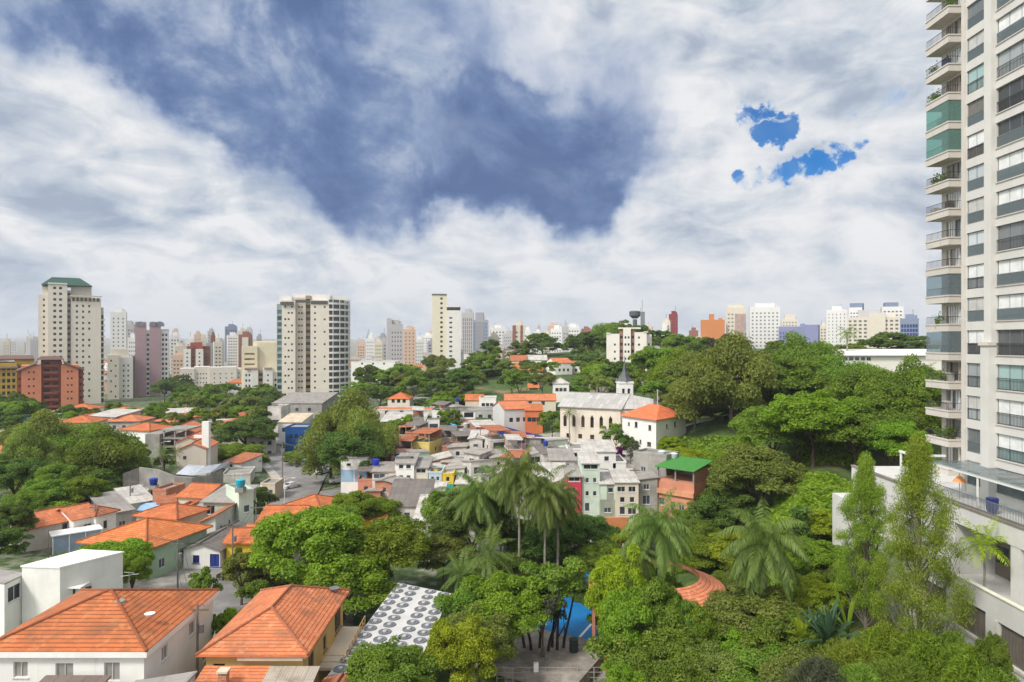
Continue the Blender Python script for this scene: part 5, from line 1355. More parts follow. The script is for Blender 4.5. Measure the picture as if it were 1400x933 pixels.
for lb, px0, px1, pyb, pyt, Y, m, rk, rm, kw in (('grey white three storey house with orange gable behind the blue wall', 680, 720, 592, 560, 192, paint((.60, .60, .60), wear=.1), 'gable', M_TILE3, dict(rz=.35, d=10, pitch=.35)), ('orange red house with balcony right of the grey gabled house', 718, 742, 590, 562, 190, ORW, 'shed', M_TILE, dict(d=9)),
                                                 ('wide pale grey wall house with dark roof edge left of the orange gable', 632, 682, 582, 562, 205, GREYW, 'flat', M_CONC, dict(d=10)), ('white domed roof house above the grey wall house', 655, 678, 566, 546, 220, M_WHITE, 'flat', M_CONC, dict(d=8)), ('low orange roofed house among the upper trees', 636, 660, 556, 548, 225, SAND, 'gable', M_TILE, dict(d=8, pitch=.4)),
                                                 ('long orange roofed house row above the grey gabled house', 690, 760, 560, 548, 215, M_CREAM, 'gable', M_TILE3, dict(d=9, pitch=.35)), ('small orange roofed house on the wooded slope, upper', 700, 742, 518, 507, 300, SAND, 'gable', M_TILE, dict(d=12, pitch=.45)), ('pale house with orange roof on the wooded slope, top left', 698, 720, 506, 494, 320, SAND, 'gable', M_TILE2, dict(d=12, pitch=.4)),
                                                 ('white arched roof hall on the wooded slope', 722, 748, 506, 493, 322, M_WHITE, 'gable', M_SHEETL, dict(d=14, pitch=.3)), ('grey white gabled house on the wooded slope', 752, 778, 518, 497, 300, M_WHITE, 'gable', M_TILE3, dict(d=10, pitch=.4, rz=.4)), ('white house with pale gable on the wooded slope, right', 775, 800, 516, 500, 305, M_WHITE, 'gable', M_TILE2, dict(d=10, pitch=.35, rz=-.4)),
                                                 ('tiny orange roofed hut left of the church roof', 722, 737, 540, 531, 260, SAND, 'gable', M_TILE, dict(d=7, pitch=.4)), ('white tall narrow house behind the church roof', 756, 778, 545, 525, 230, M_WHITE, 'hip', M_SHEETL, dict(d=6, pitch=.6)), ('cream house glimpsed behind the church tower', 808, 832, 530, 518, 250, M_CREAM, 'gable', M_TILE2, dict(d=8, pitch=.35)),
                                                 ('white low building by the tall white apartment block', 866, 890, 521, 513, 262, M_WHITE, 'flat', M_CONC, dict(d=8)),
                                                 ('low house with orange ridge behind the umbrella trees', 530, 560, 556, 546, 230, M_CREAM, 'hip', M_TILE, dict(d=8, pitch=.5)), ('long white roofed building with orange band behind the umbrella trees', 508, 590, 572, 562, 215, M_DIRTY, 'flat', M_TILE3, dict(d=10)), ('wide open shed with pale roof and dark inside right of the umbrella trees', 520, 580, 588, 577, 200, paint((.10, .09, .08)), 'shed', M_SHEETL, dict(d=12)),
                                                 ('white slab house with grey roof between the trees', 560, 590, 566, 545, 240, GREYW, 'flat', M_CONC, dict(d=9)), ('tall white garage house left of the blue building', 366, 384, 598, 558, 215, M_DIRTY, 'flat', M_CONC, dict(d=9)), ('grey asphalt roofed hall in front of the curved tower', 372, 440, 572, 552, 245, GREYC, 'shed', M_SHEET, dict(d=22, pitch=.1)),
                                                 ('cream roofed white shop left of the blue front', 380, 412, 602, 578, 205, M_WHITE, 'shed', sheet((.62, .50, .36)), dict(d=12)), ('deep blue fronted shop at the road fork', 390, 420, 612, 586, 196, plain((.006, .07, .26), .5), 'flat', M_CONC, dict(d=8)), ('white low roofs right of the curved tower', 482, 520, 555, 535, 300, M_DIRTY, 'flat', M_SHEETL, dict(d=15)),
                                                 ('long white flat building right of the umbrella trees, far', 480, 540, 502, 496, 420, M_WHITE, 'flat', M_CONC, dict(d=20))):
    fh(lb, px0, px1, pyb, pyt, Y, m, rk, rm, kw.pop('d'), {0: [(.25, .45, 1.1, 1.2), (.5, .45, 1.1, 1.2), (.75, .45, 1.1, 1.2)]}, full=False, **kw)
MARKS += [('the blue shop', 400, 595), ('the grey gabled house', 700, 570)]
# ------------------------------------------------------------------ church and the white house beside it
def church():
    Y = 163; A, B = Vector((xat(768, Y), Y, 0)), Vector((xat(846, Y - 6), Y - 6, 0)); u = B - A; w = u.length + .8; rz = math.atan2(u.y, u.x); n = Vector((-u.y, u.x, 0)).normalized(); d = 13
    c = (A + B) / 2 + n * d / 2; g = 4.0; h = zat(558, 160) - g
    r = thing('church', 'long cream church with arched windows, pale roof and a small dark spired tower', 'church', (c.x, c.y, g), rz)
    W_ = paint((.68, .61, .52), wear=.1, streak=.15)
    wins = [(w * (i + .55) / 6.6, h * .62, .85, 2.3) for i in range(6)]
    sq = [(w * (i + .7) / 5, h * .40, 1.0, 1.1) for i in range(4)] + [(w * (i + .5) / 5, h * .14, 1.1, 1.2) for i in range(5)]
    poly_walls(r, rect(w, d), -4, h, W_, {0: sq + wins, 1: [(3, h * .6, .9, 2), (7, h * .6, .9, 2)]}, .3, False, glass((.035, .025, .02)))
    for s, t, a, b in wins:                                        # pointed heads of the tall windows
        hd = MB(); x = -w / 2 + s; hd.add([(x - a / 2, -d / 2 - .012, t + b), (x + a / 2, -d / 2 - .012, t + b), (x, -d / 2 - .012, t + b + .7)]); part('window_head', hd, plain((.035, .028, .022), .5), r)
        fr = MB(); fr.box(x - a / 2 - .14, -d / 2 - .06, t - .2, x + a / 2 + .14, -d / 2 - .003, t - .02); part('sill', fr, M_CREAM, r)
    roof(r, w, d, h, 'gable', .42, sheet((.42, .41, .395), dirt=.3), .5, 'x'); gable_fill(r, w, d, h, .42, W_, 'x')
    e = MB().prism([(w / 2 + .005, -d / 2 + .5), (w / 2 + 6.5, -d / 2 + 3), (w / 2 + 6.5, d / 2 - 2), (w / 2 + .005, d / 2 - .5)], -4, h * .98); part('apse', e, W_, r)
    a = MB(); slope_quad(a, [(w / 2 + .01, -d / 2 + .2, h), (w / 2 + 7, -d / 2 + 2.6, h), (w / 2 + 6, 0, h + 2.0), (w / 2 + .01, 0, h + 2.9)], .1); slope_quad(a, [(w / 2 + 7, d / 2 - 1.6, h), (w / 2 + .01, d / 2 - .2, h), (w / 2 + .01, 0, h + 2.9), (w / 2 + 6, 0, h + 2.0)], .1); slope_quad(a, [(w / 2 + 7, -d / 2 + 2.6, h), (w / 2 + 7, d / 2 - 1.6, h), (w / 2 + 6, 0, h + 2.0)], .1)
    part('apse_roof', a, sheet((.42, .41, .395), dirt=.3), r)
    tw = thing('bell_tower', 'square white bell tower with dark pyramid spire behind the church roof', 'bell tower', (xat(854, 176), 176, g), rz + .5)
    zt = zat(523, 176) - g
    poly_walls(tw, rect(3.6, 3.6), 0, zt, M_WHITE, {k: [(1.1, zt - 3.6, .7, 2.0), (2.5, zt - 3.6, .7, 2.0)] for k in range(4)}, .4, False, glass((.02, .02, .02)), wname='louvre')
    part('cornice', MB().box(-1.95, -1.95, zt - .3, 1.95, 1.95, zt + .15), M_WHITE, tw)
    part('spire', MB().lathe((0, 0, zt + .15), [(2.3, 0), (1.25, 1.2), (.62, 2.4), (.34, 4.2), (.06, 5.6)], 4), plain((.10, .105, .12), .7), tw)
    part('cross', MB().box(-.06, -.06, zt + 5.6, .06, .06, zt + 6.8).box(-.35, -.055, zt + 6.2, .35, .055, zt + 6.32), M_STEEL, tw)
    MARKS.append(('the church', 810, 565))
church()
def presbytery():
    Yc = 140; C = Vector((xat(897, Yc), Yc, 0)); A = Vector((xat(851, 149), 149, 0)); B = Vector((xat(938, 150), 150, 0))
    D_ = A + B - C; c = (A + B) / 2; g = ground(c.x, c.y) - 1.5; h = zat(574, 141) - g
    pts = [(p.x - c.x, p.y - c.y) for p in (A, C, B, D_)]
    r = thing('white_house', 'white two storey house with bright orange hipped roof right of the church', 'house', (c.x, c.y, g))
    l0, l1 = (C - A).length, (B - C).length
    poly_walls(r, pts, -4, h, M_WHITE, {0: [(l0 * .2, h * .74, .6, .7), (l0 * .42, h * .72, .9, 1.2), (l0 * .82, h * .70, .9, 1.1), (l0 * .3, h * .30, 1.0, 1.2), (l0 * .55, h * .30, .6, .9), (l0 * .8, h * .28, 1.2, .9)], 1: [(l1 * .35, h * .72, .8, .9), (l1 * .62, h * .72, .9, 1.1), (l1 * .4, h * .3, 1.5, .9)]}, .2, True, glass((.06, .04, .03)), M_WOOD)
    mb = MB(); e = [Vector((x * 1.09, y * 1.09, h + .02)) for x, y in pts]; apx = Vector((0, 0, h + 2.3)); u = (e[1] - e[0]).normalized() * 1.6; p1, p2 = apx - u, apx + u
    slope_quad(mb, [e[0], e[1], p2, p1]); slope_quad(mb, [e[1], e[2], p2]); slope_quad(mb, [e[2], e[3], p1, p2]); slope_quad(mb, [e[3], e[0], p1]); part('roof', mb, tiles((.72, .17, .06), .4, .2), r)
    MARKS.append(('the white orange roofed house', 895, 585))
presbytery()
# ------------------------------------------------------------------ street things
def pole(px, pyb, pyt, Y, label, arm=True, lamp=False, m=None, rad=.14):
    X = xat(px, Y); g = ground(X, Y); h = zat(pyt, Y) - g
    t = thing('street_lamp' if lamp else 'utility_pole', label, 'street lamp' if lamp else 'utility pole', (X, Y, g), 0, 'poles along the streets')
    part('pole', MB().tube([(0, 0, -.5), (0, 0, h)], [rad, rad * .7], 8), m or plain((.20, .18, .16), .9), t)
    if arm:
        part('cross_arm', MB().box(-.9, -.06, h - .6, .9, .06, h - .45), M_WOOD, t)
        if not lamp: part('transformer', MB().lathe((.32, 0, h - 2.4), [(.22, 0), (.24, .7), (.1, .8)], 10), M_STEEL, t)
    if lamp:
        part('arm', MB().tube([(0, 0, h - .3), (.8, 0, h + .1), (1.6, 0, h + .15)], .05, 6), M_STEEL, t); part('lamp_head', MB().box(1.3, -.15, h + .05, 2.0, .15, h + .2), M_FRAME, t)
    return t
pole(270, 895, 826, 57, 'dark wooden utility pole between the two near orange roofs', rad=.13)
pole(243, 805, 738, 82, 'utility pole in front of the blue windowed white house', rad=.12)
pole(130, 730, 690, 104, 'dark utility pole in front of the white row houses', rad=.14)
pole(66, 770, 725, 88, 'thin utility pole before the blank cream row house', arm=False, rad=.08)
pole(386, 668, 604, 148, 'tall dark utility pole at the road fork', rad=.16)
pole(502, 665, 600, 138, 'dark thick pole right of the light blue garage house', rad=.2)
pole(899, 572, 533, 152, 'pale grey utility pole behind the white orange roofed house', m=plain((.42, .42, .42), .8), rad=.18)
pole(975, 590, 560, 152, 'thin street lamp on the hill road', lamp=True, arm=False, rad=.09)
pole(220, 665, 605, 140, 'street lamp above the long concrete wall, left one', lamp=True, arm=False, rad=.08)
pole(389, 690, 655, 128, 'white street lamp with crossbar at the junction', lamp=True, m=M_FRAME, rad=.1)
pole(530, 797, 770, 84, 'green thin post at the far end of the disc studded canopy', arm=False, rad=.06)
for px, pyt, Y, lb in ((520, 640, 133, 'utility pole before the cream arched front house'), (655, 612, 150, 'utility pole among the pale hillside roofs'), (733, 596, 158, 'utility pole beside the pink hillside houses'), (762, 618, 139, 'utility pole below the church, in front of its steps'), (868, 640, 118, 'utility pole behind the cream three storey house'), (318, 716, 92, 'utility pole at the yellow house corner'), (350, 690, 104, 'utility pole beside the stepped orange roofs'), (585, 588, 172, 'utility pole at the top of the hillside houses, left'), (178, 655, 118, 'utility pole by the narrow brick shacks')):
    pole(px, 0, pyt, Y, lb, rad=.13)
def wires():
    for i, (a, b) in enumerate((((270, 830, 57), (243, 741, 82)), ((243, 741, 82), (130, 693, 104)), ((899, 537, 152), (1010, 540, 150)), ((386, 607, 148), (502, 603, 138)), ((520, 643, 133), (655, 615, 150)), ((655, 615, 150), (733, 599, 158)), ((762, 621, 139), (868, 643, 118)), ((243, 741, 82), (318, 719, 92)), ((318, 719, 92), (350, 693, 104)))):
        p, q = at(*a), at(*b); mb = MB()
        for k in (-.6, 0, .6):
            pts = [p.lerp(q, t / 10) + Vector((k, 0, -1.2 * math.sin(math.pi * t / 10))) for t in range(11)]
            mb.tube([x - p for x in pts], .024, 4)
        o = part('power_line', mb, M_DFRAME, None, tuple(p)); tag(o, ['power lines from the near pole to the blue windowed house pole', 'power lines running on to the white row houses', 'power lines over the hill road beside the church', 'power lines crossing the road fork', 'power lines along the front of the hillside houses', 'power lines over the pale hillside roofs', 'power lines behind the crimson house row', 'power lines in front of the yellow house', 'power lines up the street to the stepped orange roofs'][i], 'power line', 'power lines between poles')
wires()
def car(px, py, z, rz, col, label):
    q = onz(px, py, z) if z is not None else None
    t = thing('parked_car', label, 'car', (q.x, q.y, ground(q.x, q.y) + .14), rz, 'cars on the streets')
    pr = [(-2.1, .35), (-2.1, .75), (-1.95, .92), (-1.35, .98), (-.75, 1.42), (.55, 1.46), (1.15, 1.0), (1.95, .85), (2.12, .68), (2.12, .35)]
    mb = MB(); i0 = len(pr)
    for s in (-1, 1): mb.v += [(x, s * (.84 if z_ < 1.1 else .66), z_) for x, z_ in pr]
    mb.f.append(tuple(range(i0))); mb.f.append(tuple(range(2 * i0 - 1, i0 - 1, -1))); mb.uv += [None, None]
    for k in range(i0):
        j = (k + 1) % i0; mb.f.append((k, i0 + k, i0 + j, j)); mb.uv.append(None)
    part('body', mb, plain(col, .25, .0, .6), t)
    g = MB(); 
    for s in (-1, 1): p = [(-1.15, s * .80, 1.02), (.95, s * .80, 1.02), (.48, s * .69, 1.40), (-.72, s * .69, 1.38)]; g.add(p if s < 0 else p[::-1])
    g.add([(1.14, -.7, 1.04), (1.14, .7, 1.04), (.62, .6, 1.42), (.62, -.6, 1.42)]); g.add([(-1.33, .7, 1.02), (-1.33, -.7, 1.02), (-.82, -.6, 1.40), (-.82, .6, 1.40)])
    part('window', g, glass((.02, .025, .03), .05), t)
    for x in (-1.3, 1.35):
        for s in (-1, 1):
            w = part('wheel', MB().tube([(x, s * .70, .32), (x, s * .88, .32)], .32, 14), plain((.02, .02, .02), .8), t); part('rim', MB().tube([(x, s * .86, .32), (x, s * .895, .32)], .19, 10), M_STEEL, w)
    for s in (-.55, .55): part('headlight', MB().box(2.08, s - .16, .62, 2.13, s + .16, .76), M_FRAME, t); part('tail_light', MB().box(-2.13, s - .16, .68, -2.08, s + .16, .84), plain((.35, .01, .01), .3), t)
car(321, 791, 1.7, 2.9, (.03, .03, .035), 'dark grey hatchback parked on the street by the yellow house')
car(398, 668, .2, 1.0, (.70, .70, .70), 'white car waiting at the bottom of the junction')
car(429, 634, .3, 1.4, (.72, .72, .72), 'white car driving down the right fork of the road')
car(444, 640, .3, 1.2, (.66, .66, .66), 'white car parked under the umbrella trees, upper one')
car(441, 648, .3, 1.2, (.55, .55, .56), 'silver car parked under the umbrella trees, lower one')
car(381, 611, .4, .4, (.70, .70, .71), 'white car beside the blue shop')
car(463, 663, .0, .5, (.70, .70, .70), 'white car in front of the light blue garage house')
# ------------------------------------------------------------------ towers of the middle distance
TG = 'apartment towers of the city'
def troot(label, px, Y, z, cat='apartment tower', name='apartment_tower'):
    X = xat(px, Y); ph = math.atan2(-X, Y); r = thing(name, label, cat, (X, Y, z), ph, TG); r.scale = (math.cos(ph), 1, 1)
    return r
def tblock(r, px0, px1, pyt, Y, d, m, n=0, ww=1.2, wh=1.2, side=None, fh=3.0, full=False, depth=.35, gl=None, limit=100, skip=lambda i, k: False, name='wall', z0=0, margin=1.0, dy=0, cap=True, wname='window'):
    """one upright block of a tower seen between two image columns; windows as real recesses on the front and on the sides"""
    Yf = Y + dy; x0, x1 = xat(px0, Y) - r.location.x, xat(px1, Y) - r.location.x; y0 = Yf - r.location.y
    H = zat(pyt, Yf) - r.location.z; w = x1 - x0
    wins = {}
    if n: wins[0] = grid(w, H, z0, n, ww, wh, fh, margin=margin, skip=skip)
    if side:
        wins[1] = wins[3] = grid(d, H, z0, side, ww, wh, fh, margin=margin)
    poly_walls(r, [(x0, y0), (x1, y0), (x1, y0 + d), (x0, y0 + d)], -6 if z0 == 0 else z0, H, m, wins, depth, full, gl, None, name, cap, limit=limit, wname=wname)
    return x0, x1, y0, H
DG = glass((.028, .03, .034), .12); DG2 = glass((.13, .135, .14), .15, .4)
TC = paint((.69, .635, .555), wear=.06, streak=.10); TW = paint((.70, .68, .65), wear=.06, streak=.08); TCD = paint((.56, .505, .43), wear=.08, streak=.1)
# A: tall beige tower with dark green hipped crown
def tower_a():
    Y = 360; r = troot('tall beige apartment tower with dark green roof cap and shouldered corners, left', 96, Y, -2)
    tblock(r, 53, 68, 405, Y, 16, TC, 1, 1.0, 1.1, dy=2, limit=20)
    tblock(r, 66, 92, 388, Y, 18, TC, 2, 1.5, 1.3, dy=-1.2, limit=44, margin=2.0)
    tblock(r, 90, 98, 398, Y, 14, TCD, 1, 1.6, 1.5, dy=1.6, limit=22, margin=.3)
    tblock(r, 97, 139, 408, Y, 18, TC, 4, 1.1, 1.2, dy=-.6, limit=46, margin=1.5, skip=lambda i, k: i == 3 or (i == 2 and k % 3 == 0))
    tblock(r, 97, 126, 392, Y, 14, TC, 0, dy=3.0, name='penthouse'); tblock(r, 58, 67, 394, Y, 13, TC, 0, dy=3.2, name='penthouse')
    x0, x1 = xat(57, Y) - r.location.x, xat(126.5, Y) - r.location.x; z = zat(391, Y) - r.location.z
    mb = MB(); a = [(x0, -1.5), (x1, -1.5), (x1, 17), (x0, 17)]; i = 5.5
    e = [(x0 + i, 3), (x1 - i * 1.2, 3), (x1 - i * 1.2, 13), (x0 + i, 13)]; zt = zat(380, Y) - r.location.z
    for k in range(4):
        q = (k + 1) % 4; mb.add([(*a[k], z), (*a[q], z), (*e[q], zt), (*e[k], zt)])
    mb.add([(*p, zt) for p in e]); mb.add([(*p, z) for p in a[::-1]]); part('roof', mb, plain((.025, .085, .065), .5), r)
    x0, x1 = xat(96, Y) - r.location.x, xat(139.6, Y) - r.location.x; z = zat(412, Y) - r.location.z
    q = MB()
    for k in range(7): q.box(x0 + 1 + k * 2.2, -1.15, z, x0 + 2.4 + k * 2.2, -.62, z + 1.8)
    part('parapet_opening', q, plain((.09, .07, .05), .8), r)
    part('cornice', MB().box(x0 - .3, -1.2, z + 2.2, x1 + .3, -.61, z + 2.9), TCD, r)
    bx0, bx1 = xat(139.2, Y) - r.location.x, xat(145, Y) - r.location.x
    part('stair_wall', MB().box(bx0, 2, -6, bx1 - .8, 14, zat(420, Y) - r.location.z), TCD, r)
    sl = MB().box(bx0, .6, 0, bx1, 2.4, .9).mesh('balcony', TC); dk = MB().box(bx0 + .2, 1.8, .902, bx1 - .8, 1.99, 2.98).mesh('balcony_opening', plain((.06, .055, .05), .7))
    for k in range(16):
        o = add_obj('balcony', sl, r, (0, 0, k * 3.0)); add_obj('balcony_opening', dk, o)
tower_a(); MARKS.append(('the green capped beige tower', 97, 470))
def tower_b():
    Y = 300; r = troot('stepped orange red brick apartment block with brown hipped roof and recessed balconies', 70, Y, -1)
    O_ = paint((.66, .25, .145), wear=.08, streak=.08); D_ = paint((.27, .075, .045), wear=.1)
    tblock(r, 24, 31, 507, Y, 12, D_, 1, 1.0, 1.2, dy=1.0, limit=12, margin=.4)
    tblock(r, 30, 56.5, 500, Y, 14, O_, 2, .8, .8, dy=0, limit=20, margin=2.2)
    tblock(r, 56, 84, 492, Y, 12, D_, 2, 2.6, 1.7, dy=1.6, limit=20, margin=.7)
    tblock(r, 83.5, 108, 500, Y, 14, O_, 2, .8, .8, dy=0, limit=20, margin=2.2)
    tblock(r, 107.5, 115, 506, Y, 12, D_, 1, 1.0, 1.2, dy=1.0, limit=12, margin=.4)
    X = lambda p: xat(p, Y) - r.location.x; z = lambda p: zat(p, Y) - r.location.z
    mb = MB()
    for pl in ([(23, 507), (50, 497), (52, 491)], [(116, 507), (88, 497), (86, 491)]):
        for (p, a), (q, b) in zip(pl, pl[1:]): mb.add([(X(p), -.8, z(a)), (X(q), -.8, z(b)), (X(q), 12, z(b) + .5), (X(p), 12, z(a) + .5)]); mb.add([(X(p), -.8, z(a) - .6), (X(q), -.8, z(b) - .6), (X(q), -.8, z(b)), (X(p), -.8, z(a))])
    a = [(X(50), -1.0), (X(88), -1.0), (X(88), 13), (X(50), 13)]; e = [(X(56), 4), (X(82), 4), (X(82), 9), (X(56), 9)]; z0, z1 = z(492.5), z(488)
    for k in range(4):
        q = (k + 1) % 4; mb.add([(*a[k], z0), (*a[q], z0), (*e[q], z1), (*e[k], z1)])
    mb.add([(*p, z1) for p in e]); part('roof', mb, plain((.13, .075, .06), .8), r)
    bm = MB().box(X(60), .2, 0, X(80), 1.59, 1.0).mesh('balcony', D_)
    for k in range(8): add_obj('balcony', bm, r, (0, 0, .6 + k * 3.0))
tower_b(); MARKS.append(('the orange red stepped block', 70, 535))
def tower_c():
    Y = 330; r = troot('ochre yellow apartment block with wide brown roof at the left edge', 20, Y, -1)
    K = paint((.56, .36, .07), wear=.1, streak=.1)
    tblock(r, -40, 23, 497, Y, 14, K, 9, 1.5, 1.8, dy=0, limit=60, margin=.3); tblock(r, 20, 47, 492, Y, 14, K, 3, 1.4, 1.8, dy=3.0, limit=36, margin=.8)
    X = lambda p: xat(p, Y) - r.location.x; z = lambda p: zat(p, Y) - r.location.z
    mb = MB(); slope_quad(mb, [(X(-42), -2, z(503)), (X(24), -2, z(503)), (X(30), 8, z(496)), (X(-42), 8, z(496))], .6); slope_quad(mb, [(X(-42), 2, z(491.5)), (X(48), 2, z(491.5)), (X(46), 12, z(487)), (X(-42), 12, z(487))], .6); part('roof', mb, plain((.15, .09, .07), .8), r)
tower_c(); MARKS.append(('the ochre yellow block', 15, 510))
def tower_f():
    Y = 420; r = troot('mauve apartment tower with arched rooftops and white window columns', 208, Y, -2)
    MV = paint((.40, .275, .305), wear=.06, streak=.06); WV = paint((.62, .60, .60), wear=.05)
    tblock(r, 185, 200, 441, Y, 14, MV); tblock(r, 199.5, 205, 452, Y, 13, WV, 1, 1.5, 1.5, dy=.8, limit=30, margin=.3); tblock(r, 204.5, 220, 441, Y, 14, MV); tblock(r, 219.5, 231, 452, Y, 14, WV, 2, 1.3, 1.6, dy=.7, limit=60, margin=.5, side=None)
    tblock(r, 216, 231.3, 451, Y, 12, MV, dy=1.5, name='penthouse')
    X = lambda p: xat(p, Y) - r.location.x; z = lambda p: zat(p, Y) - r.location.z
    for p0, p1 in ((186, 198), (204, 216), (212, 225)):
        mb = MB(); c = (X(p0) + X(p1)) / 2; a = (X(p1) - X(p0)) / 2; n = 8
        for i in range(n):
            t0, t1 = math.pi * i / n, math.pi * (i + 1) / n
            A = (c - a * math.cos(t0), z(445) + a * .75 * math.sin(t0)); B = (c - a * math.cos(t1), z(445) + a * .75 * math.sin(t1))
            mb.add([(A[0], -.3, A[1]), (A[0], 8, A[1]), (B[0], 8, B[1]), (B[0], -.3, B[1])]); mb.add([(A[0], -.25, z(447)), (B[0], -.25, z(447)), (B[0], -.25, B[1]), (A[0], -.25, A[1])])
        part('roof_arch', mb, plain((.22, .22, .27), .5), r)
tower_f(); MARKS.append(('the mauve tower', 208, 500))
def tower_j():
    Y = 330; r = troot('big cream apartment tower with dark central recess and curved white balcony side', 430, Y, -1)
    tblock(r, 386, 404, 412, Y, 15, TC, 3, .9, .9, dy=0, limit=46, margin=.8, skip=lambda i, k: (i + k * 2) % 3 == 0)
    tblock(r, 379, 386.5, 417, Y, 13, paint((.30, .36, .36), wear=.1), 1, 2.0, 1.9, dy=1.2, limit=20, margin=.25, gl=glass((.06, .10, .10), .1))
    tblock(r, 403.5, 418, 408, Y, 15, TCD, 2, .9, .9, dy=2.0, limit=30, margin=1.2)
    tblock(r, 417.5, 425, 405, Y, 12, paint((.34, .28, .21), wear=.1), 1, 2.1, 1.5, dy=3.6, limit=20, margin=.1)
    tblock(r, 424.5, 450, 411, Y, 15, TC, 3, .9, .9, dy=-.6, limit=30, margin=1.0, skip=lambda i, k: i == 1 or (i == 2 and k % 2))
    X = lambda p: xat(p, Y) - r.location.x; z = lambda p: zat(p, Y) - r.location.z
    # curved balcony side: rounded plan, slab edges and dark glazing on every floor
    arc = []
    for i in range(11):
        t = math.pi / 2 * i / 10; arc.append((X(449.5) + (X(481) - X(449.5)) * math.sin(t) ** .9, -.8 + 13 * (1 - math.cos(t))))
    plan = arc + [(X(481), 16), (X(449.5), 16)]
    H = z(410)
    part('core', MB().prism([(x * .985, y + .7) for x, y in plan], -4, H), glass((.075, .08, .085), .15, .2), r)
    slab = MB().prism(plan, 0, .95).mesh('balcony', TW)
    fl = int(H / 3.0)
    mul = MB()
    for i in range(1, 11, 2): mul.box(arc[i][0] - .16, arc[i][1] - .06, .952, arc[i][0] + .16, arc[i][1] + .5, 2.998)
    mm = mul.mesh('mullion', TW)
    for k in range(fl + 1):
        o = add_obj('balcony', slab, r, (0, 0, k * 3.0 - .2)); add_obj('mullion', mm, o)
    for p0, p1, a, b, y in ((382, 399, 405, 411.8, 3), (400, 426, 402, 408, 5), (426, 452, 402, 411, 4), (452, 476, 404, 410, 5)):
        part('penthouse', MB().box(X(p0), y, z(b) - 1, X(p1), y + 9, z(a)), TW, r)
    g = MB()
    for p0, p1, a, b in ((384, 402, 414, 418.5), (425, 448, 412, 416.5), (404, 424, 411, 415)): g.box(X(p0), -.9, z(b), X(p1), -.62, z(a))
    part('penthouse_window', g, plain((.10, .095, .085), .5), r)
    part('podium', MB().box(X(388), -9, -4, X(470), -1.0, z(562) + 2), M_CONC, r)
tower_j(); MARKS.append(('the big cream tower', 428, 480))
def tower_n():
    Y = 430; r = troot('slim cream tower with a taller narrow left half, middle of the skyline', 610, Y, 6)
    C1 = paint((.66, .61, .48), wear=.05, streak=.08)
    tblock(r, 591, 611, 404, Y, 12, C1, 2, 1.5, 1.4, dy=0, limit=46, margin=2.2, skip=lambda i, k: i == 0)
    tblock(r, 610.5, 630, 425, Y, 13, TW, 2, 1.8, 1.1, dy=-1.0, limit=46, margin=.8, skip=lambda i, k: i == 1)
    X = lambda p: xat(p, Y) - r.location.x; z = lambda p: zat(p, Y) - r.location.z
    part('roof_terrace', MB().box(X(611), -.8, z(424), X(629.5), 10, z(421)), plain((.06, .055, .05), .7), r); part('roof_slab', MB().box(X(610.6), -1.2, z(420.8), X(630), 11, z(419.5)), TW, r)
    part('parapet', MB().box(X(590.4), -.5, z(403.8), X(611), 12, z(402.6)), plain((.16, .15, .14), .8), r)
tower_n(); MARKS.append(('the slim cream tower', 610, 450))
def tower_r():
    Y = 290; r = troot('white mid rise apartment block with stepped top and two brown window strips', 858, Y, 8)
    W_ = paint((.72, .68, .62), wear=.06, streak=.1); BR = paint((.28, .17, .12), wear=.1)
    tblock(r, 829, 847, 457, Y, 14, W_, 2, .8, .9, dy=0, limit=24, margin=1.2, skip=lambda i, k: i == 0)
    tblock(r, 846.5, 852.5, 452, Y, 12, BR, 1, 1.2, 1.3, dy=.6, limit=12, margin=.1)
    tblock(r, 852, 862.5, 450, Y, 14, W_, 2, .8, 1.0, dy=-.4, limit=24, margin=.3)
    tblock(r, 862, 868, 452, Y, 12, BR, 1, 1.2, 1.3, dy=.6, limit=12, margin=.1)
    tblock(r, 867.5, 884, 455, Y, 14, W_, 2, .8, .9, dy=0, limit=24, margin=1.2, skip=lambda i, k: i == 1)
    tblock(r, 883.5, 891, 458, Y, 10, W_, 1, .8, 1, dy=3, limit=12, margin=.5)
    X = lambda p: xat(p, Y) - r.location.x; z = lambda p: zat(p, Y) - r.location.z
    for p0, p1, a, b in ((829, 834, 455.5, 457.2), (845, 876, 448.5, 450.3), (880, 886, 454, 455.3)): part('parapet', MB().box(X(p0), -.3, z(b), X(p1), 10, z(a)), W_, r)
tower_r(); MARKS.append(('the white stepped block', 858, 490))
def tower_e():
    Y = 400; r = troot('pale cream tower with rounded top behind the green capped tower', 165, Y, -2)
    tblock(r, 147, 163, 486, Y, 12, TC, 2, .9, 1.1, limit=40, margin=.8, skip=lambda i, k: (i + k) % 2 == 0); tblock(r, 162.5, 182, 489, Y, 13, TW, 2, .9, 1.1, dy=1, limit=40, margin=1.5); tblock(r, 152, 176, 478, Y, 9, TC, dy=3, name='penthouse')
    X = lambda p: xat(p, Y) - r.location.x; z = lambda p: zat(p, Y) - r.location.z
    part('balcony_strip', MB().box(X(181), 1.6, -4, X(185), 9, z(488)), plain((.16, .12, .10), .7), r)
tower_e()
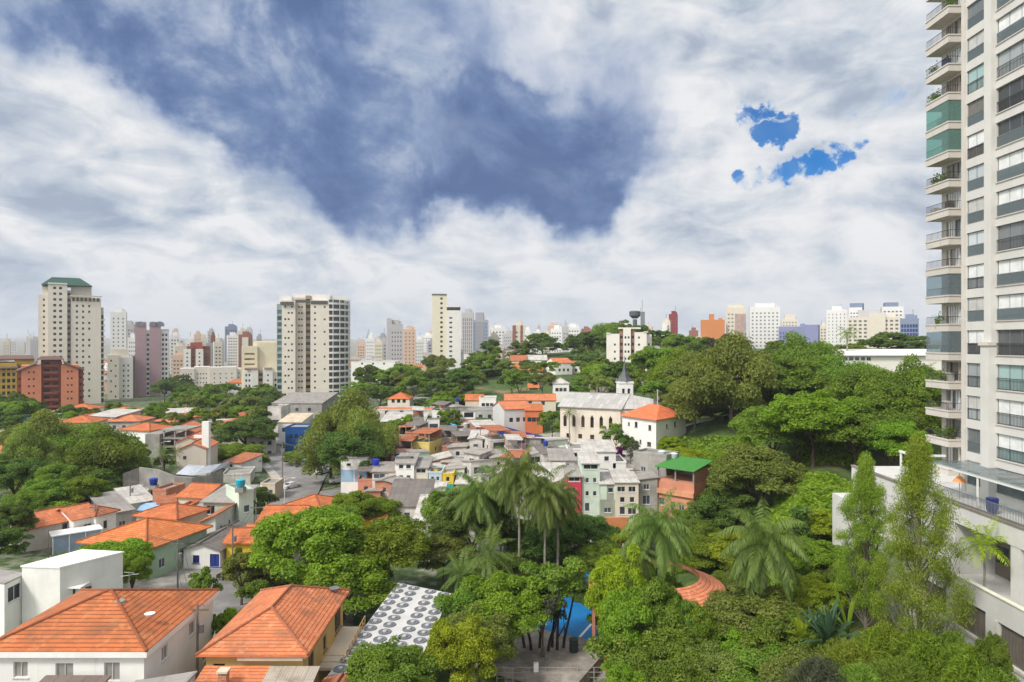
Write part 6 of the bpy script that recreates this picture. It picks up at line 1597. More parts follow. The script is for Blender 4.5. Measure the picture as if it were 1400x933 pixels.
def tower_i():
    Y = 390; r = troot('pair of cream apartment slabs with yellow balconies left of the big cream tower', 354, Y, -1)
    CY_ = paint((.66, .60, .44), wear=.06)
    tblock(r, 330, 352, 474, Y, 12, CY_, 3, 2.4, 1.0, dy=8, limit=30, margin=2, gl=glass((.20, .15, .04), .5)); tblock(r, 351, 382, 469, Y, 12, CY_, 0, dy=10); tblock(r, 346, 380, 467, Y, 8, CY_, dy=14, name='penthouse')
    tblock(r, 334, 344, 508, Y, 12, TW, 2, 1.0, 1.3, dy=-2, limit=30, margin=.3); tblock(r, 343.5, 353, 505, Y, 12, TW, 0, dy=-2.5); tblock(r, 352.5, 360, 507, Y, 12, paint((.34, .27, .2)), 1, 2.0, 1.6, dy=-1, limit=20, margin=.1); tblock(r, 359.5, 373, 505, Y, 12, TW, 1, .9, 1.0, dy=-2.5, limit=20); tblock(r, 372.5, 381, 509, Y, 12, TC, 1, 1.2, 1.4, dy=-1.5, limit=20, margin=.3)
    X = lambda p: xat(p, Y) - r.location.x; z = lambda p: zat(p, Y) - r.location.z
    part('cornice', MB().box(X(335), -3, z(504.9), X(352), 6, z(503.4)), plain((.35, .24, .2), .8), r); part('cornice', MB().box(X(361), -3, z(504.9), X(372), 6, z(503.4)), plain((.35, .24, .2), .8), r)
tower_i()
def tower_h():
    Y = 470; r = troot('row of low white apartment slabs behind the garden trees', 290, Y, -1, 'apartment block', 'apartment_block')
    for a, b, t, dy in ((247, 266, 504, 0), (265.5, 287, 502, 1), (286.5, 324, 503, -1), (323.5, 331, 505, 2)): tblock(r, a, b, t, Y, 14, paint((.70, .65, .58), wear=.05), 4 if b - a > 10 else 1, .8, .9, dy=dy, limit=24, margin=1.4)
tower_h()
def tower_g():
    Y = 520; r = troot('white and dark brown tower with red top left of the yellow balconies', 268, Y, 0)
    B_ = paint((.20, .085, .06))
    for a, b, t, m, dy in ((251, 261, 478, TW, 0), (260.5, 268, 474, B_, 1), (267.5, 278, 478, TW, 0), (277.5, 288, 480, B_, 1.5)): tblock(r, a, b, t, Y, 12, m, 1, 1.2, 1.2, dy=dy, limit=20, margin=.5)
    tblock(r, 260, 277, 469, Y, 8, paint((.36, .09, .06)), dy=3, name='penthouse'); tblock(r, 255, 288, 474, Y, 8, B_, dy=5, name='penthouse')
tower_g()
# ------------------------------------------------------------------ farther towers: recessed window grid over a dark core
def far(label, px0, px1, pyt, Y, m, d=None, n=4, wh=1.3, ratio=.55, base=None, extra=None, gl=None, fh=3.2, rz=0.0, auto=False, group=TG, top=True):
    w = (px1 - px0) / FPX * Y; d = d or min(w, 16); X = xat((px0 + px1) / 2, Y)
    g = ground(X, Y) - 4 if base is None else base; H = zat(pyt, Y) - g
    rz = math.atan2(-X, Y) + random.Random(int(px0 * 7 + Y)).uniform(-.12, .12); r = thing('apartment_tower', label, 'apartment tower', (X, Y + d / 2, g), rz, group, (X, Y, g + H * .7) if auto else None)
    w *= math.cos(rz); mb = MB(); c = rect(w, d)
    for i in range(4):
        a, b = c[i], c[(i + 1) % 4]; L_ = math.hypot(b[0] - a[0], b[1] - a[1]); hs = []
        if i != 2:
            nn = max(1, round(n * L_ / w)); cw = (L_ - 1.2) / nn; ww = cw * ratio; fl = int((H - 4) / fh)
            k0 = max(0, fl - 26)
            for k in range(k0, fl):
                for j in range(nn): s = .6 + cw * (j + .5); hs.append((s - ww / 2, s + ww / 2, 2 + k * fh + 1.0, 2 + k * fh + 1.0 + wh))
        mb.wall(a, b, -4, H, hs, .3)
    mb.add([(*p, H) for p in c]); part('wall', mb, m, r)
    part('glazing', MB().box(-w / 2 + .31, -d / 2 + .31, -4, w / 2 - .31, d / 2 - .31, H - .5), gl or DG2, r)
    if top:
        part('roof_house', MB().box(-w * .22, -d * .25, H + .003, w * .25, d * .25, H + 3.2), m, r)
    rr = random.Random(int(px0 * 13 + Y))
    if rr.random() < .7: part('roof_tank', MB().box(w * .26, -d * .2, H + .004, w * .42, d * .15, H + rr.uniform(1.5, 2.6)), m, r)
    if rr.random() < .55: q_ = rr.uniform(-.3, .3) * w; part('mast', MB().tube([(q_, 0, H), (q_, 0, H + rr.uniform(5, 9))], .22, 5), M_STEEL, r)
    for p0, p1, t, mm, y in extra or []:
        part('upper_block', MB().box(xat(p0, Y) - X, -d / 2 + y, -4, xat(p1, Y) - X, d / 2 - .2 + y, zat(t, Y) - g), mm, r)
    return r
F1 = paint((.68, .67, .66), wear=.05, streak=.05); F2 = paint((.60, .55, .47), wear=.05); F3 = paint((.44, .43, .44), wear=.05); F4 = paint((.58, .42, .33), wear=.05); F5 = paint((.33, .33, .37), wear=.05); F6 = paint((.26, .11, .08), wear=.05); F7 = paint((.19, .23, .33), wear=.05); F8 = paint((.52, .20, .07), wear=.05); F9 = paint((.22, .23, .40), wear=.05)
far('white slab tower between the beige and mauve towers', 146, 167, 427, 560, F1, n=3, ratio=.3); far('grey tower close to the right of the white slab tower', 167, 180, 444, 600, F3, n=3)
far('white tower partly behind the mauve tower, right', 229, 243, 459, 640, F1, n=3, extra=[(236, 246, 467, F3, 2)]); far('pinkish low block right of the mauve tower', 232, 252, 486, 560, F4, n=4)
far('cream narrow tower with peaked top left of the dark blue tower', 289, 301, 468, 600, F2, n=2); far('dark blue tall tower on the left skyline', 304, 321, 447, 900, F7, n=5, gl=DG); far('white tower in front of the dark blue tower', 307, 322, 459, 760, F1, n=4); far('brown and white tower right of the dark blue tower', 324, 341, 458, 700, F6, n=3, extra=[(329, 337, 462, F2, -1)]); far('grey slim tower left of the dark blue tower', 281, 291, 453, 950, F3, n=3); far('pale grey distant tower with flat top, left skyline', 264, 272, 460, 1100, F1, n=3); far('grey narrow tower right of the brown and white one', 333, 343, 451, 980, F3, n=3)
far('dark grey slab tower with slanted higher left corner', 527, 549, 444, 500, F3, n=5, extra=[(527, 533.5, 436, F3, .2)], gl=DG, ratio=.35); far('peach tower right of the dark grey slab tower', 550, 567, 451, 600, F4, n=3, ratio=.3); far('grey low tower left of the dark grey slab tower', 519, 528, 467, 620, F3, n=2)
far('white slim towers right of the peach tower', 577, 592, 459, 900, F1, n=4); far('dark narrow tower right of the curved tower', 500, 505, 461, 900, F5, n=1); far('pink grey block low right of the curved tower', 487, 498, 470, 760, F4, n=3); far('white block right of the curved tower', 505, 519, 472, 760, F1, n=3)
far('light grey tower with vertical fins right of the slim cream tower', 631, 647, 428, 560, F3, n=5, wh=2.4, ratio=.4); far('blue glass tower with stepped top right of the slim cream tower', 646, 667, 438, 600, F5, n=6, wh=2.4, ratio=.7, gl=glass((.07, .11, .18), .1), extra=[(650, 661, 428, F5, .3)]); far('pale tower behind the wooded hill, left', 671, 690, 449, 700, F1, n=4); far('cream low tower right of the blue glass tower', 667, 674, 476, 650, F2, n=2)
far('cream tower with dark brown stripes at the wooded hill', 701, 717, 445, 520, F2, n=2, extra=[(701, 704.5, 445.5, F6, -.4), (711, 714, 445.5, F6, -.4)]); far('white tower at the right of the striped tower', 716, 726, 452, 640, F1, n=2)
far('white slab block behind the dark wood, left', 754, 770, 450, 620, F1, n=4); far('grey brown tower behind the dark wood, centre', 769, 778, 447, 560, F3, n=2); far('white tower behind the dark wood, right', 777, 793, 448, 600, F1, n=4)
far('dark red tower beyond the hill wood', 916, 928, 430, 700, paint((.24, .045, .05)), n=2, ratio=.2); far('cream block left of the dark red tower', 907, 918, 440, 680, F2, n=3, extra=[(907, 914, 445, F1, -3)])
far('bright orange tower with central chimney block on the right skyline', 962, 994, 438, 560, F8, n=1, ratio=.02, extra=[(974, 980, 430, F8, 2), (955, 966, 461, F4, -3)], top=False)
far('cream tower with pinkish ribbed face on the right skyline', 997, 1024, 421, 560, F2, n=5, extra=[(1000, 1020, 417, F2, 2), (1009, 1023, 430, paint((.42, .31, .28)), -.6)], top=False); far('tall white tower with rows of dark balconies on the right skyline', 1029, 1069, 420, 600, F1, n=7, wh=1.4, ratio=.42, extra=[(1037, 1062, 415, F1, 2)], top=False)
far('cream tower with domed top right of the tall white tower', 1072, 1094, 437, 760, F2, n=5, extra=[(1077, 1090, 431, F2, 2)]); far('violet blue office block on the right skyline', 1070, 1110, 447, 560, F9, n=9, wh=2.2, ratio=.55, gl=glass((.05, .06, .14), .1), extra=[(1106, 1123, 445, F9, -2), (1095, 1107, 448, F7, -1)], top=False); far('small cream tower right of the violet blue office block', 1123, 1134, 446, 700, F2, n=2)
far('white slab tower left of the blue topped towers', 1135, 1163, 424, 640, F1, n=5, ratio=.25); far('white tower with blue top, left of two', 1166, 1185, 421, 620, F1, n=4, extra=[(1168, 1184, 415, F7, 1)]); far('cream grey banded block in front of the blue topped towers', 1164, 1238, 434, 560, F2, n=10, wh=1.6, extra=[(1182, 1207, 424, F3, 5), (1196, 1216, 429, F2, -2)], top=False); far('white tower with blue top, right of two', 1212, 1240, 420, 600, F1, n=5, extra=[(1217, 1233, 414, F7, 1)]); far('dark blue glass office block beside the near apartment tower', 1238, 1264, 436, 500, F7, n=6, wh=2.4, ratio=.8, gl=glass((.01, .02, .10), .1))
MARKS += [('the dark blue tower', 312, 460), ('the dark grey slab tower', 538, 470), ('the blue glass tower', 656, 460), ('the bright orange tower', 978, 450), ('the tall white skyline tower', 1048, 440), ('the violet blue block', 1096, 455), ('the blue topped towers', 1200, 430), ('the striped tower', 709, 470), ('the peach tower', 558, 475)]
for lb, p0, p1, py_, Y, m in (('pale tower just right of the curved tower, nearer', 499, 511, 463, 640, F1), ('cream tower between the curved tower and the dark grey slab', 511, 522, 468, 600, F2), ('white tower filling the gap right of the peach tower', 566, 579, 464, 640, F1), ('cream tower right of the blue glass tower, nearer', 668, 682, 461, 620, F2), ('grey tower left of the striped tower', 688, 701, 457, 660, F3),
                              ('white tower right of the striped tower, nearer', 727, 741, 461, 600, F1), ('cream tower left of the white slab behind the dark wood', 741, 754, 457, 660, F2), ('white tower left of the mauve tower, low', 172, 184, 462, 520, F1), ('cream slab right of the mauve tower, low', 234, 250, 474, 600, F2)):
    far(lb, p0, p1, py_, Y, m, n=4, ratio=.4)
# water tower and masts on the hill
w = thing('water_tower', 'dark mushroom shaped water tower on the wooded hilltop', 'water tower', (xat(868, 420), 420, 22)); h = zat(424, 420) - 22
part('shaft', MB().lathe((0, 0, -4), [(1.5, 0), (1.3, h - 2)], 14), plain((.10, .11, .12), .8), w); part('tank', MB().lathe((0, 0, h - 7), [(1.6, 1.5), (3.4, 3.2), (3.6, 5.6), (2.6, 6.2)], 18), plain((.09, .10, .115), .7), w); part('mast', MB().tube([(4.5, 0, h - 3), (4.5, 0, h + 6)], .18, 5), M_STEEL, w)
w = thing('mast', 'dark slab mast right of the mushroom water tower', 'mast', (xat(879, 415), 415, 22)); part('pillar', MB().box(-1.0, -1, -4, 1.0, 1, zat(427, 415) - 22), plain((.20, .21, .23), .7), w); part('aerial', MB().tube([(-1.4, 0, 10), (-1.4, 0, zat(421, 415) - 22)], .12, 5), M_STEEL, w)
def long_white():
    Y = 205; r = thing('long_building', 'long low white building with a strip of dark windows beyond the park trees', 'building', (xat(1200, Y), Y, 20))
    X = lambda p: xat(p, Y) - r.location.x; H = zat(486, Y) - 20
    wins = [(X(p) - X(1112), zat(493, Y) - 20 - .2, 1.3, 1.1) for p in range(1132, 1190, 8)]
    poly_walls(r, [(X(1112), 0), (X(1420), 0), (X(1420), 14), (X(1112), 14)], -4, H, paint((.74, .71, .65), wear=.06), {0: wins}, .2, True)
    mb = MB(); slope_quad(mb, [(X(1110), -1, H + .02), (X(1422), -1, H + .02), (X(1422), 15, H + 1.6), (X(1110), 15, H + 1.6)], .25); part('roof', mb, paint((.72, .70, .66), wear=.06), r)
long_white(); MARKS.append(('the long white building', 1190, 487))
# ------------------------------------------------------------------ low city between and behind
crng = random.Random(9)
cp_ = [(F1, 'white'), (F2, 'cream'), (F3, 'grey'), (F4, 'peach'), (F1, 'white'), (F6, 'brown'), (F5, 'blue grey'), (F2, 'beige')]
for i in range(128):
    Y = crng.choice((700, 800, 950, 1100, 1300, 1600)) * crng.uniform(.92, 1.08)
    px = crng.uniform(-20, 660) if i < 70 else crng.uniform(660, 1260) if i < 92 else crng.uniform(485, 830)
    if 370 < px < 485 or 48 < px < 150: continue
    tall = crng.random()
    pyt = 467 - (crng.uniform(-6, 4) if tall < .7 else crng.uniform(4, 16)) if px < 660 else 467 - crng.uniform(8, 22)
    wp = crng.uniform(6, 14) * (800 / Y) ** .35
    m, nme = crng.choice(cp_)
    far(f"distant {nme} tower", px, px + wp, pyt, Y, m, n=crng.choice((2, 3, 4)), ratio=crng.choice((.3, .45, .6)), auto=True, group='distant towers of the city')
for i in range(75):
    Y = crng.uniform(430, 760); px = crng.uniform(-30, 700)
    if 370 < px < 500 and Y < 520: continue
    X = xat(px, Y); g = ground(X, Y); w = crng.uniform(9, 18); h = crng.uniform(5, 11); m, nme = crng.choice(((F1, 'white'), (F2, 'cream'), (F3, 'grey'), (F4, 'peach'))); rm, rn = crng.choice(((M_TILE, 'orange'), (M_TILE2, 'red brown'), (M_SHEETL, 'pale'), (M_SHEET, 'grey')))
    house(f"far {nme} house with {rn} roof", (X, Y, g), w, crng.uniform(8, 14), h, crng.uniform(-.5, .5), m, 'gable' if 'orange' in rn or 'red' in rn else 'shed', .25, rm, {0: rowwins(w, 3, 1.2, 1.2, 1.3, int(h // 3))}, full=False, auto=(X, Y, g + h), group='far houses between the towers')
# ------------------------------------------------------------------ trees and plants
# (image x, distance, image y of the top, image width, colour, form)
T = [
 # foreground and middle of the wood
 (430, 79, 693, 168, 'bright', 'near'), (522, 82, 706, 138, 'bright', 'near'), (470, 76, 745, 150, 'bright', 'near'), (375, 84, 752, 95, 'olive', 'near'),
 (535, 54, 878, 135, 'mid', 'near'), (628, 57, 850, 100, 'lime', 'near'), (645, 66, 800, 100, 'mid', 'near'), (690, 66, 782, 130, 'bright', 'near'), (655, 61, 838, 110, 'olive', 'near'),
 (606, 88, 727, 88, 'olive', 'near'), (645, 92, 678, 120, 'dark', 'near'), (620, 98, 668, 90, 'mid', 'near'), (740, 95, 690, 130, 'dark', 'near'), (795, 92, 705, 100, 'dark', 'near'), (822, 86, 738, 60, 'mid', 'near'),
 (690, 80, 756, 90, 'olive', 'near'), (782, 82, 784, 100, 'mid', 'near', .42), (820, 82, 780, 80, 'dark', 'near', .42), (800, 84, 770, 60, 'dark', 'near', .2), (852, 80, 757, 80, 'lime', 'near'), (850, 92, 722, 70, 'lime', 'near'), (840, 70, 815, 70, 'bright', 'near'),
 (895, 60, 828, 165, 'mid', 'near'), (868, 62, 850, 95, 'lime', 'near'), (955, 64, 832, 110, 'olive', 'near'), (910, 54, 885, 120, 'mid', 'near'), (965, 55, 890, 110, 'olive', 'near'), (850, 53, 905, 80, 'bright', 'near'),
 (1030, 62, 810, 140, 'olive', 'near'), (1075, 58, 838, 120, 'mid', 'near'), (1000, 60, 850, 90, 'bright', 'near'), (1050, 54, 890, 130, 'mid', 'near'), (1005, 76, 770, 70, 'mid', 'near'), (1110, 66, 790, 90, 'lime', 'near'),
 (1020, 84, 706, 110, 'lime', 'near'), (1070, 82, 712, 90, 'bright', 'near'), (1125, 80, 690, 80, 'lime', 'near'), (1118, 72, 735, 90, 'bright', 'near'), (970, 86, 722, 90, 'bright', 'near'), (950, 94, 705, 80, 'mid', 'near'), (900, 98, 700, 80, 'olive', 'near'), 
 (1090, 50, 895, 130, 'olive', 'near'),
 # the slope and the park on the hill
 (846, 63, 752, 86, 'lime', 'near', .2), (885, 61, 786, 96, 'mid', 'near', .2), (930, 60.5, 815, 80, 'mid', 'near', .2), (915, 62, 800, 50, 'olive', 'near', .2), (862, 60, 800, 90, 'bright', 'near', .2), (958, 60, 824, 60, 'bright', 'near', .2), (800, 83, 795, 60, 'mid', 'near', .5), (905, 69, 782, 66, 'mid', 'near'), (1225, 98, 572, 80, 'bright', 'near'), (1020, 110, 605, 90, 'bright', 'near'), (1250, 104, 545, 80, 'mid', 'near'),
 (1032, 100, 610, 130, 'olive', 'near'), (985, 112, 640, 90, 'mid', 'near'), (1000, 100, 660, 110, 'dark', 'near'), (960, 106, 672, 80, 'mid', 'near'), (950, 138, 584, 80, 'lime', 'near'), (985, 134, 597, 90, 'bright', 'near'), (925, 134, 602, 60, 'lime', 'near'), (905, 128, 626, 55, 'bright', 'near'), (930, 128, 615, 60, 'lime', 'near'), (962, 126, 612, 70, 'bright', 'near'), (915, 142, 592, 40, 'lime', 'near'), (1000, 126, 612, 70, 'mid', 'near'),
 (1058, 112, 553, 110, 'mid', 'near'), (1215, 108, 520, 110, 'mid', 'near'), (1112, 106, 530, 130, 'bright', 'near'), (1170, 104, 548, 130, 'mid', 'near'), (1140, 120, 522, 150, 'bright', 'near'), (1090, 112, 560, 90, 'mid', 'near'), (1200, 132, 500, 140, 'mid', 'umbrella'), (1245, 126, 498, 110, 'mid', 'umbrella'), (1225, 116, 535, 100, 'mid', 'near'), (1250, 112, 560, 70, 'bright', 'near'), (1290, 130, 500, 90, 'mid', 'near'), (1260, 140, 515, 90, 'dark', 'near'),
 (1000, 142, 470, 150, 'olive', 'umbrella'), (1060, 150, 475, 130, 'mid', 'near'), (1045, 178, 458, 150, 'bright', 'near'), (1098, 172, 463, 110, 'mid', 'umbrella'), (1090, 150, 500, 120, 'mid', 'near'), (1150, 160, 492, 120, 'mid', 'umbrella'), (950, 172, 482, 100, 'olive', 'near'), (925, 190, 487, 90, 'bright', 'umbrella'), (905, 205, 470, 80, 'mid', 'far'), (950, 150, 520, 80, 'olive', 'near'), (985, 152, 545, 60, 'dark', 'far'), (1025, 158, 520, 70, 'mid', 'near'), (1075, 140, 540, 70, 'dark', 'far'), (900, 178, 520, 70, 'mid', 'far'), (925, 165, 533, 80, 'olive', 'far'), (880, 200, 505, 70, 'mid', 'far'),
 (1210, 240, 450, 90, 'dark', 'far'), (1245, 235, 458, 60, 'dark', 'far'), (1160, 230, 468, 60, 'mid', 'far'), (1110, 230, 470, 50, 'mid', 'far'), (1000, 240, 460, 55, 'dark', 'far'), (983, 235, 452, 40, 'gray', 'far'),
 # wooded hill in the centre
 (742, 370, 452, 62, 'dark', 'far'), (715, 360, 468, 50, 'dark', 'far'), (775, 350, 470, 60, 'dark', 'far'), (805, 340, 452, 60, 'dark', 'far'), (832, 345, 440, 60, 'mid', 'umbrella'), (850, 350, 438, 50, 'olive', 'far'), (805, 300, 478, 60, 'dark', 'far'), (820, 290, 488, 50, 'mid', 'far'), (880, 330, 446, 50, 'dark', 'far'), (905, 320, 450, 55, 'dark', 'far'), (930, 310, 455, 60, 'mid', 'far'), (960, 300, 462, 55, 'mid', 'far'), (945, 270, 470, 60, 'dark', 'far'), (915, 260, 474, 60, 'mid', 'far'),
 (842, 258, 490, 70, 'mid', 'far'), (818, 250, 497, 60, 'bright', 'far'), (860, 245, 502, 50, 'mid', 'far'), (795, 262, 508, 50, 'mid', 'far'), (770, 275, 520, 45, 'bright', 'far'), (745, 270, 516, 45, 'mid', 'far'), (790, 235, 524, 40, 'bright', 'far'), (720, 280, 520, 50, 'mid', 'far'), (685, 310, 488, 60, 'dark', 'far'), (660, 300, 484, 55, 'mid', 'far'), (640, 310, 500, 60, 'mid', 'far'), (680, 270, 512, 60, 'dark', 'far'), (650, 262, 518, 60, 'dark', 'far'), (620, 270, 510, 60, 'mid', 'far'), (600, 290, 500, 50, 'olive', 'far'), (578, 300, 505, 50, 'mid', 'far'),
 (555, 310, 497, 50, 'mid', 'far'), (530, 300, 505, 60, 'mid', 'far'), (505, 310, 500, 50, 'dark', 'far'), (520, 270, 522, 60, 'mid', 'far'), (548, 268, 525, 50, 'olive', 'far'), (590, 245, 522, 70, 'dark', 'far'), (618, 232, 528, 60, 'bright', 'far'), (612, 222, 540, 70, 'dark', 'far'), (640, 238, 532, 50, 'dark', 'far'), (572, 226, 545, 55, 'mid', 'far'), (545, 222, 562, 50, 'olive', 'far'), (560, 196, 572, 60, 'olive', 'far'), (588, 190, 580, 40, 'mid', 'far'), (502, 250, 528, 45, 'dark', 'far'), (490, 300, 520, 45, 'mid', 'far'),
 (755, 178, 562, 46, 'mid', 'far'), (772, 172, 575, 34, 'mid', 'far'), (842, 148, 585, 40, 'dark', 'far'), (838, 158, 575, 34, 'mid', 'far'), (866, 146, 598, 30, 'dark', 'far'),
 # left half
 (474, 150, 549, 125, 'olive', 'umbrella'), (495, 144, 562, 95, 'olive', 'umbrella'), (452, 156, 566, 75, 'mid', 'umbrella'), (480, 140, 585, 90, 'dark', 'near'), (410, 178, 612, 40, 'mid', 'far'), (398, 172, 622, 30, 'olive', 'far'),
 (338, 188, 566, 80, 'dark', 'near'), (325, 172, 590, 75, 'bright', 'near'), (352, 200, 562, 50, 'dark', 'far'), (300, 205, 575, 50, 'mid', 'far'), (350, 165, 618, 40, 'mid', 'far'), (285, 300, 528, 95, 'mid', 'near'), (250, 290, 540, 60, 'mid', 'far'), (320, 290, 545, 50, 'dark', 'far'), (240, 240, 558, 50, 'dark', 'far'), (270, 260, 556, 60, 'mid', 'far'), (205, 240, 566, 60, 'dark', 'far'), (180, 250, 565, 50, 'dark', 'far'), (150, 240, 570, 50, 'mid', 'far'), (130, 250, 558, 50, 'bright', 'far'), (105, 255, 563, 50, 'olive', 'far'), (245, 420, 512, 40, 'dark', 'far'), (225, 360, 520, 40, 'dark', 'far'), (10, 290, 540, 50, 'dark', 'far'),
 (105, 142, 578, 150, 'mid', 'umbrella'), (140, 136, 592, 120, 'mid', 'umbrella'), (60, 138, 574, 130, 'olive', 'umbrella'), (125, 130, 620, 120, 'dark', 'near'), (165, 138, 615, 70, 'mid', 'near'), (190, 146, 602, 40, 'bright', 'far'), (40, 128, 592, 90, 'olive', 'umbrella'), (20, 118, 625, 80, 'dark', 'near'),
 (60, 112, 655, 60, 'mid', 'near'), (105, 116, 650, 70, 'bright', 'near'), (80, 118, 632, 60, 'mid', 'near'), (130, 120, 655, 50, 'mid', 'far'), (10, 96, 690, 70, 'dark', 'near'), (-10, 84, 720, 80, 'dark', 'near'), (30, 106, 672, 60, 'mid', 'near'), (85, 108, 684, 60, 'bright', 'far'), (55, 106, 688, 50, 'mid', 'far'),
 (155, 78, 738, 100, 'bright', 'near'), (120, 82, 745, 70, 'bright', 'near'), (180, 76, 756, 50, 'bright', 'near'), (355, 118, 668, 50, 'dark', 'far'), (340, 110, 680, 34, 'dark', 'far'), (490, 110, 670, 80, 'bright', 'near'), (520, 112, 680, 60, 'bright', 'near'), (470, 104, 688, 60, 'mid', 'far'), (275, 72, 782, 50, 'mid', 'far'), (330, 78, 752, 60, 'olive', 'far'), (318, 62, 828, 50, 'bright', 'far'), (300, 62, 838, 40, 'mid', 'far'), (345, 72, 795, 50, 'mid', 'far'), (310, 150, 652, 40, 'bright', 'far'), (325, 150, 660, 40, 'mid', 'far'), (225, 145, 620, 30, 'olive', 'far'), (540, 122, 682, 30, 'mid', 'far'), (440, 96, 700, 70, 'bright', 'far'), (400, 92, 715, 60, 'bright', 'near'), (600, 106, 700, 60, 'bright', 'near'),
]
for a in T: tree(*a)
# garden and street trees filling the ground between the towers and up the central slope
trng = random.Random(77); seen_ = [(xat(a[0], a[1]), a[1]) for a in T] + HOUSE_SPOTS + [(x + 4, y) for x, y in HOUSE_SPOTS]
def scatter(n, p0, p1, y0, y1, w0, w1, h0, h1, cols, avoid=()):
    k = tries = 0
    while k < n and tries < n * 30:
        tries += 1; px = trng.uniform(p0, p1); Y = math.exp(trng.uniform(math.log(y0), math.log(y1))); X = xat(px, Y)
        if any((X - q[0]) ** 2 + (Y - q[1]) ** 2 < 36 for q in seen_) or any(a <= px <= b and c <= Y <= d for a, b, c, d in avoid): continue
        seen_.append((X, Y)); W = trng.uniform(w0, w1); H = W * trng.uniform(h0, h1); top = proj(X, Y, ground(X, Y) + H)[1]
        tree(px, Y, top, W / Y * FPX, trng.choice(cols), 'far'); k += 1
HOLD = ((15, 150, 290, 380), (180, 240, 410, 440), (375, 490, 225, 350), (325, 385, 380, 410), (360, 425, 190, 260), (140, 300, 130, 200))
scatter(22, 95, 240, 205, 255, 7, 10, .7, .95, ('mid', 'dark', 'mid', 'olive', 'bright'), HOLD)
scatter(44, 240, 385, 205, 420, 8, 13, .75, 1.0, ('mid', 'dark', 'mid', 'olive', 'bright'), HOLD)
scatter(12, -30, 60, 180, 285, 8, 13, .75, 1.0, ('mid', 'dark'), HOLD)
scatter(58, 485, 830, 205, 420, 8, 13, .75, 1.0, ('mid', 'dark', 'dark', 'olive', 'bright'), ((620, 770, 180, 228), (690, 805, 292, 330), (505, 600, 196, 235), (585, 635, 420, 440), (752, 800, 225, 245), (765, 880, 150, 185)))
scatter(30, 830, 1130, 195, 330, 8, 13, .75, 1.0, ('mid', 'dark', 'olive'), ((825, 895, 240, 300),))
scatter(26, 485, 760, 176, 212, 6, 9, .7, 1.0, ('mid', 'dark', 'olive', 'bright'), ((620, 770, 176, 215), (505, 600, 193, 212)))
scatter(16, 240, 480, 205, 420, 6, 9, .8, 1.0, ('mid', 'dark'), HOLD)
tree(845, 141, 610, 26, 'purple', 'far', trunk=.1, label='purple flowering bougainvillea bush below the church', name='flowering_shrub', cat='shrub')
tree(862, 141, 605, 30, 'gray', 'far', trunk=.1, label='grey twiggy shrub beside the purple flowering bush', name='shrub', cat='shrub')
tree(742, 66, 792, 70, 'gray', 'far', trunk=.3, words='bare grey twigged tree')
# tall trunks seen in the photograph
def bare_trunk(px, Y, pyb, pyt, r0, label, m=M_DBARK, fork=True):
    X = xat(px, Y); g = ground(X, Y); h = zat(pyt, Y) - g
    return g, h
def grove():
    c = onz(745, 905, .3); t = thing('grove_tree', 'dark many stemmed tree with slanting bare trunks in front of the blue court', 'tree', (c.x, c.y, .2), 0, TGROUP)
    rng = random.Random(3)
    for i, (dx, dy, lx) in enumerate(((-1.2, 0, -.9), (-.6, .5, .5), (.1, -.2, 1.2), (.7, .6, .3), (1.2, 0, .1), (1.7, .5, .9), (-1.8, .5, -1.2))):
        mb = MB().tube([(dx, dy, -.4), (dx + lx * .3, dy, 2.2), (dx + lx * .9, dy + rng.uniform(-.3, .3), 4.4), (dx + lx * 1.6, dy + rng.uniform(-.6, .6), 7.2)], [.17, .14, .11, .06], 7)
        for k in range(2):
            z = 2.4 + k * 1.6; mb.tube([(dx + lx * .4, dy, z), (dx + lx * .5 + rng.uniform(-1.2, 1.2), dy + rng.uniform(-.5, .5), z + 1.6)], [.08, .03], 5)
        part('trunk', mb, M_DBARK, t)
    cen = np.array([[rng.uniform(-3.6, 3.4), rng.uniform(-1.5, 2.5), rng.uniform(6.2, 9.2)] for _ in range(20)]); rad = np.array([rng.uniform(.6, 1.25) for _ in range(20)])
    C, Nn, s, Tt = clumps_to_leaves(cen, rad, 260, .16, 77)
    add_obj('crown', leaf_mesh('crown', C, Nn, s, Tt, LG['mid']), t)
grove()
# palms
PALMS['podium'] = [palm_mesh(14, 15, 2.6, 20, .8, -.2, m='lime', llen=.7, hang=.4, asp=.14)]
palm(709, 86, 634, 'tall', 1.12, 'tallest drooping palm with a slim pale trunk in front of the hillside houses', .15, .3, True)
palm(655, 90, 664, 'tall', 1.15, 'drooping palm left of the tallest palm', .15, 1.3); palm(744, 84, 660, 'tall', 1.02, 'drooping palm right of the tallest palm with brown dead fronds', .15, 2.1, True); palm(762, 87, 668, 'tall', .92, 'rightmost of the clustered drooping palms, with a dark trunk', .16, 0.2, True); palm(684, 95, 660, 'tall', 1.1, 'drooping palm partly behind the tallest palm', .15, 4)
palm(630, 94, 682, 'tall', 1.0, 'leftmost of the clustered drooping palms', .15, 5)
palm(668, 76, 742, 'arch', .95, 'low feathery palm with arching fronds below the tallest palm', .16, .5); palm(632, 78, 775, 'arch', .75, 'small arching palm by the disc studded canopy', .14, 1.5)
palm(898, 67, 706, 'tall', 1.0, 'dark palm left of the round tiled roof', .2, .7); palm(872, 66, 752, 'tall', .6, 'shorter palm close against the dark palm by the round roof', .16, 2.6)
palm(1045, 64, 722, 'tall', 1.15, 'broad palm with a thick dark trunk and yellowing skirt right of the round roof', .22, 1.1, True); palm(1025, 66, 765, 'arch', .8, 'arching palm beside the thick trunked palm', .18, 3)
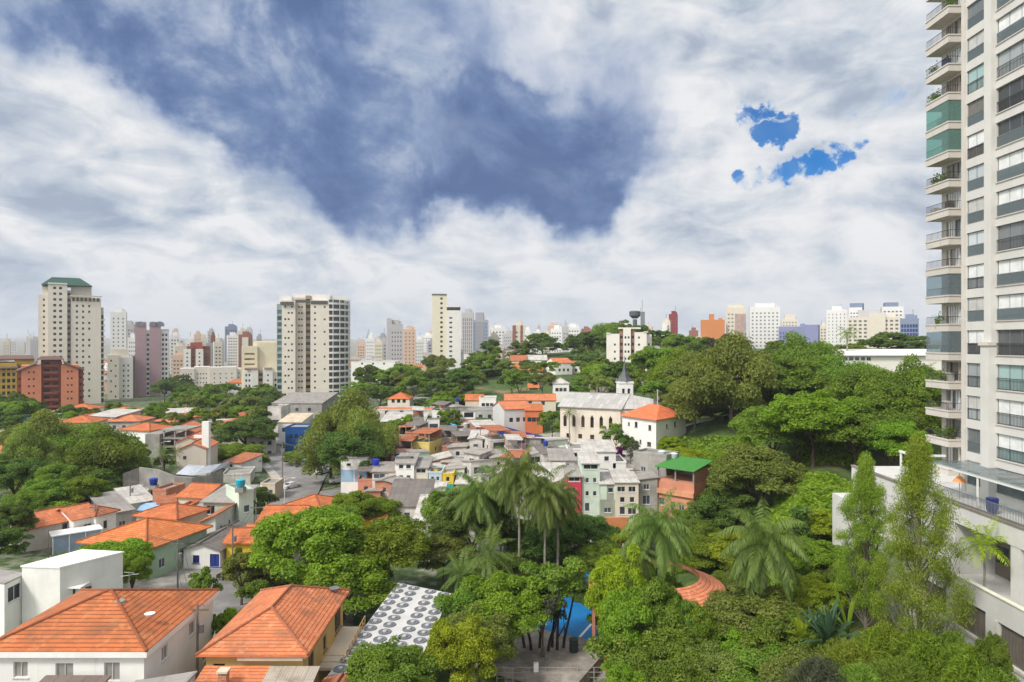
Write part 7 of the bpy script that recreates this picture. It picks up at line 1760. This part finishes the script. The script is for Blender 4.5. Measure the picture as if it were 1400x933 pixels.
palm(778, 160, 560, 'small', 1.0, 'slim palm in front of the church wall', .12); palm(222, 142, 612, 'small', .9, 'little palm in front of the grey parking deck', .12); palm(240, 143, 614, 'small', .9, 'little palm before the terraced orange gables', .12); palm(1158, 215, 450, 'small', 1.9, 'dark palm in front of the banded skyline block', .3); palm(1262, 128, 505, 'small', 1.6, 'dark layered palm beside the apartment tower balconies', .2)
palm(1345, 53.3, 722, 'podium', 1.0, 'yellow green palm growing out of the podium garden opening', .09, base=12.0)
# columnar light green trees by the podium
def poplar(px, Y, pytop, wpx, label, seed):
    X = xat(px, Y); g = ground(X, Y); H = zat(pytop, Y) - g; W = wpx / FPX * Y / 2
    rng = random.Random(seed); t = thing('columnar_tree', label, 'tree', (X, Y, g), 0, 'columnar trees by the podium')
    mb = MB().tube([(0, 0, -.5), (.1, 0, H * .45), (0, .1, H * .95)], [.26, .18, .04], 8); cen, rad = [], []
    for i in range(120):
        u = (i + .5) / 120; z = H * (.20 + .78 * u); wr = W * (math.sin(math.pi * min(1, (u * .9 + .16))) ** .75) * (1.05 if u < .7 else 1)
        a = i * 2.4 + rng.uniform(-.4, .4); q = wr * (.18 + .72 * rng.random() ** .7)
        c = (math.cos(a) * q, math.sin(a) * q, z); cen.append(c); rad.append(rng.uniform(.42, .78) * W / 2.2)
        z0 = max(H * .12, z - q * 1.8 - rng.uniform(.3, 1.4)); mb.tube([(0, 0, z0), (c[0] * .6, c[1] * .6, (z0 + z) / 2 - .1), c], [.055, .04, .015], 5)
    part('trunk', mb, plain((.16, .14, .10), .9), t)
    C, Nn, s, Tt = clumps_to_leaves(np.array(cen), np.array(rad), 720, .075, seed, up=.1, flat=1.7, fill=.97)
    add_obj('crown', leaf_mesh('crown', C, Nn, s, Tt, LG['poplar'], .32, np.random.default_rng(2).normal(size=C.shape) * .5 + np.array([0, 0, 1.2])), t)
poplar(1256, 51, 604, 112, 'large upright light green tree in front of the podium wall', 5); poplar(1184, 61, 624, 72, 'smaller upright light green tree left of the large upright one', 9)
# dark vine covered column and strap leaved plant
def column_tree(px, Y, pytop, wpx, label):
    X = xat(px, Y); g = ground(X, Y); H = zat(pytop, Y) - g; W = wpx / FPX * Y / 2; rng = random.Random(4)
    t = thing('columnar_tree', label, 'tree', (X, Y, g), 0, TGROUP); part('trunk', MB().tube([(0, 0, -.5), (0, 0, H * .95)], [.25, .08], 8), M_BARK, t)
    cen = np.array([[rng.uniform(-.6, .6) * W, rng.uniform(-.6, .6) * W, H * (.1 + .85 * i / 24)] for i in range(24)]); C, Nn, s, Tt = clumps_to_leaves(cen, np.full(24, W * .7), 150, .18, 3)
    add_obj('crown', leaf_mesh('crown', C, Nn, s, Tt, LG['dark']), t)
column_tree(1092, 78, 692, 26, 'narrow dark vine covered tree among the yellow green crowns')
def strap_plant(px, Y, py, label, n, l, seed, z=None, col='blue', asp=.07):
    X = xat(px, Y); g = zat(py, Y) if z is None else z; rng = random.Random(seed)
    t = thing('strap_leaved_plant', label, 'plant', (X, Y, g), 0, 'strap leaved plants in the front')
    mb = MB(); 
    for i in range(n):
        a = i * 2.4 + rng.uniform(-.3, .3); e = R(rng.uniform(25, 85)); ll = l * rng.uniform(.7, 1.15); d = Vector((math.cos(a) * math.cos(e), math.sin(a) * math.cos(e), math.sin(e))); p = Vector((0, 0, 0)); prev = None
        s_ = d.cross(Vector((0, 0, 1))).normalized()
        for k in range(7):
            w = ll * asp * math.sin(math.pi * (.12 + .86 * k / 6)) ; cur = (p - s_ * w, p + Vector((0, 0, w * .5)) * -1, p + s_ * w)
            if prev: mb.add([prev[0], prev[1], cur[1], cur[0]]); mb.add([prev[1], prev[2], cur[2], cur[1]])
            prev = cur; p = p + d * ll / 6; d = (d + Vector((0, 0, -.14))).normalized()
    me = mb.mesh('leaves', LG[col]); add_obj('leaves', me, t)
    part('stem', MB().tube([(0, 0, -3), (0, 0, .1)], [.16, .12], 7), M_BARK, t)
strap_plant(1132, 55, 880, 'blue green strap leaved plant at the front, left of the feathery shrubs', 30, 3.4, 1); strap_plant(1112, 57, 868, 'second blue green strap leaved plant close behind the first', 18, 2.6, 6); strap_plant(1160, 56, 868, 'tall pale bladed plant standing above the front shrubs', 7, 4.2, 2, col='poplar', asp=.05); strap_plant(1095, 56, 872, 'broad leaved light green plant beside the yellowing palm skirt', 12, 1.7, 5, col='lime', asp=.16)
strap_plant(1185, 52, 893, 'single broad light green leaf clump above the front shrubs', 6, 2.2, 8, col='lime', asp=.12)
# feathery shrubs along the front
def feathery(px, Y, py, w, label, seed, col='mid', h=None):
    X = xat(px, Y); top = zat(py, Y); g = top - 4.2; W = w / FPX * Y / 2; rng = np.random.default_rng(seed); n = 9000
    t = thing('feathery_shrub', label, 'shrub', (X, Y, g), 0, 'feathery shrubs along the front')
    a = rng.random(n) * 6.283; q = rng.random(n) ** .5; z = rng.random(n) ** .6; lim = W * np.sqrt(np.clip(1.02 - z ** 2.2, 0, 1)) * (.85 + .3 * np.sin(a * 5 + seed))
    C = np.stack([np.cos(a) * q * lim, np.sin(a) * q * lim, z * 4.1 + .25 * np.sin(a * 7 + q * 6)], 1)
    D_ = np.stack([np.cos(a) * q * .8, np.sin(a) * q * .8, np.full(n, .9)], 1) + rng.normal(size=(n, 3)) * .35
    add_obj('foliage', leaf_mesh('foliage', C, rng.normal(size=(n, 3)) + np.array([0, -.3, .5]), .16 * (.6 + .8 * rng.random(n)), rng.random(n) * .6 + .4 * (np.sin(a * 9 + z * 8) * .5 + .5), LG[col], .16, D_), t)
    mb = MB()
    for i in range(9):
        b = i * .7; mb.tube([(0, 0, -3), (math.cos(b) * .3, math.sin(b) * .3, .8), (math.cos(b) * W * .7, math.sin(b) * W * .7, 3.2)], [.05, .04, .01], 5)
    part('stems', mb, M_BARK, t)
for i, (px, Y, py, w, col, lb) in enumerate(((1212, 52, 858, 110, 'bright', 'bright feathery shrub in front of the large upright tree'), (1265, 49, 868, 110, 'bright', 'bright feathery shrub at the right of the front row'), (1330, 46, 888, 120, 'bright', 'feathery shrub at the bottom right corner under the podium wall'), (1165, 50, 880, 110, 'poplar', 'light feathery shrub below the strap leaved plant'), (1230, 46, 905, 140, 'mid', 'mid green feathery shrub at the bottom edge, right'), (1120, 47, 905, 120, 'gray', 'grey green feathery shrub at the bottom edge, left'), (1300, 48, 868, 80, 'mid', 'feathery shrub against the grilled podium openings'), (1180, 46, 915, 120, 'mid', 'low feathery shrub at the bottom edge between two taller ones'), (1360, 44.5, 915, 110, 'mid', 'feathery shrub at the extreme bottom right'))):
    feathery(px, Y, py, w, lb, i + 1, col)
tree(1358, 45, 862, 40, 'mid', 'near', trunk=.55, label='small broad leaved tree against the lower podium wall', base=4)
tree(1135, 70, 760, 50, 'olive', 'near', words='slim olive tree'); tree(1160, 66, 770, 50, 'mid', 'near', words='mid green bushy tree')
# planting on the park lawn edge and the slope: low ground cover of one mass
def cover():
    rng = np.random.default_rng(8); n = 60000
    px = rng.uniform(860, 1180, n); Y = np.exp(rng.uniform(math.log(70), math.log(150), n)); X = (px - CX) / FPX * Y
    z = ground_n(X, Y); k = noise_np(X * .11, Y * .11) > .42
    k &= ~((Y > 100) & (px < 905) & (z < 8)); X, Y, z = X[k], Y[k], z[k]; m = len(X)
    C = np.stack([X, Y, z + rng.random(m) * .7 * noise_np(X * .3, Y * .3)], 1)
    me = leaf_mesh('undergrowth', C, rng.normal(size=(m, 3)) * .5 + np.array([0, -.3, 1]), .22 + .25 * rng.random(m), rng.random(m), LG['bright'])
    o = add_obj('undergrowth', me); o['kind'] = 'stuff'
def noise_np(x, y):
    return .5 + .25 * (np.sin(x * 2.1 + 1.3 * np.sin(y * 1.7)) + np.sin(y * 2.6 + 1.1 * np.sin(x * 2.3 + 2)))
cover()
# ------------------------------------------------------------------ past the 290 trees that show largest, the far wood is one mass
def far_wood():
    ts = sorted([t for t in TREES if t[1].name.startswith('broadleaf_tree')], key=lambda t: -t[0])[288:]
    gone = {t[1] for t in ts}; AUTO[:] = [q for q in AUTO if q[0] not in gone]
    V, F, Tn, M, mats, off = [], [], [], [], [], 0
    for _, r, c, tk, col in ts:
        for o in (c, tk):
            me = o.data; n = len(me.vertices); co = np.empty(n * 3); me.vertices.foreach_get('co', co); co = co.reshape(-1, 3) * np.array(o.scale)
            z = o.rotation_euler.z; cs, sn = math.cos(z), math.sin(z)
            co = np.stack([co[:, 0] * cs - co[:, 1] * sn, co[:, 0] * sn + co[:, 1] * cs, co[:, 2]], 1) + np.array(o.location) + np.array(r.location)
            V.append(co); m = me.materials[0]
            if m not in mats: mats.append(m)
            F += [tuple(i + off for i in p.vertices) for p in me.polygons]; M += [mats.index(m)] * len(me.polygons)
            at_ = me.attributes.get('tint'); v = np.zeros(len(me.polygons), dtype=np.float32)
            if at_: at_.data.foreach_get('value', v)
            Tn.append(v); off += n
        for o in (c, tk, r): bpy.data.objects.remove(o)
    me = bpy.data.meshes.new('distant_wood'); me.from_pydata(np.concatenate(V).tolist(), [], F)
    for m in mats: me.materials.append(m)
    me.polygons.foreach_set('material_index', M); me.attributes.new('tint', 'FLOAT', 'FACE').data.foreach_set('value', np.concatenate(Tn))
    o = add_obj('distant_wood', me); o['kind'] = 'stuff'
far_wood()
# ------------------------------------------------------------------ finish: labels that single each thing out by its neighbours in the picture
def finish_labels():
    ORD = ['leftmost', 'second', 'third', 'fourth', 'fifth', 'sixth', 'seventh', 'eighth', 'ninth', 'tenth', 'eleventh', 'twelfth']
    items = {}
    for o, words, p in AUTO:
        x, y = proj(*p); best = min(MARKS, key=lambda m: (m[1] - x) ** 2 + ((m[2] - y) * 1.5) ** 2)
        dx, dy = best[1] - x, best[2] - y
        if abs(dx) > abs(dy) * 1.2: rel = 'left of' if dx > 0 else 'right of'
        else: rel = 'above' if dy > 0 else 'below'
        if abs(dx) + abs(dy) > 130: rel = 'well ' + rel
        items.setdefault(f"{words} {rel} {best[0]}", []).append((x, y, o))
    for k, v in items.items():
        if len(v) == 1: v[0][2]['label'] = k; continue
        v.sort(key=lambda q: q[0])
        for i, (_, _, o) in enumerate(v):
            o['label'] = (f"{ORD[0]}" if i == 0 else 'rightmost' if i == len(v) - 1 else f"{ORD[min(i, 11)]} from left") + ' ' + k
finish_labels()
